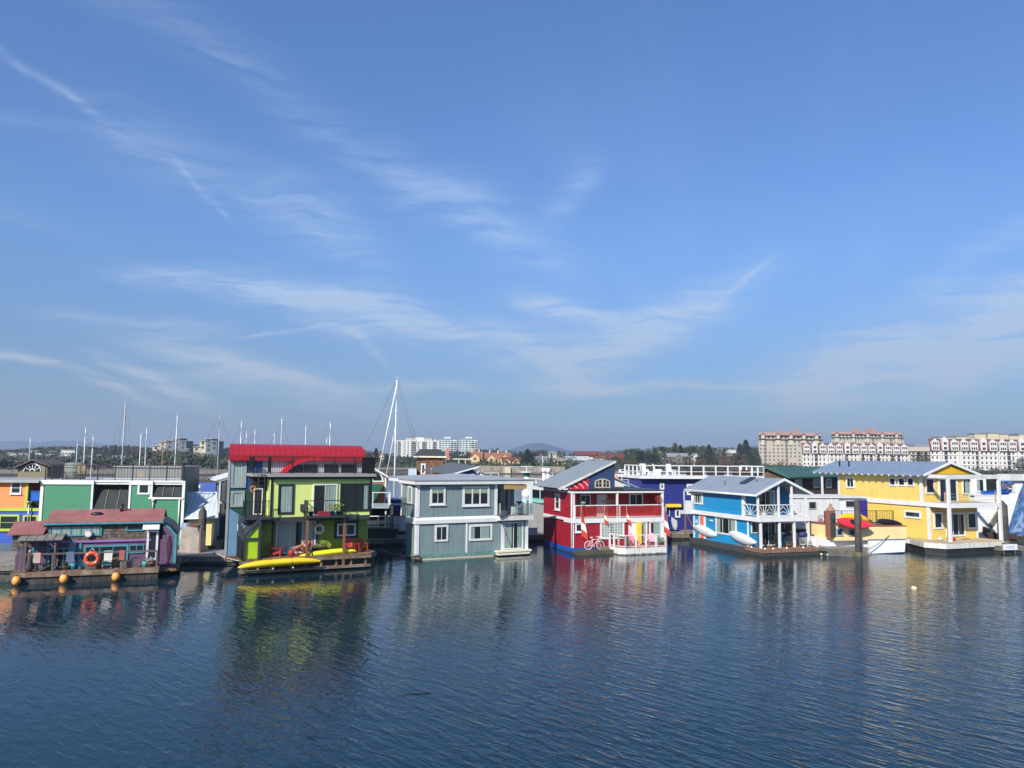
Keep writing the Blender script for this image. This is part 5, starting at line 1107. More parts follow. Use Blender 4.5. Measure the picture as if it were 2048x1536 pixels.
o=aimk('kayak','red sit in kayak lying on its side on the workboat cabin roof',T,(1665,1040),(1738,1050),-.35,RK,.95,.50,open_=True); o.matrix_world=o.matrix_world@Matrix.Rotation(R(75),4,'X')
aimk('kayak','black kayak turned over on the workboat stern deck',T,(1750,1042),(1806,1050),.5,BK,.75,.50,upside=True)
p=T.f(1664,1012,.2); o=tag(MB().lathe([(.3,0),(.36,.12),(.26,.25),(.12,.42),(.14,.52),(.05,.66)],n=12).build('stone_figure',None,M('clay_ornament',(.30,.17,.11),.8),T.W(p[0],.4,a[1]),0),'brown seated clay ornament on top of the workboat companion house','ornament')
rope([T.W(wT*.55,-.1,1.5),T.W(-.5,-.5,.4)],'grey mooring rope across the workboat stern',.1,.03)
# ================================================================ white box barge house behind the workboat
Wb=Fr((atz(1565,1062,1.0).x+1.8,68.5),10)
wh=house(Wb,'houseboat','plain white barge house with a scalloped skirt and an indigo door panel','houseboat')
x0=Wb.f(1560,1000)[0]; x1=Wb.f(1678,1000)[0]; x2=Wb.f(1733,1000,.2)[0]; zt=Wb.f(1650,996)[1]; zb=Wb.f(1650,1053)[1]
WS=M('white_barge_wall',(.58,.58,.56),.6,var=.12,streak=.25)
MB().box(x0,x1,0,5,zb,zt).build('wall',wh,WS)
MB().box(x1,x2,.15,5,zb-.6,zt-.05).build('side_cabin',wh,M('shade_tinted_white_wall',(.62,.66,.72),.6))  # right face: white wall tinted pale blue to paint in its shade
MB().box(x0-.1,x2+.1,-.12,5.1,zt,zt+.10).build('roof',wh,WHITE2)
m_=MB(); n_=22
for i in range(n_): xx=x0+(x1-x0)*i/n_; d=(x1-x0)/n_; m_.py([(xx+.01,zb),(xx+d-.01,zb),(xx+d-.01,zb-.12),(xx+d/2,zb-.28),(xx+.01,zb-.12)],-.04,.0)
m_.build('scalloped_skirt',wh,WHITE)
MB().box(x0,x1,.4,5,.5,zb-.0).build('lower_wall',wh,M('navy_cabin_side',(.03,.045,.07),.6)); MB().box(x0-.5,x2+.3,-.3,5.2,-.2,.5).build('float',wh,WOODD)
MB().box(x1-1.9,x1+.2,-.2,.38,.5,zb-.45).build('yellow_box',wh,M('mustard_paint',lin((225,180,90)),.6))
window(Wb,wh,'F',0,(1617,1003,1632,1018),fwid=.06,fm=TRIMG); window(Wb,wh,'F',.15,(1690,1001,1714,1015),fwid=.05,fm=WHITE)
a0,a1,z0,z1=rect(Wb,'F',.15,(1718,1001,1734,1042)); MB().box(a0,a1,.06,.148,z0,z1).build('door_panel',wh,M('indigo_paint',lin((48,30,120)),.5))
p=Wb.f(1642,1037,-.1); o=thing('wire_shelf','small wire basket shelf with red items on the white barge wall','shelf',Wb.W(p[0],-.12,p[1]-.25),Wb.r); m_=MB(); m_.torus((0,0,.28),.3,.015,'y',14,5).bar((-.3,0,.0),(.3,0,0),.03).bar((-.3,0,0),(-.3,0,.55),.02).bar((.3,0,0),(.3,0,.55),.02).bar((-.3,0,.55),(.3,0,.55),.02); m_.build('frame',o,STEEL); MB().box(-.14,.1,-.05,.05,.02,.3).build('red_box',o,M('faded_red',(.4,.15,.12),.8))
# ================================================================ slanted white home at the right edge
Q=Fr((atz(1945,1083,.6).x,atz(1945,1083,.6).y+3.4),14)
qh=house(Q,'houseboat','white lap sided home with a steeply slanted wall and blue painted end','houseboat')
WL=M('white_lap_siding',(.70,.70,.66),.55,'lap',.17,bump=.03,var=.06,streak=.08)
f=lambda px,py,y=0: Q.f(px,py,y)
a=f(1950,990); b=f(2037,990); c=f(2012,1072); d=f(1950,1076)
xs=f(2048,955)
m_=MB(); m_.py([(a[0],.6),(c[0],.6),(c[0]+.0,c[1]),(b[0],b[1]),(b[0]-.9,b[1]+.02),(a[0],a[1])],0,.5)
top=f(2046,960); m_.py([(b[0]-.9,b[1]+.021),(b[0],b[1]+.001),(top[0]+.2,top[1]),(top[0]-.75,top[1])],0,.5)
m_.box(a[0],f(1998,990)[0],.51,5,.6,f(1998,957)[1]); m_.build('lap_wall',qh,WL)
e1=f(2100,1072)
m_=MB(); m_.py([(c[0]+.02,.6),(e1[0]+4,.6),(e1[0]+4,top[1]),(top[0]+.22,top[1])],.05,6); m_.build('slanted_end',qh,M('blue_mural_paint',lin((66,102,150)),.6,var=.4,col2=lin((110,140,180))))
m_=MB()
for (p_,q_,r_) in(((.6,1.0),(1.6,2.6),(1.9,1.1)),((1.4,1.6),(2.2,3.2),(2.6,1.2)),((.3,.7),(1.2,1.5),(1.5,.7))):
    m_.py([(c[0]+.5+p_[0],.3+p_[1]),(c[0]+.5+q_[0],.3+q_[1]),(c[0]+.5+r_[0],.3+r_[1])],.02,.049)
m_.build('mural_shapes',qh,M('mural_pale_blue',lin((130,155,190)),.6))
bt=f(2000,948); m_=MB(); m_.box(f(1996,950)[0],e1[0]+4,-.3,.1,f(2020,961)[1],f(2020,948)[1]); m_.box(f(1947,990)[0],f(1998,990)[0],-.02,.4,f(1998,990)[1]-.05,f(1998,990)[1]+.03)
m_.build('roof_beam',qh,WHITE2)
window(Q,qh,'F',.51,(1951,957,1968,984),fwid=.12,style='room',curt=[(.1,.5)]); window(Q,qh,'F',.51,(1970,956,1996,988),fwid=.08)
MB().py([(f(1962,1062)[0],.9),(f(1962,1062)[0]+.5,.9),(f(1993,1020)[0]+.5,f(1993,1020)[1]),(f(1993,1020)[0],f(1993,1020)[1])],-.25,-.1).build('stair_stringer',qh,WOODG)
o=thing('log_bow','dark curved timber hull end behind the yellow home deck','hull timber',Q.W(f(1962,1070)[0],-.5,.6),Q.r); MB().prism([(0,0,1.0),(.5,0,.6),(1.4,0,.35),(3.6,0,.3),(3.6,0,-.2),(.6,0,-.2),(0,0,.5)],(0,.3,0)).build('plank',o,M('dark_brown_hull',(.06,.035,.025),.7))
o=thing('planter_trough','blue troughs with dry red brown flowers on the slanted white home terrace','planter',Q.W(f(2012,986)[0],.1,f(2012,986)[1]),Q.r)
m_=MB(); m_.box(-.9,1.1,0,.4,0,.32); m_.build('trough',o,M('blue_plastic',lin((25,90,175)),.4)); MB().leaves((.1,.2,.6),.9,190,.11,.42,8).build('flowers',o,M('dry_red_flowers',(.22,.09,.05),.9,col2=(.12,.10,.05)),recalc=False)
o=thing('blue_tub','blue tub under the glazed door of the slanted white home','tub',Q.W(f(1981,990)[0],.15,f(1981,992)[1]),Q.r); MB().box(-.6,.6,0,.35,0,.42).build('tub',o,M('blue_plastic',lin((25,90,175)),.4)); MB().box(-.64,.64,-.03,.38,.42,.47).build('rim',o,M('blue_plastic',lin((25,90,175)),.4))
MB().box(a[0]-.3,e1[0]+4,-.3,5,-.3,.6).build('float',qh,WOODD)
# ================================================================ docks
wd=Fr((-15,64.0),20.3)
dock(wd,-3.5,60,0,2.6,.55,'long grey main walkway dock running behind the front row of float homes')
dock(Fr((atz(352,1112,.55).x,atz(352,1112,.55).y),2),-1.2,6.2,0,3.8,.55,'weathered grey dock between the barge home and the lime home')
dock(Fr((atz(0,1133,.4).x,atz(0,1133,.4).y),6),-6,2.2,0,7.0,.5,'old grey dock at the left edge behind the barge home')
dock(Fr((atz(1322,1068,.5).x,atz(1322,1068,.5).y-.5),14),-.6,3.4,0,4.5,.55,'low timber dock between the red home and the blue home')
f5=Fr((atz(1643,1098,.5).x,atz(1643,1098,.5).y),14); dock(f5,0,3.9,-.5,2.0,.62,'slatted timber dock float below the workboat',th=.18)
o=thing('timber_crib','broken weathered crib timbers in front of the workboat','timber frame',f5.o+Vector((0,0,0)),f5.r); m_=MB()
for k in range(3): m_.bar((.1,-.5-.12*k,.42-.16*k),(3.8,-.55-.12*k,.34-.16*k),.10,.13)
for x in(.3,1.5,2.6,3.7): m_.bar((x,-.6,-.1),(x,-.6,.6),.14)
m_.build('timbers',o,WOODG)
f6=Fr((atz(2003,1098,.4).x,atz(2003,1098,.4).y),14); dock(f6,0,2.3,0,3,.6,'short dock at the right end beside the yellow home')
o=thing('notice_board','small white notice board with faint blue lines on the right hand dock','sign',f6.W(.75,-.12,.32),f6.r); MB().box(-.72,.72,-.03,.03,0,.48).build('board',o,WHITE); m_=MB()
for k,(w_,z_) in enumerate(((.38,.30),(.45,.22),(.30,.14))): m_.box(-w_,w_,-.036,-.031,z_,z_+.035)
m_.build('lettering',o,M('faded_blue_ink',(.25,.4,.6),.7)); MB().box(-.6,-.54,.03,.07,-.3,.3).box(.54,.6,.03,.07,-.3,.3).build('bracket',o,WOODG)
piling(402,1102,1010,.2,.29,'dark pointed piling on the dock left of the lime home')
piling(447,1062,960,0,.26,'tall piling beside the blue grey house behind the lime home',depth=66)
piling(1717,1113,1001,.0,.23,'thick dark piling standing in front of the workboat',cone=False)
piling(2008,1078,1000,.5,.42,'tall slanted dark piling at the right end of the yellow home')
piling(1326,1070,1000,0,.15,'thin piling between the red and blue homes',depth=71,cone=False)
p=atz(1828,1178,0); o=thing('mooring_buoy','small lone cream buoy floating in open water','buoy',p); MB().ell((0,0,.03),.17,.17,.15,14,10).build('float',o,M('buoy_cream',(.75,.55,.35),.5)); MB().lathe([(.03,.15),(.03,.22)],n=8).build('eye',o,BLACK)
for (px,py,l,r_) in((1643,1110,'white fender ball at the corner of the blue home deck',.1),(1656,1111,'white fender ball beside the timber dock',.11)):
    p=atz(px,py,.05); tag(MB().ell((0,0,.05),r_,r_,r_*.9).build('fender',None,WHITE2,p),l,'fender')
rope([K.W(.1,0,.9),aty(425,1103,54)+Vector((0,0,0))],'white mooring rope from the lime home to the dock',.1,.025,WHITE2)
rope([S.W(8.4,2,1.0),aty(382,1106,53.5)],'sagging mooring rope from the barge home to the dock',.5)
rope([G.W(-.05,0,.35),aty(762,1100,62)],'mooring rope from the grey home corner to the left',.15,.035)
o=thing('garden_hose_pile','tangle of weed and rope on the grey home front corner','weed clump',G.W(.1,-.1,.12),0); MB().leaves((0,0,.05),.32,80,.09,.2,4).build('weed',o,M('dry_weed',(.10,.05,.03),.9),recalc=False); MB().torus((0,0,.05),.25,.025,'z',14,5).build('rope',o,M('mooring_rope',(.28,.25,.18),.9))
p=atz(832,1389,0); tag(MB().path([(-.42,0,.0),(.1,.03,.012),(.45,.14,.0)],.018).build('floating_stick',None,DARK,p,0),'thin dark stick floating in the foreground water','stick')
# grey drum and covered bundle on the left dock
p=aty(371,1090,56); o=thing('drum','grey steel drum beside the green home','drum',(p.x,p.y,.55)); MB().lathe([(.34,0),(.34,2.0),(.32,2.02)],n=18).build('drum',o,M('grey_drum',(.20,.23,.27),.5)); MB().torus((0,0,.6),.345,.02,'z',18,5).build('hoop',o,DGREY)
p=aty(386,1084,56); o=thing('covered_boat','beige tarp covered dinghy stacked on the left dock','tarp bundle',(p.x,p.y,.55)); MB().prism([(-.75,-.5,0),(.7,-.5,0),(.66,-.5,.5),(.72,-.5,.55),(.6,-.5,1.15),(.66,-.5,1.2),(.45,-.5,1.72),(-.3,-.5,1.8),(-.7,-.5,1.5),(-.66,-.5,.95),(-.74,-.5,.9)],(0,1,0)).build('tarp',o,M('beige_tarp',(.42,.36,.30),.85,'rough',bump=.04,col2=(.30,.27,.24),streak=.2)); MB().ell((.1,-.1,1.8),.42,.3,.14).build('red_cover',o,M('maroon_cloth',(.14,.04,.03),.9)); MB().bar((.75,-.6,0),(.75,-.6,1.7),.13).build('post',o,WOODB)
# ================================================================ back row of float homes
def simple(name,label,fr,L): 
    o=house(fr,'houseboat',label,'houseboat'); return o
def frd(px,py,Yd,rot): p=aty(px,py,Yd); return Fr((p.x,p.y),rot)
# cobalt house with the white roof rail
C=frd(1282,1060,76,12); ch=simple('houseboat','cobalt blue flat roofed float home with a white roof deck railing',C,0)
x1=C.f(1520,1000)[0]; zt=C.f(1300,957)[1]
m_=MB(); m_.box(0,x1,0,7,.4,zt); m_.build('wall',ch,M('cobalt_lap_siding',lin((36,44,118)),.5,'lap',.17,bump=.03))
MB().box(-.2,x1+.2,-.6,7.2,zt,zt+.28).build('roof_edge',ch,WHITE); MB().box(0,x1,-.1,7,-.2,.4).build('float',ch,WOODD)
zr_=C.f(1300,931,-.55)[1]-zt-.28
railing(ch,[(-.15,4),(-.15,-.55),(x1+.15,-.55),(x1+.15,4)],zt+.28,zr_,WHITE,post=1.25,pick=0,rw=.10,pr=.06,mid=[.42],name='roof_railing')
m_=MB()
for i in range(3): xx=x1*(.36+.17*i)+(.6 if i==2 else 0); m_.box(xx,xx+1.9,-.5,-.47,zt+.35,zt+.28+zr_*.62)
m_.build('dark_screen',ch,M('dark_mesh_screen',(.035,.022,.018),.8))
window(C,ch,'F',0,(1319.5,966,1328,979),fwid=.14); window(C,ch,'F',0,(1350,1018,1360,1035),fwid=.15); window(C,ch,'F',0,(1373.5,968,1396,990),fwid=.16); window(C,ch,'F',0,(1331,1013,1339,1032),fwid=.05,style='dark',fm=WHITE2)
a0,a1,z0,z1=rect(C,'F',-.1,(1332,1008,1360,1014)); MB().box(a0,a1,-.4,-.002,z0,z1).build('yellow_awning',ch,M('yellow_paint',lin((236,200,60)),.5))
for i,(px,l) in enumerate(((1290,'white deck chair at the left of the cobalt home roof deck'),(1318,'white lounger behind the railing of the cobalt home roof deck'),(1345,'tall white folded umbrella chair on the cobalt home roof deck'))):
    o=thing('deck_chair',l,'chair',C.W(C.f(px,945,1)[0],1.2,zt+.28),C.r+i,'white chairs on the cobalt roof deck'); MB().box(-.35,.35,-.35,.35,.38,.46).build('seat',o,WHITE); MB().bar((0,.3,.4),(0,.5,1.15),.62,.06).build('backrest',o,WHITE); MB().box(-.35,-.28,-.3,.3,0,.6).build('side_frame',o,WHITE); MB().box(.28,.35,-.3,.3,0,.6).build('side_frame',o,WHITE)
# brown shingle house with green roof
Sg=frd(1574,1020,79,46); bhs=simple('houseboat','brown shingled float home with a dark green gabled roof',Sg,0)
CED=M('cedar_shingle_wall',(.17,.10,.06),.9,'shingle',.22,bump=.03,col2=(.10,.06,.04))
gl=lambda px,py,y=0: Sg.f(px,py,y)
xw1=gl(1700,990)[0]; ze=gl(1574,954)[1]; yb=Sg.l(1505,948,-.3)[0]; yr,zr2=Sg.l(1532,934.5,-.4)
m_=MB(); m_.pxx([(0,.4),(yb,.4),(yb,ze-.1),(yr,zr2-.2),(0,ze-.1)],0,xw1); m_.build('wall',bhs,CED)
m_=MB(); m_.pxx([(-.5,ze-.15),(yr,zr2-.14),(yb+.4,ze-.15),(yb+.4,ze+.02),(yr+.8,zr2-.0),(yr-.8,zr2-.0),(-.5,ze+.02)],-.4,xw1+.5); m_.build('roof',bhs,M('green_metal_roof',lin((58,92,78)),.5,'seamx',.5,bump=.02))
MB().box(-.1,xw1,-.1,yb,-.3,.4).build('float',bhs,WOODD)
for r_ in((1590,958,1603,977),(1626,957,1638,976),(1651,957,1662,976)): window(Sg,bhs,'F',0,r_,fwid=.16,div=(1,2),fm=CREAM,style='room',curt=[(0,1)] if r_[0]==1590 else None)
# tall brown shingled tower
Bt=frd(844,1000,84,8); bt_=simple('houseboat','tall narrow brown shingled house with a dark hipped roof and white windows',Bt,0)
x1=Bt.f(886,930)[0]; zt=Bt.f(845,915)[1]; zr3=Bt.f(845,898)[1]; xl_=Bt.f(834,920)[0]
m_=MB(); m_.pz([(0,0),(x1,0),(x1-.9,3.5),(xl_,3.0)],.4,zt); m_.build('wall',bt_,M('honey_shingles',(.26,.14,.06),.9,'shingle',.2,bump=.03,col2=(.16,.08,.04)))
m_=MB(); m_.prism([(-.35,-.3,zt),(x1+.35,-.3,zt),(x1+.35,-.3,zt+.16),(-.35,-.3,zt+.16)],(-.7,3.6,0)); m_.build('roof_edge',bt_,CREAM)
m_=MB(); A_=[(-.3,-.25,zt+.162),(x1+.3,-.25,zt+.162),(x1-.4,3.3,zt+.162),(-1.0,3.3,zt+.162)]; B_=[(.05,1.0,zr3),(x1-.25,1.0,zr3),(x1-.5,2.3,zr3),(-.3,2.3,zr3)]
for i in range(4): j=(i+1)%4; m_.poly([A_[i],A_[j],B_[j],B_[i]])
m_.poly(B_); m_.build('roof',bt_,M('charcoal_roof',(.04,.042,.045),.8,'seamx',.3,bump=.02)); MB().box(-1,x1,-.2,4,-.3,.4).build('float',bt_,WOODD)
window(Bt,bt_,'F',0,(841.5,927,851,948.5),fwid=.15,fm=WHITE); 
m_=MB(); m_.box(xl_-.9,xl_+.0,.8,3,.4,Bt.f(820,938)[1]); m_.build('side_wing',bt_,M('pale_blue_wall',(.45,.55,.60),.6))
MB().box(x1+.05,x1+2.3,.4,4,.4,Bt.f(900,935)[1]).build('right_wing',bt_,M('pale_blue_wall',(.45,.55,.60),.6)); MB().box(x1-.0,x1+2.5,.2,4.2,Bt.f(900,935)[1]+.003,Bt.f(900,927)[1]).build('right_wing_roof',bt_,M('charcoal_roof',(.04,.042,.045),.8))
railing(bt_,[(x1+.3,.5),(x1+3.2,.5)],Bt.f(900,927)[1],.5,CREAM,post=.8,pick=0,rw=.1,name='roof_railing')
p=Bt.W(x1+.3,-.2,zr3-.6); o=thing('flag','small red and white flag on the brown tower house','flag',p,Bt.r); MB().path([(0,0,-1.2),(0,0,1.0)],.03).build('pole',o,WHITE2); MB().prism([(0.02,0,.9),(.35,0,.5),(.32,0,-.6),(.02,0,-.5)],(0,.02,0)).build('cloth',o,M('flag_faded_red',(.5,.15,.14),.8))
# navy gable house
Nv=frd(920,1000,78,14); nv=simple('houseboat','navy blue house with a slanted charcoal roof behind the grey home',Nv,0)
n0=Nv.f(880,950)[0]; n1=Nv.f(973,957)[0]; za=Nv.f(880,949)[1]; pk=Nv.f(957,932); lo=Nv.f(898,950)
lo=(Nv.f(903,949)[0],Nv.f(903,949)[1]); pk2=Nv.f(948,941); 
m_=MB(); m_.py([(lo[0],.4),(n1,.4),(n1,Nv.f(973,957)[1]),(pk2[0]+.3,pk2[1]),(pk2[0]-.1,pk[1]-.35),(lo[0],lo[1])],0,5); m_.build('wall',nv,M('navy_blue_lap_siding',lin((18,62,130)),.55,'lap',.17,bump=.03))
m_=MB(); m_.prism([(lo[0]-.3,-.4,lo[1]-.02),(pk[0],-.4,pk[1]-.1),(pk[0],-.4,pk[1]),(lo[0]-.3,-.4,lo[1]+.08)],(-1.9,6.5,.3)); m_.build('roof',nv,M('charcoal_roof_2',(.09,.10,.11),.7,'seamy',.6,bump=.02))
m_=MB(); m_.bar((lo[0]-.2,-.43,lo[1]-.02),(pk[0],-.43,pk[1]-.06),.05,.13).bar((pk2[0]-.1,-.1,pk2[1]+.06),(n1+.1,-.1,Nv.f(973,957)[1]),.08,.14); m_.build('barge_board',nv,WHITE)
window(Nv,nv,'F',0,(934,948,948,957),fwid=.1,div=(2,1)); MB().box(lo[0],n1,-.1,5,-.3,.4).build('float',nv,WOODD)
railing(nv,[(n1-1.0,.4),(n1+1.3,.2)],Nv.f(975,957)[1]-.2,.75,WHITE2,post=.7,pick=0,rw=.06,name='glass_rail_frame')
# orange gable house
Og=frd(776,985,72,16); og=simple('houseboat','orange gabled float home with a large arched window',Og,0)
x0=Og.f(728,960)[0]; xp=Og.f(744,936); er=Og.f(775,953); za=er[1]
m_=MB(); m_.py([(x0,.4),(er[0]-.15,.4),(er[0]-.15,za-.05),(xp[0],xp[1]),(x0,xp[1]-.6)],0,5); m_.build('wall',og,M('burnt_orange_siding',lin((200,120,50)),.55,'lap',.17,bump=.02))
m_=MB(); m_.prism([(x0-.2,-.25,xp[1]-.65),(xp[0],-.25,xp[1]),(er[0]+.05,-.25,za-.12),(er[0]+.05,-.25,za),(xp[0],-.25,xp[1]+.14),(x0-.2,-.25,xp[1]-.5)],(-.9,6,0)); m_.build('roof',og,M('grey_shingle_roof',(.20,.20,.20),.8,'seamy',.5,bump=.02))
m_=MB(); m_.bar((xp[0],-.28,xp[1]+.05),(er[0]+.05,-.28,za-.05),.05,.16); m_.box(er[0]-.25,er[0]-.1,-.04,-.002,1,za-.1); m_.build('barge_board',og,WHITE)
cx=Og.f(745,962); rr=.78; w_=MB(); w_.torus((cx[0],-.03,cx[1]),.95,.09,'y',16,6,0,math.pi); w_.box(cx[0]-1.05,cx[0]+1.05,-.1,0,cx[1]-.1,cx[1]+.03); w_.box(cx[0]-.03,cx[0]+.03,-.08,0,cx[1],cx[1]+.85); w_=w_.build('arched_window',og,WHITE)
MB().py([(cx[0]+.9*math.cos(math.pi*i/12),cx[1]+.03+.9*math.sin(math.pi*i/12)) for i in range(13)],-.02,-.003).build('pane',w_,GLASS)
MB().prism([(cx[0]-.9,-.05,cx[1]-1.7),(cx[0]+.1,-.05,cx[1]-1.7),(cx[0]+.9,-.05,cx[1]-.25),(cx[0]+.0,-.05,cx[1]-.25)],(0,-.9,-.1)).build('green_awning',og,M('green_awning',lin((20,85,70)),.7)); MB().box(x0,er[0],-.1,5,-.3,.4).build('float',og,WOODD)
# fan window gable house, far left
Fw=frd(35,990,70,6); fwh=simple('houseboat','tan gabled house with a spoked fan window behind the orange home',Fw,0)
a=Fw.f(34,935); b=Fw.f(68,921); c=Fw.f(98,932)
m_=MB(); m_.py([(a[0]+.1,.4),(c[0]-.1,.4),(c[0]-.1,c[1]-.1),(b[0],b[1]-.1),(a[0]+.1,a[1]-.1)],0,5); m_.build('wall',fwh,M('olive_tan_siding',(.20,.17,.10),.7,'lap',.2,bump=.02))
m_=MB(); m_.prism([(a[0]-.15,-.35,a[1]-.12),(b[0],-.35,b[1]),(c[0]+.3,-.35,c[1]-.1),(c[0]+.3,-.35,c[1]+.02),(b[0],-.35,b[1]+.14),(a[0]-.15,-.35,a[1])],(-.5,5.5,0)); m_.build('roof',fwh,M('brown_roof',(.10,.08,.075),.8))
cx=Fw.f(65,943); w_=MB(); w_.torus((cx[0],-.03,cx[1]),.72,.05,'y',16,6,0,math.pi).torus((cx[0],-.03,cx[1]),.2,.04,'y',10,5,0,math.pi)
for k in range(1,6): t=math.pi*k/6; w_.bar((cx[0]+.2*math.cos(t),-.04,cx[1]+.2*math.sin(t)),(cx[0]+.7*math.cos(t),-.04,cx[1]+.7*math.sin(t)),.05)
w_=w_.build('fan_window',fwh,WHITE); MB().py([(cx[0]+.7*math.cos(math.pi*i/12),cx[1]+.7*math.sin(math.pi*i/12)) for i in range(13)],-.02,-.003).build('pane',w_,GLASS); MB().box(a[0],c[0],-.1,5,-.3,.4).build('float',fwh,WOODD)
# grey boarded penthouse wall behind the green home
Gw=frd(228,985,66,4); gw=simple('houseboat','long grey boarded house behind the green home roof rail',Gw,0)
x1=Gw.f(368,940)[0]; zt=Gw.f(230,934)[1]; MB().box(0,x1,0,4,.4,zt).build('wall',gw,M('grey_board_wall',(.17,.175,.165),.7,'batten',.35,bump=.02)); MB().box(-.1,x1+.1,-.15,4.1,zt+.002,zt+.12).build('roof',gw,M('grey_roof_2',(.28,.27,.25),.7)); MB().box(0,x1,-.1,4,-.3,.4).build('float',gw,WOODD)
# metal roofed shed left of the lime home
Ms=frd(372,1068,60,12); ms=simple('shed','low float shed with a pale metal roof and cream board walls',Ms,0)
tag(ms,'low float shed with a pale metal roof and cream board walls','shed')
x1=Ms.f(427,1060)[0]; zt=Ms.f(400,1033)[1]; z2=Ms.f(405,983,2.6)[1]
MB().pz([(.1,0),(x1,0),(x1-1.0,4),(-.9,4)],.5,zt).build('wall',ms,M('cream_batten_wall',lin((230,210,140)),.6,'batten',.28,bump=.03)); m_=MB(); m_.prism([(-.15,-.35,zt-.12),(x1+.35,-.35,zt-.12),(x1+.35,-.35,zt-.02),(-.15,-.35,zt-.02)],(-.6,2.9,z2-zt)); m_.build('roof',ms,M('pale_blue_metal_roof',(.50,.55,.57),.65,'seamx',.33,bump=.03)); MB().tube((-.2,-.4,zt-.14),(x1+.3,-.4,zt-.1),.06).build('gutter',ms,WHITE); MB().box(0,x1+.2,-.2,4,-.2,.5).build('float',ms,WOODD)
# blue grey gable behind the lime tower
Bg=frd(436,1020,68,24); bg_=simple('houseboat','blue grey gabled house with white trim left of the lime home tower',Bg,0)
x1=3.6; zt=Bg.f(437,962)[1]; zr4=Bg.f(460,950)[1]; m_=MB(); m_.py([(0,.4),(x1,.4),(x1,zr4+.3),(1.0,zr4-.2),(0,zt)],0,5); m_.build('wall',bg_,M('blue_grey_siding',(.13,.17,.21),.6,'lap',.2,bump=.02)); m_=MB(); m_.bar((-.2,-.08,zt-.05),(x1,-.08,zr4+.62),.1,.16).bar((.06,-.04,.5),(.06,-.04,zt),.12).bar((0,-.05,3.3),(x1,-.05,3.3),.08,.16); m_.build('white_trim',bg_,WHITE); MB().box(0,x1,-.1,5,-.3,.4).build('float',bg_,WOODD)
m_=MB(); m_.prism([(-.3,-.2,zt),(x1,-.2,zr4+.68),(x1,-.2,zr4+.78),(-.3,-.2,zt+.1)],(-.5,5,0)); m_.build('roof',bg_,WHITE2)
# white gable to the right of the crooked roof
Wg=frd(1232,1000,70,16); wg=simple('houseboat','white gabled house with blue trim half hidden behind the red home',Wg,0)
a=Wg.f(1228,956); b=Wg.f(1288,980); m_=MB(); m_.py([(a[0]-2.5,.4),(b[0]-.2,.4),(b[0]-.2,b[1]-.1),(a[0],a[1]),(a[0]-2.5,a[1])],0,4); m_.build('wall',wg,WHITE2); m_=MB(); m_.bar((a[0]-.1,-.1,a[1]+.05),(b[0]+.1,-.1,b[1]-.05),.2,.1); m_.build('roof_edge',wg,M('grey_blue_roof_edge',(.25,.30,.34),.6)); MB().torus((Wg.f(1252,978)[0],-.03,Wg.f(1252,978)[1]-.1),.45,.07,'y',14,6,0,math.pi).build('arch_trim',wg,M('pale_blue_trim',lin((150,195,215)),.6)); MB().box(a[0]-2.5,b[0],-.1,4,-.3,.4).build('float',wg,WOODD)
Ld=frd(1235,985,79,14); ld=thing('deck_platform','white railed platform with orange chairs left of the cobalt home','platform',Ld.o,Ld.r)
x1=Ld.f(1283,960)[0]; zt=Ld.f(1250,969)[1]; MB().box(-1,x1,0,3,zt-.3,zt).build('deck',ld,WHITE2); railing(ld,[(-1,0),(x1,0)],zt,1.0,WHITE,post=.8,pick=0,rw=.08,mid=[.5]); MB().box(-.9,x1-.1,.1,2.9,-.3,zt-.302).build('base',ld,WHITE2)
tag(MB().bar((0,0,.5),(0,.4,1.0),.6,.05).box(-.3,.3,-.3,.1,.35,.45).build('deck_chair',None,M('orange_cloth',lin((235,130,90)),.8),Ld.W(.3,1,zt),.5),'orange chair on the white railed platform','chair')
# grey silo-sided boat house left of the red home
Gs=frd(1080,1066,74,18); gs=simple('houseboat','grey boathouse with a teal ledge and white top rail left of the red home',Gs,0)
x1=3.4; zt=Gs.f(1085,1006)[1]; MB().box(0,x1,0,4,.5,zt).build('wall',gs,M('grey_stucco',(.33,.33,.32),.9,'rough')); MB().box(-.1,x1,-.15,4,zt+.002,zt+.28).build('ledge',gs,M('teal_ledge',lin((130,205,190)),.6)); MB().box(.6,x1,.6,4,zt+.29,Gs.f(1085,982)[1]).build('glazed_room',gs,GLASS); zz=Gs.f(1085,980)[1]; MB().box(-.2,x1,-.2,4,zz,zz+.35).build('upper_deck',gs,WHITE); railing(gs,[(-.1,3),(-.1,-.1),(x1,-.1)],zz+.35,Gs.f(1080,958)[1]-zz-.35,WHITE,post=.9,pick=0,rw=.09,mid=[.5],pr=.05); MB().box(-.1,x1,-.1,4,-.3,.5).build('float',gs,WOODD)
MB().box(-.1,-.04,-.15,-.09,zt+.28,zz).build('post',gs,WHITE2)
pot_plant(Gs.W(.8,-.3,2.6),'hanging basket on the grey boathouse wall',.25,.2,.25,potm=DARK,leafm=M('dark_plant',(.08,.03,.02),.9),seed=60,cat='plant')
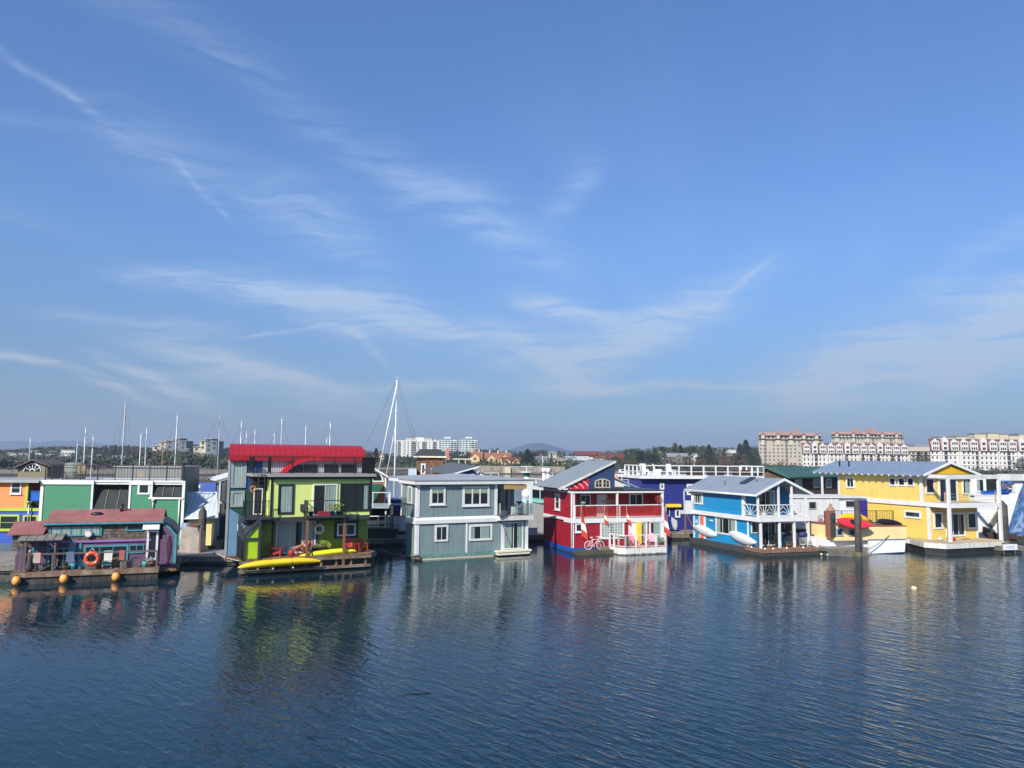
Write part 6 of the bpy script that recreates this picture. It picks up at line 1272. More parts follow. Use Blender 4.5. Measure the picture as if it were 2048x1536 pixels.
# dark moored boat with white rails between the lime and grey homes
Db=frd(724,1062,66,6); db=thing('moored_boat','dark two deck boat with white railings between the lime and grey homes','boat',Db.o,Db.r)
x1=Db.f(782,1060)[0]; zA=Db.f(750,1012)[1]; zB=Db.f(750,1055)[1]
MB().prism([(-3,0,.1),(x1+.3,0,.1),(x1+.6,0,zB-.1),(-3,0,zB-.1)],(0,4,0)).build('hull',db,M('dark_boat_hull',(.025,.025,.03),.6)); MB().box(-3,x1+.1,-.1,4,zB-.1,zB).build('main_deck',db,WOODG); MB().box(-3,x1-.6,.9,4,zB,zA-.2).build('cabin',db,DARK); MB().box(-3,x1-.2,-.3,4,zA-.18,zA).build('upper_deck',db,TRIMG)
railing(db,[(-3,-.05),(x1,-.05)],zB,.95,WHITE,post=1.1,pick=0,rw=.07,mid=[.5],pr=.05,name='main_railing'); railing(db,[(-3,-.2),(x1-.3,-.2),(x1-.3,3)],zA,1.15,WHITE,post=1.2,pick=0,rw=.06,pr=.035,name='upper_railing'); MB().tube((-2.5,-.12,zB+.3),(x1-1,-.12,zB+.3),.14).build('fender',db,WHITE); MB().box(x1-.55,x1-.43,.0,.12,zB,zA-.18).build('deck_post',db,WHITE2)
MB().box(x1-.1,x1+.15,-.1,.2,zB,zA).build('tyre_post',db,WOODD)
Ad=frd(790,985,77,8); o=thing('moored_boat','dark blue boat with a pale fabric cover left of the grey home','boat',Ad.o,Ad.r); x1=2.6; zt=Ad.f(792,998)[1]; MB().prism([(-2,0,.2),(x1,0,.2),(x1+.4,0,1.6),(-2,0,1.6)],(0,3,0)).build('hull',o,WHITE2); MB().box(-2,x1,.2,2.8,1.61,zt-.6).build('cabin',o,M('navy_cabin_side',(.03,.045,.07),.6)); MB().box(-1.2,x1-.4,.1,.19,2.0,3.2).build('cabin_window',o,M('blue_cover',lin((30,40,120)),.7)); MB().prism([(-2.2,-.1,zt-.6),(x1+.1,-.1,zt-.6),(x1-.2,.6,zt),(-1.8,.6,zt)],(0,2.4,0)).build('cover',o,M('pale_cover',(.42,.45,.47),.7)) 
m_=MB(); m_.path([(-1.5,-.2,1.6),(-1.3,.2,zt-.3),(-.9,.6,zt+.2)],.04).path([(.6,-.2,1.6),(.8,.2,zt-.3),(1.2,.6,zt+.2)],.04); m_.build('bimini_frame',o,WHITE)
# ================================================================ sail boats and motor yacht behind
SPAR=M('white_spar',(.72,.73,.74),.4); SPARB=M('grey_spar',(.35,.36,.38),.5); SPARW=M('varnished_spar',(.30,.17,.07),.5)
HULLW=M('white_gelcoat',(.75,.76,.76),.3); HULLB=M('navy_gelcoat',(.02,.04,.10),.3)
def sailboat(px,pytop,d,label,tilt=0,mat=None,spreader=True,hull=None,L=9,rz=None,stay=True,r=.07):
    p=aty(px,960,d); top=aty(px,pytop,d).z; o=thing('sailboat',label,'sailboat',(p.x,p.y,0),rz if rz is not None else random.uniform(-.5,.5)); mat=mat or SPAR
    z_=o.rotation_euler.z; o.location.x-=L*.06*math.cos(z_); o.location.y-=L*.06*math.sin(z_)      # the mast stands on the surveyed spot
    m_=MB(); n_=12; R0=[]
    for i in range(n_+1):
        t=-1+2*i/n_; w_=L*.16*max(0,1-max(0,t)**2.2)*(1-.25*max(0,-t)); z=.95+.25*t*t
        R0.append([m_.bm.verts.new((t*L/2,s_*w_*k+.001*s_,zz)) for s_,k,zz in((1,1,z),(1,.85,.2),(1,.2,-.3),(-1,.2,-.3),(-1,.85,.2),(-1,1,z))])
    for A_,B_ in zip(R0,R0[1:]):
        for j in range(6): m_.face([A_[j],A_[(j+1)%6],B_[(j+1)%6],B_[j]],True)
    m_.face(R0[0]); m_.build('hull',o,hull or HULLW)
    MB().prism([(-L*.22,-L*.09,1.0),(L*.2,-L*.06,1.05),(L*.2,L*.06,1.05),(-L*.22,L*.09,1.0)],(0,0,.45)).build('cabin',o,HULLW)
    MB().tube((L*.06,0,1.0),(L*.06+tilt,0,top),r,r*.75).lathe([(.02,0),(.02,.4)],(L*.06+tilt,0,top),6).build('mast',o,mat)
    MB().tube((L*.05,0,2.3),(-L*.38,0,2.2),.06).build('boom',o,mat); MB().tube((L*.04,0,2.45),(-L*.36,0,2.35),.15,.12).build('sail_cover',o,M('blue_sail_cover',lin((40,60,120)),.8) if random.random()<.5 else WHITE2)
    if spreader: MB().bar((L*.06+tilt*.55,-.7,top*.58),(L*.06+tilt*.55,.7,top*.58),.04).build('spreader',o,mat)
    if stay:
        m_=MB(); m_.tube((L*.06+tilt,0,top),(L*.48,0,1.2),.02,n=4).tube((L*.06+tilt,0,top),(-L*.48,0,1.1),.02,n=4).tube((L*.06+tilt,0,top*.97),(L*.02,-L*.15,1.1),.018,n=4).tube((L*.06+tilt,0,top*.97),(L*.02,L*.15,1.1),.018,n=4)
        m_.build('stays',o,M('rigging_wire',(.12,.12,.13),.5))
    return o
MST=[(55,878,110,'sailboat with a short bare mast at the far left'),(165,857,112,'sailboat mast rising left of the twin slim masts'),(181,874,118,'sailboat with a leaning shorter mast beside it'),(150,886,150,'distant short masted sailboat left of the tan gable'),
(242,804,100,'sailboat with the tallest dark mast on the left'),(277,869,108,'sailboat with a white mast just right of the tall dark mast'),(288,858,112,'sailboat with a slim mast near the grey boarded house'),(348,831,108,'sailboat with a tall white mast in front of the tan apartment block'),
(434,829,100,'sailboat with a tall grey mast left of the red roof'),(478,844,112,'sailboat whose mast rises at the left end of the red roof'),(489,867,120,'sailboat with a stubby mast second from the left above the red roof'),(506,861,118,'sailboat with a short mast third from the left above the red roof'),(545,868,122,'sailboat with a stubby mast in the middle above the red roof'),
(559,838,110,'sailboat with the tallest mast above the red roof'),(608,854,114,'sailboat with a medium mast right of centre above the red roof'),(651,877,125,'sailboat with the shortest mast above the red roof'),(657,846,108,'sailboat with a forked looking mast and stay above the right of the red roof')]
for i,(px,py,d,l) in enumerate(MST):
    sailboat(px,py,d,l,mat=SPARB if i in(4,8) else SPAR,r=.12 if i==4 else .07,L=8+i%3,spreader=i in(1,3,4,7,8))
sailboat(322,880,118,'sailboat with a varnished wooden mast near the tan apartments',mat=SPARW,L=9)
big=sailboat(789,760,84,'large sailboat with a very tall white mast left of the grey home',rz=.15,L=12,r=.10)
top=aty(789,760,84).z
m_=MB(); m_.tube((.7,0,top-.6),(-1.35,.4,4.0),.06,n=6); m_.build('furled_sail',big,SPAR)
m_=MB(); m_.tube((.7,0,top-5),(-.3,-.2,4.6),.04,n=5); m_.build('furled_staysail',big,SPAR)
for s_ in(-1,1):
    m_=MB(); m_.tube((.7,0,top-.4),(.8,s_*1.25,top*.55),.014,n=4).tube((.8,s_*1.25,top*.55),(.9,s_*1.6,1.2),.014,n=4); m_.tube((.7,0,top-.4),(3.6*1,s_*.3,6),.014,n=4); m_.build('shroud',big,M('rigging_wire',(.12,.12,.13),.5))
MB().bar((.7,-1.25,top*.55),(.7,1.25,top*.55),.05).bar((.7,-.8,top*.77),(.7,.8,top*.77),.045).build('spreader',big,SPAR)
my=aty(388,980,88); o=thing('motor_yacht','white flybridge motor yacht behind the pale metal roof','motor yacht',(my.x-2.2,my.y,0),.2)
MB().prism([(-4,-1.6,0),(4.4,-1.2,0),(5.4,-1.6,1.7),(-4.2,-1.9,1.6)],(0,3.4,0)).build('hull',o,HULLW); zt=aty(388,968,88).z
MB().prism([(-3,-1.4,1.7),(3.2,-1.4,1.7),(2.4,-1.4,zt-.4),(-3,-1.4,zt-.4)],(0,2.8,0)).build('cabin',o,HULLW); MB().box(-2.8,2.4,-1.43,-1.405,zt-1.3,zt-.6).build('cabin_window',o,GLASS); MB().box(-3.3,3.0,-1.6,1.6,zt-.39,zt-.1).build('flybridge_deck',o,HULLW); MB().prism([(-1.6,-1.2,zt-.1),(2.0,-1.2,zt-.1),(1.6,-1.2,zt+.9),(-1.3,-1.2,zt+.9)],(0,2.2,0)).build('flybridge_screen',o,M('navy_canvas',(.06,.09,.13),.6)); MB().box(-1.9,2.0,-1.3,1.3,zt+.91,zt+.99).build('bimini_top',o,M('navy_canvas',(.06,.09,.13),.6)); MB().ell((0,0,zt+1.15),.28,.28,.2).build('radar_dome',o,HULLW)
my=aty(420,978,96); sb=thing('covered_dinghy','blue tarp covered boat right of the white motor yacht','boat',(my.x,my.y,0),.4); zt=aty(420,968,96).z
MB().prism([(-2.5,-1,0),(2.5,-1,0),(3,-1.2,zt-1.4),(-2.6,-1.2,zt-1.4)],(0,2.2,0)).build('hull',sb,HULLW); MB().pxx([(-1.3,zt-1.4),(1.3,zt-1.4),(.0,zt+.2)],-2.6,2.6).build('tarp',sb,M('blue_tarp',lin((60,85,150)),.7))
def cruiser(px,py,d,label,rz=0,L=8):
    p=atz(px,py,0) if d is None else aty(px,py,d); o=thing('cabin_cruiser',label,'motor boat',(p.x,p.y,0),rz,None)
    MB().prism([(-L/2,-L*.15,-.1),(L*.42,-L*.05,-.1),(L/2,-L*.06,1.2),(-L/2,-L*.16,1.0)],(0,L*.3,0)).build('hull',o,HULLW); MB().prism([(-L*.2,-L*.11,1.05),(L*.25,-L*.11,1.1),(L*.15,-L*.11,2.2),(-L*.2,-L*.11,2.3)],(0,L*.22,0)).build('cabin',o,HULLW); MB().box(-L*.15,L*.12,-L*.115,-L*.111,1.5,2.0).build('cabin_window',o,GLASS); return o
cruiser(1245,948,None,'white cabin cruiser moored behind the red home roof',.3); cruiser(1292,950,None,'white cabin cruiser moored behind the cobalt home roof deck at its left',-.2); cruiser(1560,952,None,'white cabin cruiser moored in front of the right hand apartments',.1,11)
cruiser(1100,958,None,'small grey white motor boat on the water right of the navigation light',.5,5)
# navigation light and distance marks on the water
p=aty(1053,960,150); zt=aty(1053,934,150).z; o=thing('navigation_light','white and green navigation beacon standing behind the grey home roof','beacon',(p.x,p.y,0)); MB().lathe([(.9,-.5),(.9,1.0),(.55,1.2),(.5,zt-1.8)],n=14).build('tower',o,WHITE); MB().lathe([(.6,zt-1.8),(.6,zt-1.1)],n=14).build('green_band',o,M('beacon_green',(.02,.22,.14),.6)); MB().lathe([(1.3,zt-1.1),(1.3,zt-.9)],n=14).build('platform',o,WHITE); railing(o,[(-1.1,-1.1),(1.1,-1.1),(1.1,1.1),(-1.1,1.1),(-1.1,-1.1)],zt-.9,1.0,WHITE,post=1.1,pick=0,rw=.08)
for px,py,l in((1088,948,'white channel marker left of the pair by the red home roof'),(1096,949,'white channel marker right of the pair by the red home roof')):
    p=aty(px,py+3,160); zt=aty(px,py-3,160).z; o=thing('channel_marker',l,'channel marker',(p.x,p.y,0)); MB().lathe([(.35,-.3),(.35,zt)],n=10).build('post',o,WHITE); MB().lathe([(.55,zt),(.55,zt+.8),(.1,zt+1)],n=10).build('drum',o,WHITE)
# ================================================================ the far shore: buildings
def pane_mesh(w_,h_,mat):
    m_=MB(); m_.box(-w_/2,w_/2,-.06,0,0,h_); m_.use(mat)
    bmesh.ops.recalc_face_normals(m_.bm,faces=m_.bm.faces); me=bpy.data.meshes.new('window'); m_.bm.to_mesh(me); m_.bm.free(); me.materials.append(mat); return me
FGL=M('far_window_glass',(.035,.045,.06),.25); FBAL=M('shaded_balcony_recess',(.09,.11,.13),.8)
def windows(root,L,y=0,mat=None,side=None):
    "L: (x,z,w,h). The hundred largest are parts of their own; beyond that one part"
    L=sorted(L,key=lambda q:-q[2]*q[3]); cache={}
    for (x,z,w_,h_) in L[:100]:
        k=(round(w_,1),round(h_,1))
        if k not in cache: cache[k]=pane_mesh(w_,h_,mat or FGL)
        o=bpy.data.objects.new('window',cache[k]); COL.objects.link(o); o.parent=root; o.location=(x,y,z)
    if len(L)>100:
        m_=MB()
        for (x,z,w_,h_) in L[100:]: m_.box(x-w_/2,x+w_/2,y-.06,y,z,z+h_)
        tag(m_.build('windows',root,mat or FGL),kind='stuff')
class Far:
    def __init__(s,px0,px1,pytop,d,rot=0,zb=None):
        p=aty(px0,915,d); s.fr=Fr((p.x,p.y),rot); s.pxm=px0; s.w=s.fr.f(px1,pytop)[0]; s.zt=s.fr.f((px0+px1)/2,pytop)[1]; s.zb=landz(p.x,p.y)-1 if zb is None else zb
    def sk(s):
        o,d=s.fr._r(s.pxm,900); return d[0]/d[1]
    def x(s,px,py=900,y=0): return s.fr.f(px,py,y)[0]
    def z(s,px,py,y=0): return s.fr.f(px,py,y)[1]
    def thing(s,label,cat='building',name='apartment_building'): s.o=thing(name,label,cat,s.fr.o,s.fr.r); return s.o
FW=M('far_white_wall',(.62,.595,.545),.8,var=.08); FCR=M('far_cream_wall',lin((194,182,156)),.8,var=.08); FTAN=M('far_tan_wall',lin((178,168,150)),.8,var=.08); FGW=M('far_pale_green_wall',(.55,.60,.57),.8); FRR=M('far_red_tile',lin((100,56,46)),.8); FPK=M('far_pink_brown_roof',lin((162,128,114)),.8); FOR=M('far_orange_tile',lin((165,108,78)),.8,'shingle',.5); FGR=M('far_grey_roof',(.22,.23,.24),.8); FDK=M('far_dark_trim',(.05,.06,.08),.8); FBR=M('far_brick',lin((125,72,54)),.85)
# white tower block
b=Far(786,896,881,1200); o=b.thing('long white eleven storey apartment tower block beside the tall mast')
MB().box(0,b.w,0,22,b.zb,b.zt).build('wall',o,FW)
L=[]; H_=(b.zt-2)/11
for (pa,pb,kind) in((787,793,0),(795,801,0),(806,812,1),(814,819,1),(822,832,0),(835,839,1),(844,853,0),(857,861,1),(865,873,0),(877,881,1),(884,893,0)):
    a0,a1=b.x(pa),b.x(pb)
    for k in range(11): L.append(((a0+a1)/2,1.5+k*H_,(a1-a0)*(1 if kind==0 else .62),H_*(.62 if kind==0 else .45)))
    if kind==0:
        m_=MB(); [m_.box(a0-.4,a1+.4,-1.5,0,1.0+k*H_,1.35+k*H_) for k in range(11)]; m_.build('balcony_column',o,FW)
windows(o,L)
for pa,pb,pt in((810,828,876),(829,848,874.5),(849,863,876.5),(866,872,879)): MB().box(b.x(pa),b.x(pb),4,14,b.zt,b.z(pa,pt)).build('roof_house',o,FW if pa==829 else FTAN)
for px in(811,815,827,845,857): MB().bar((b.x(px),8,b.zt),(b.x(px),8,b.z(px,869)),.3).build('antenna',o,FDK)
# two pale green white towers
for (pa,pb,l,c) in((877,913.5,'pale greenish white apartment tower, the left one of a pair',(887,901)),(917.5,955,'pale greenish white apartment tower, the right one of a pair',(930,944))):
    b=Far(pa,pb,880,1080); o=b.thing(l); MB().box(0,b.w,0,22,b.zb,b.zt).build('wall',o,FGW); H_=2.9; L=[]
    for k in range(9):
        z=b.zt-3-k*H_
        for j in range(6): x=b.w*(j+.5)/6; L.append((x,z,b.w/6*.72,1.35 if j%2 else 1.7))
        if k<8: MB().box(b.w*.60,b.w+.8,-1.4,0,z-.75,z-.3).build('balcony',o,FW)
    windows(o,L); MB().box(b.x(c[0]),b.x(c[1]),4,16,b.zt,b.z(c[0],873.5)).build('roof_house',o,FGW); MB().box(b.w*.2,b.w*.72,-.5,8,b.zt,b.zt+2.4).build('penthouse',o,M('teal_penthouse',(.18,.30,.30),.7))
# tan complexes
trn=random.Random(4)
def tan(pa,pb,pt,d,l,peaks,floors,rotd=0):
    b=Far(pa,pb,pt,d,rotd); o=b.thing(l); zt=b.zt; H_=3.0
    sk=b.sk(); MB().pz([(0,0),(b.w,0),(b.w+20*sk,20),(20*sk,20)],b.zb,zt-3.2).build('wall',o,FTAN); MB().pz([(1,1.5),(b.w-1,1.5),(b.w-1+17*sk,19),(1+17*sk,19)],zt-3.2,zt-.2).build('penthouse',o,FCR)
    L=[]; nb=int(b.w/3.4)
    for k in range(floors):
        z=zt-6.0-k*H_
        if z<b.zb+1: break
        for j in range(nb):
            if (j%5)==1 or trn.random()<.16: continue
            x=b.w*(j+.5)/nb; L.append((x,z,1.5,1.5))
        for j in range(nb):
            if (j%5)==1: x=b.w*(j+.5)/nb; L.append((x,z-.6,2.4,2.4))
    windows(o,L,0,M('far_brown_window',(.15,.135,.125),.5))
    L=[(b.w*(j+.5)/nb,zt-2.4,2.0,1.8) for j in range(nb)]; [MB().box(x-w_/2,x+w_/2,1.42,1.5,z,z+h_).build('window',o,FGL) for x,z,w_,h_ in L]
    MB().box(-.3,b.w+.3,-.6,0,zt-4.0,zt-2.9).build('dark_balustrade',o,FDK)
    m_=MB(); m_.prism([(-.5,-.2,zt-.2),(b.w+.5,-.2,zt-.2),(b.w-2.5,5,zt+2.6),(2.5,5,zt+2.6)],(11*sk,11,0)); m_.build('roof',o,FPK)
    for (pp,ph) in peaks:
        x=b.x(pp); z=b.z(pp,ph)
        m_=MB(); m_.prism([(x-4.2,-.5,zt+.2),(x,-.5,z),(x+4.2,-.5,zt+.2)],(0,14,0)); m_.build('gable_roof',o,FPK)
    for j in range(5):
        x=b.w*(j+.5)/5-(0 if j else 2)
        m_=MB(); m_.bar((x-2.0,-.9,zt-3.4),(x-1.6,-.9,zt+.4),.45).bar((x+2.0,-.9,zt-3.4),(x+1.6,-.9,zt+.4),.45).bar((x-1.6,-.9,zt+.4),(x,-.9,zt+2.0),.45).bar((x+1.6,-.9,zt+.4),(x,-.9,zt+2.0),.45); m_.build('dark_gable_frame',o,FDK); MB().box(x-1.5,x+1.5,-.6,0,zt-8,zt+.1).build('bay_column',o,FCR)
    return b
tan(1518,1645,871,640,'tan ten storey apartment complex with dark gables, left of the white red roofed block',[(1570,861.5),(1597,860)],11)
tan(1664,1807,868.5,760,'tan apartment complex rising behind the white red roofed block',[(1718,857),(1747,855)],8)
# white blocks with red mansard roofs
def redroof(pa,pb,pt,d,l,rotd,floors,peaks):
    b=Far(pa,pb,pt,d,rotd); o=b.thing(l); zt=b.zt; H_=2.85; zm=zt-1.0-2*H_
    sk=b.sk(); MB().pz([(0,0),(b.w,0),(b.w+16*sk,16),(16*sk,16)],b.zb,zm).build('wall',o,FW)
    m_=MB(); m_.prism([(-.3,-.5,zm),(b.w+.3,-.5,zm),(b.w+.3,1.2,zt),(-.3,1.2,zt)],(14*sk,14,0)); m_.build('mansard_roof',o,FRR)
    n_=int(b.w/5.3); L=[]
    for j in range(n_):
        x=b.w*(j+.5)/n_; wd=4.4 if j%4!=1 else 3.6; gz=zt-.1 if j%4!=1 else zt+.9
        m_=MB(); m_.py([(x-wd/2,zm-.2),(x+wd/2,zm-.2),(x+wd/2,gz-1.3),(x+.8,gz-1.0),(x,gz+(.3 if j%2 else 0)),(x-.8,gz-1.0),(x-wd/2,gz-1.3)],-.9,1.0); m_.build('dormer_bay',o,FW)
        for k in range(2):
            for q in((-1.2,0,1.2) if j%4!=1 else (0,)): L.append((x+q,zm+.35+k*H_,.8 if j%4!=1 else 1.8,1.5,-.9))
    fl=0
    while zm-1.9-fl*H_>b.zb+1.5 and fl<floors:
        z=zm-2.2-fl*H_
        for j in range(int(b.w/2.6)):
            x=b.w*(j+.5)/int(b.w/2.6); q=j%7
            if q in(3,): L.append((x,z-.5,1.9,2.3,0))
            else: L.append((x,z,.95,1.35,0))
        fl+=1
    for yy in(-.9,0):
        pass
    F=[(x,z,w_,h_) for x,z,w_,h_,y in L if y==0]; Dm=[(x,z,w_,h_) for x,z,w_,h_,y in L if y!=0]
    windows(o,F,0,FGL)
    m_=MB(); [m_.box(x-w_/2,x+w_/2,-.98,-.9,z,z+h_) for x,z,w_,h_ in Dm]; tag(m_.build('dormer_windows',o,FGL),kind='stuff')
    for j in range(0,n_,2): x=b.w*(j+1)/n_; MB().box(x-.35,x+.35,-1.3,0,b.zb,zm-.3).build('pilaster',o,FW)
    m_=MB(); m_.box(-.4,b.w+.4,-.75,-.0,zm-.55,zm-.21); m_.build('eave_band',o,FRR)
    for k in range(3): MB().box(-.1,b.w+.1,-.35,0,zm-3.0-k*2*H_,zm-2.8-k*2*H_).build('string_course',o,FW)
    return b
redroof(1605,1816,887,520,'long white apartment block with red mansard roof, the left one of two',0,6,[])
redroof(1861,2110,878.5,455,'white apartment block with red mansard roof at the right edge',0,7,[])
b=Far(1806,1864,889,620); o=b.thing('stepped tan grey apartment building between the two white red roofed blocks')
for k,(q,w_) in enumerate(((0,1),(-1,1),(-2,.85),(-3,.6))): pass
zt=b.zt; MB().box(0,b.w,0,15,b.zb,zt-5).build('wall',o,FTAN); MB().box(b.w*.2,b.w,1,15,zt-5,zt-2).build('upper_storey',o,FTAN); MB().box(b.w*.45,b.w,2,15,zt-2,zt+.5).build('top_storey',o,FGR)
L=[(b.w*(j+.5)/7,zt-8-k*3,1.9,1.6) for k in range(4) for j in range(7)]; windows(o,L)
for k in range(5): MB().box(-.2,b.w+.2,-1.2,0,zt-5.3-k*3,zt-4.9-k*3).build('balcony_slab',o,FCR)
b=Far(1878,2100,873,700); o=b.thing('low cream penthouses with flat roofs behind the right hand white block')
for pa,pb,pt in((1878,1907,874.5),(1913,1936,873),(1951,1973,867.5),(1977,2000,866.5),(2001,2018,868.5),(2019,2038,871),(2038,2100,868)): MB().box(b.x(pa),b.x(pb),0,12,b.zb,b.z(pa,pt)).build('penthouse',o,FCR); MB().box(b.x(pa)-.6,b.x(pb)+.6,-.6,12.6,b.z(pa,pt)+.01,b.z(pa,pt)+.6).build('flat_roof',o,FGR)
MB().box(b.x(1873),b.x(2105),2,14,b.zb,b.z(1950,877)).build('wall',o,FTAN)
# small houses
def fhouse(px0,px1,pyr,pye,pyb,d,l,wall,roof,gab=None,rot=0,ridge='x',ng=0,cat='house',name='house',wn=3,ch=0):
    p=aty(px0,pyb,d); fr=Fr((p.x,p.y),rot); w_=fr.f(px1,pye)[0]; zr=fr.f(px0,pyr,2)[1]; ze=fr.f(px0,pye)[1]; zb=min(fr.f(px0,pyb)[1],landz(p.x,p.y)+.5)
    o=thing(name,l,cat,fr.o,fr.r); dp=max(6,min(10,w_*.7))
    if ridge=='x':
        MB().box(0,w_,0,dp,zb-1,ze).pxx([(0,ze),(dp,ze),(dp/2,zr-.15)],0.02,w_-.02).build('wall',o,wall); m_=MB(); m_.pxx([(-.5,ze-.05),(dp/2,zr),(dp+.5,ze-.05),(dp+.5,ze-.3),(dp/2,zr-.3),(-.5,ze-.3)],-.4,w_+.4); m_.build('roof',o,roof)
    elif ridge=='y':
        MB().py([(0,zb-1),(w_,zb-1),(w_,ze),(w_/2,zr-.1),(0,ze)],0,dp).build('wall',o,wall); m_=MB(); m_.py([(-.5,ze-.25),(w_/2,zr),(w_+.5,ze-.25),(w_+.5,ze),(w_/2,zr+.25),(-.5,ze)],-.5,dp+.5); m_.build('roof',o,roof)
    else: MB().box(0,w_,0,dp,zb-1,ze).build('wall',o,wall); MB().box(-.3,w_+.3,-.3,dp+.3,ze+.01,max(zr,ze+.3)).build('roof',o,roof)
    for k in range(ng):
        x=w_*(k+.5)/ng; q=min(2.6,w_/ng*.42); m_=MB(); m_.py([(x-q,zb-1),(x+q,zb-1),(x+q,ze-.6),(x,ze+(zr-ze)*.65),(x-q,ze-.6)],-1.6,1.5); m_.build('gable_wing',o,wall); m_=MB(); m_.py([(x-q-.3,ze-.8),(x,ze+(zr-ze)*.65),(x+q+.3,ze-.8),(x+q+.3,ze-.5),(x,ze+(zr-ze)*.65+.3),(x-q-.3,ze-.5)],-1.9,1.5); m_.build('gable_roof',o,roof); MB().box(x-.6,x+.6,-1.68,-1.6,(zb+ze)/2,(zb+ze)/2+1.3).build('window',o,FGL)
    hh=ze-zb; fl=2 if hh>4.5 else 1
    for k in range(fl):
        for j in range(wn): x=w_*(j+.5)/wn; MB().box(x-.55,x+.55,-.06,0,zb+hh*(k+.35)/fl,zb+hh*(k+.35)/fl+min(1.4,hh/fl*.5)).build('window',o,FGL)
    for k in range(ch): x=w_*(k+.5)/ch; MB().box(x-.4,x+.4,dp/2-.4,dp/2+.4,zr-1,zr+1.4).build('chimney',o,FCR)
    return o
PEA=M('peach_wall',lin((200,172,128)),.8); GYH=M('grey_green_house_wall',(.20,.23,.23),.8); YEL=M('pale_yellow_wall',lin((205,178,118)),.8)
fhouse(936,964,903,913,924,430,'peach house with orange tiled roof right of the round dark tree',PEA,FOR,ng=1,ch=2)
fhouse(970,1021,905,916,926,430,'wide peach house with three gables and an orange tiled roof',PEA,FOR,ng=2,ch=3,wn=6)
fhouse(1004,1041,914,921,928,415,'lower peach and white house with a brown roof in front of the wide peach house',PEA,FRR,ng=2,wn=5)
fhouse(1070,1095,912,917,929,425,'grey green flat roofed house left of the grey roofed hall',GYH,FGR,ridge='f')
fhouse(1128,1176,912,919.5,931,430,'hall with a pale grey metal roof and yellow end wall above the shore',GYH,M('far_pale_grey_roof',(.42,.43,.42),.6),rot=-8)
fhouse(1108,1130,915,919,930,430,'low yellow house beside the grey roofed hall',YEL,FGR,ridge='f')
fhouse(1150,1200,902,909,920,560,'long brick building with a red brown roof, the left one',FBR,FRR,wn=8)
fhouse(1198,1248,906,911,922,540,'long brick and white building with a red brown roof, the right one',FBR,FRR,wn=8,ng=3)
fhouse(1172,1186,911,914,922,500,'small white building in front of the brick buildings, left of the pair',FW,FRR,ridge='f'); fhouse(1190,1214,912,915,924,505,'small white and brown building in front of the brick buildings, right of the pair',FW,FBR,wn=4)
fhouse(1336,1378,906,913,927,520,'grey brown gabled house with a dark roof among the trees',M('far_grey_brown_wall',(.16,.13,.11),.8),FGR,ng=1,wn=5)
fhouse(1386,1398,907,912,922,500,'small white gabled house beside the grey brown house',FW,FGR,ridge='y',wn=1)
fhouse(1457,1476,898,900,911,640,'white modern house on the wooded slope left of the tan complex',FW,FGR,ridge='f'); fhouse(1436,1459,897,900,906,760,'pale flat roofed house on the wooded slope',FCR,FGR,ridge='f'); fhouse(1312,1350,899,901,908,800,'long low cream building on the skyline among trees',FCR,FGR,ridge='f',wn=6); fhouse(1355,1368,902,905,910,700,'small cream house on the skyline',FCR,FGR)
fhouse(1395,1416,892,895,900,800,'cream roofed building peeping out above the trees',FCR,FGR,ridge='f')
fhouse(1098,1118,903,906,912,700,'pale house among the trees above the shore',FCR,FGR); fhouse(1034,1052,917,920,928,420,'small brown house beside the big dark tree',FBR,FRR)
# left hillside houses
LH=[(14,34,905,907,918,600,'white three storey flats at the left edge of the hillside'),(36,56,905,907,917,600,'bright white flats second from the left on the hillside'),(62,84,900,902,909,700,'white terrace high on the left hillside'),(82,104,909,911,917,560,'long white house low on the left hillside'),(98,113,901,903,910,680,'small white house above the tan gable'),
(120,142,906,908,920,540,'white flats with balconies left of the first tall mast'),(122,150,899,901,906,600,'upper storey white building behind the balcony flats'),(152,162,898,900,905,700,'small white house near the skyline'),(167,186,911,913,919,600,'low white building right of the first mast'),(188,203,909,911,917,620,'low grey white building near the leaning mast'),
(222,250,911,913,925,540,'white villa beside the tallest dark mast'),(200,216,923,925,933,420,'white shed by the marina, left of two'),(222,240,922,924,934,420,'white shed by the marina, right of two'),(26,50,918,921,925,430,'low white shed on the marina shore'),(262,284,908,910,915,620,'grey white house left of the tan apartments'),(4,14,922,924,932,420,'small brown house at the far left shore'),(360,372,914,916,920,560,'tiny white cottage under the tan apartment block')]
for (a,b_,c,e_,f_,d,l) in LH: fhouse(a,b_,c,e_,f_,d,l,FW,FGR,ridge='f',wn=4)
fhouse(745,768,906,909,915,600,'low brown roofed house among trees left of the tall white mast',FCR,FBR,ridge='x')
# tan and dark towers on the left
def ltower(pa,pb,pt,d,l,parts):
    b=Far(pa,pb,pt,d); o=b.thing(l)
    for (a0,a1,t_,mt_) in parts:
        x0,x1=b.x(a0),b.x(a1); z=b.z(a0,t_); MB().box(x0,x1,0,12,b.zb,z).build('wing',o,mt_); n_=max(1,int((x1-x0)/3.2)); L=[]
        k=0
        while z-2.6-k*3>b.zb+3 and k<8:
            L+=[(x0+(x1-x0)*(j+.5)/n_,z-2.4-k*3,1.7,1.7) for j in range(n_)]; k+=1
        windows(o,L); MB().box(x0-.5,x1+.5,-.8,12.5,z+.01,z+.35).build('flat_roof',o,FTAN)
GT=M('dark_grey_tower_wall',(.13,.15,.17),.8)
ltower(305,378,880,560,'grey and tan stepped apartment tower behind the left masts, the left one',[(305,318,892,FTAN),(318,331,884,FTAN),(331,347,881,GT),(347,359,877,GT),(359,372,882.5,GT),(372,378,898,GT)])
ltower(387,434,879,540,'cream and grey apartment tower behind the left masts, the right one',[(387,399,894,FTAN),(399,411,882,FCR),(411,423,878,GT),(423,434,883,GT)])
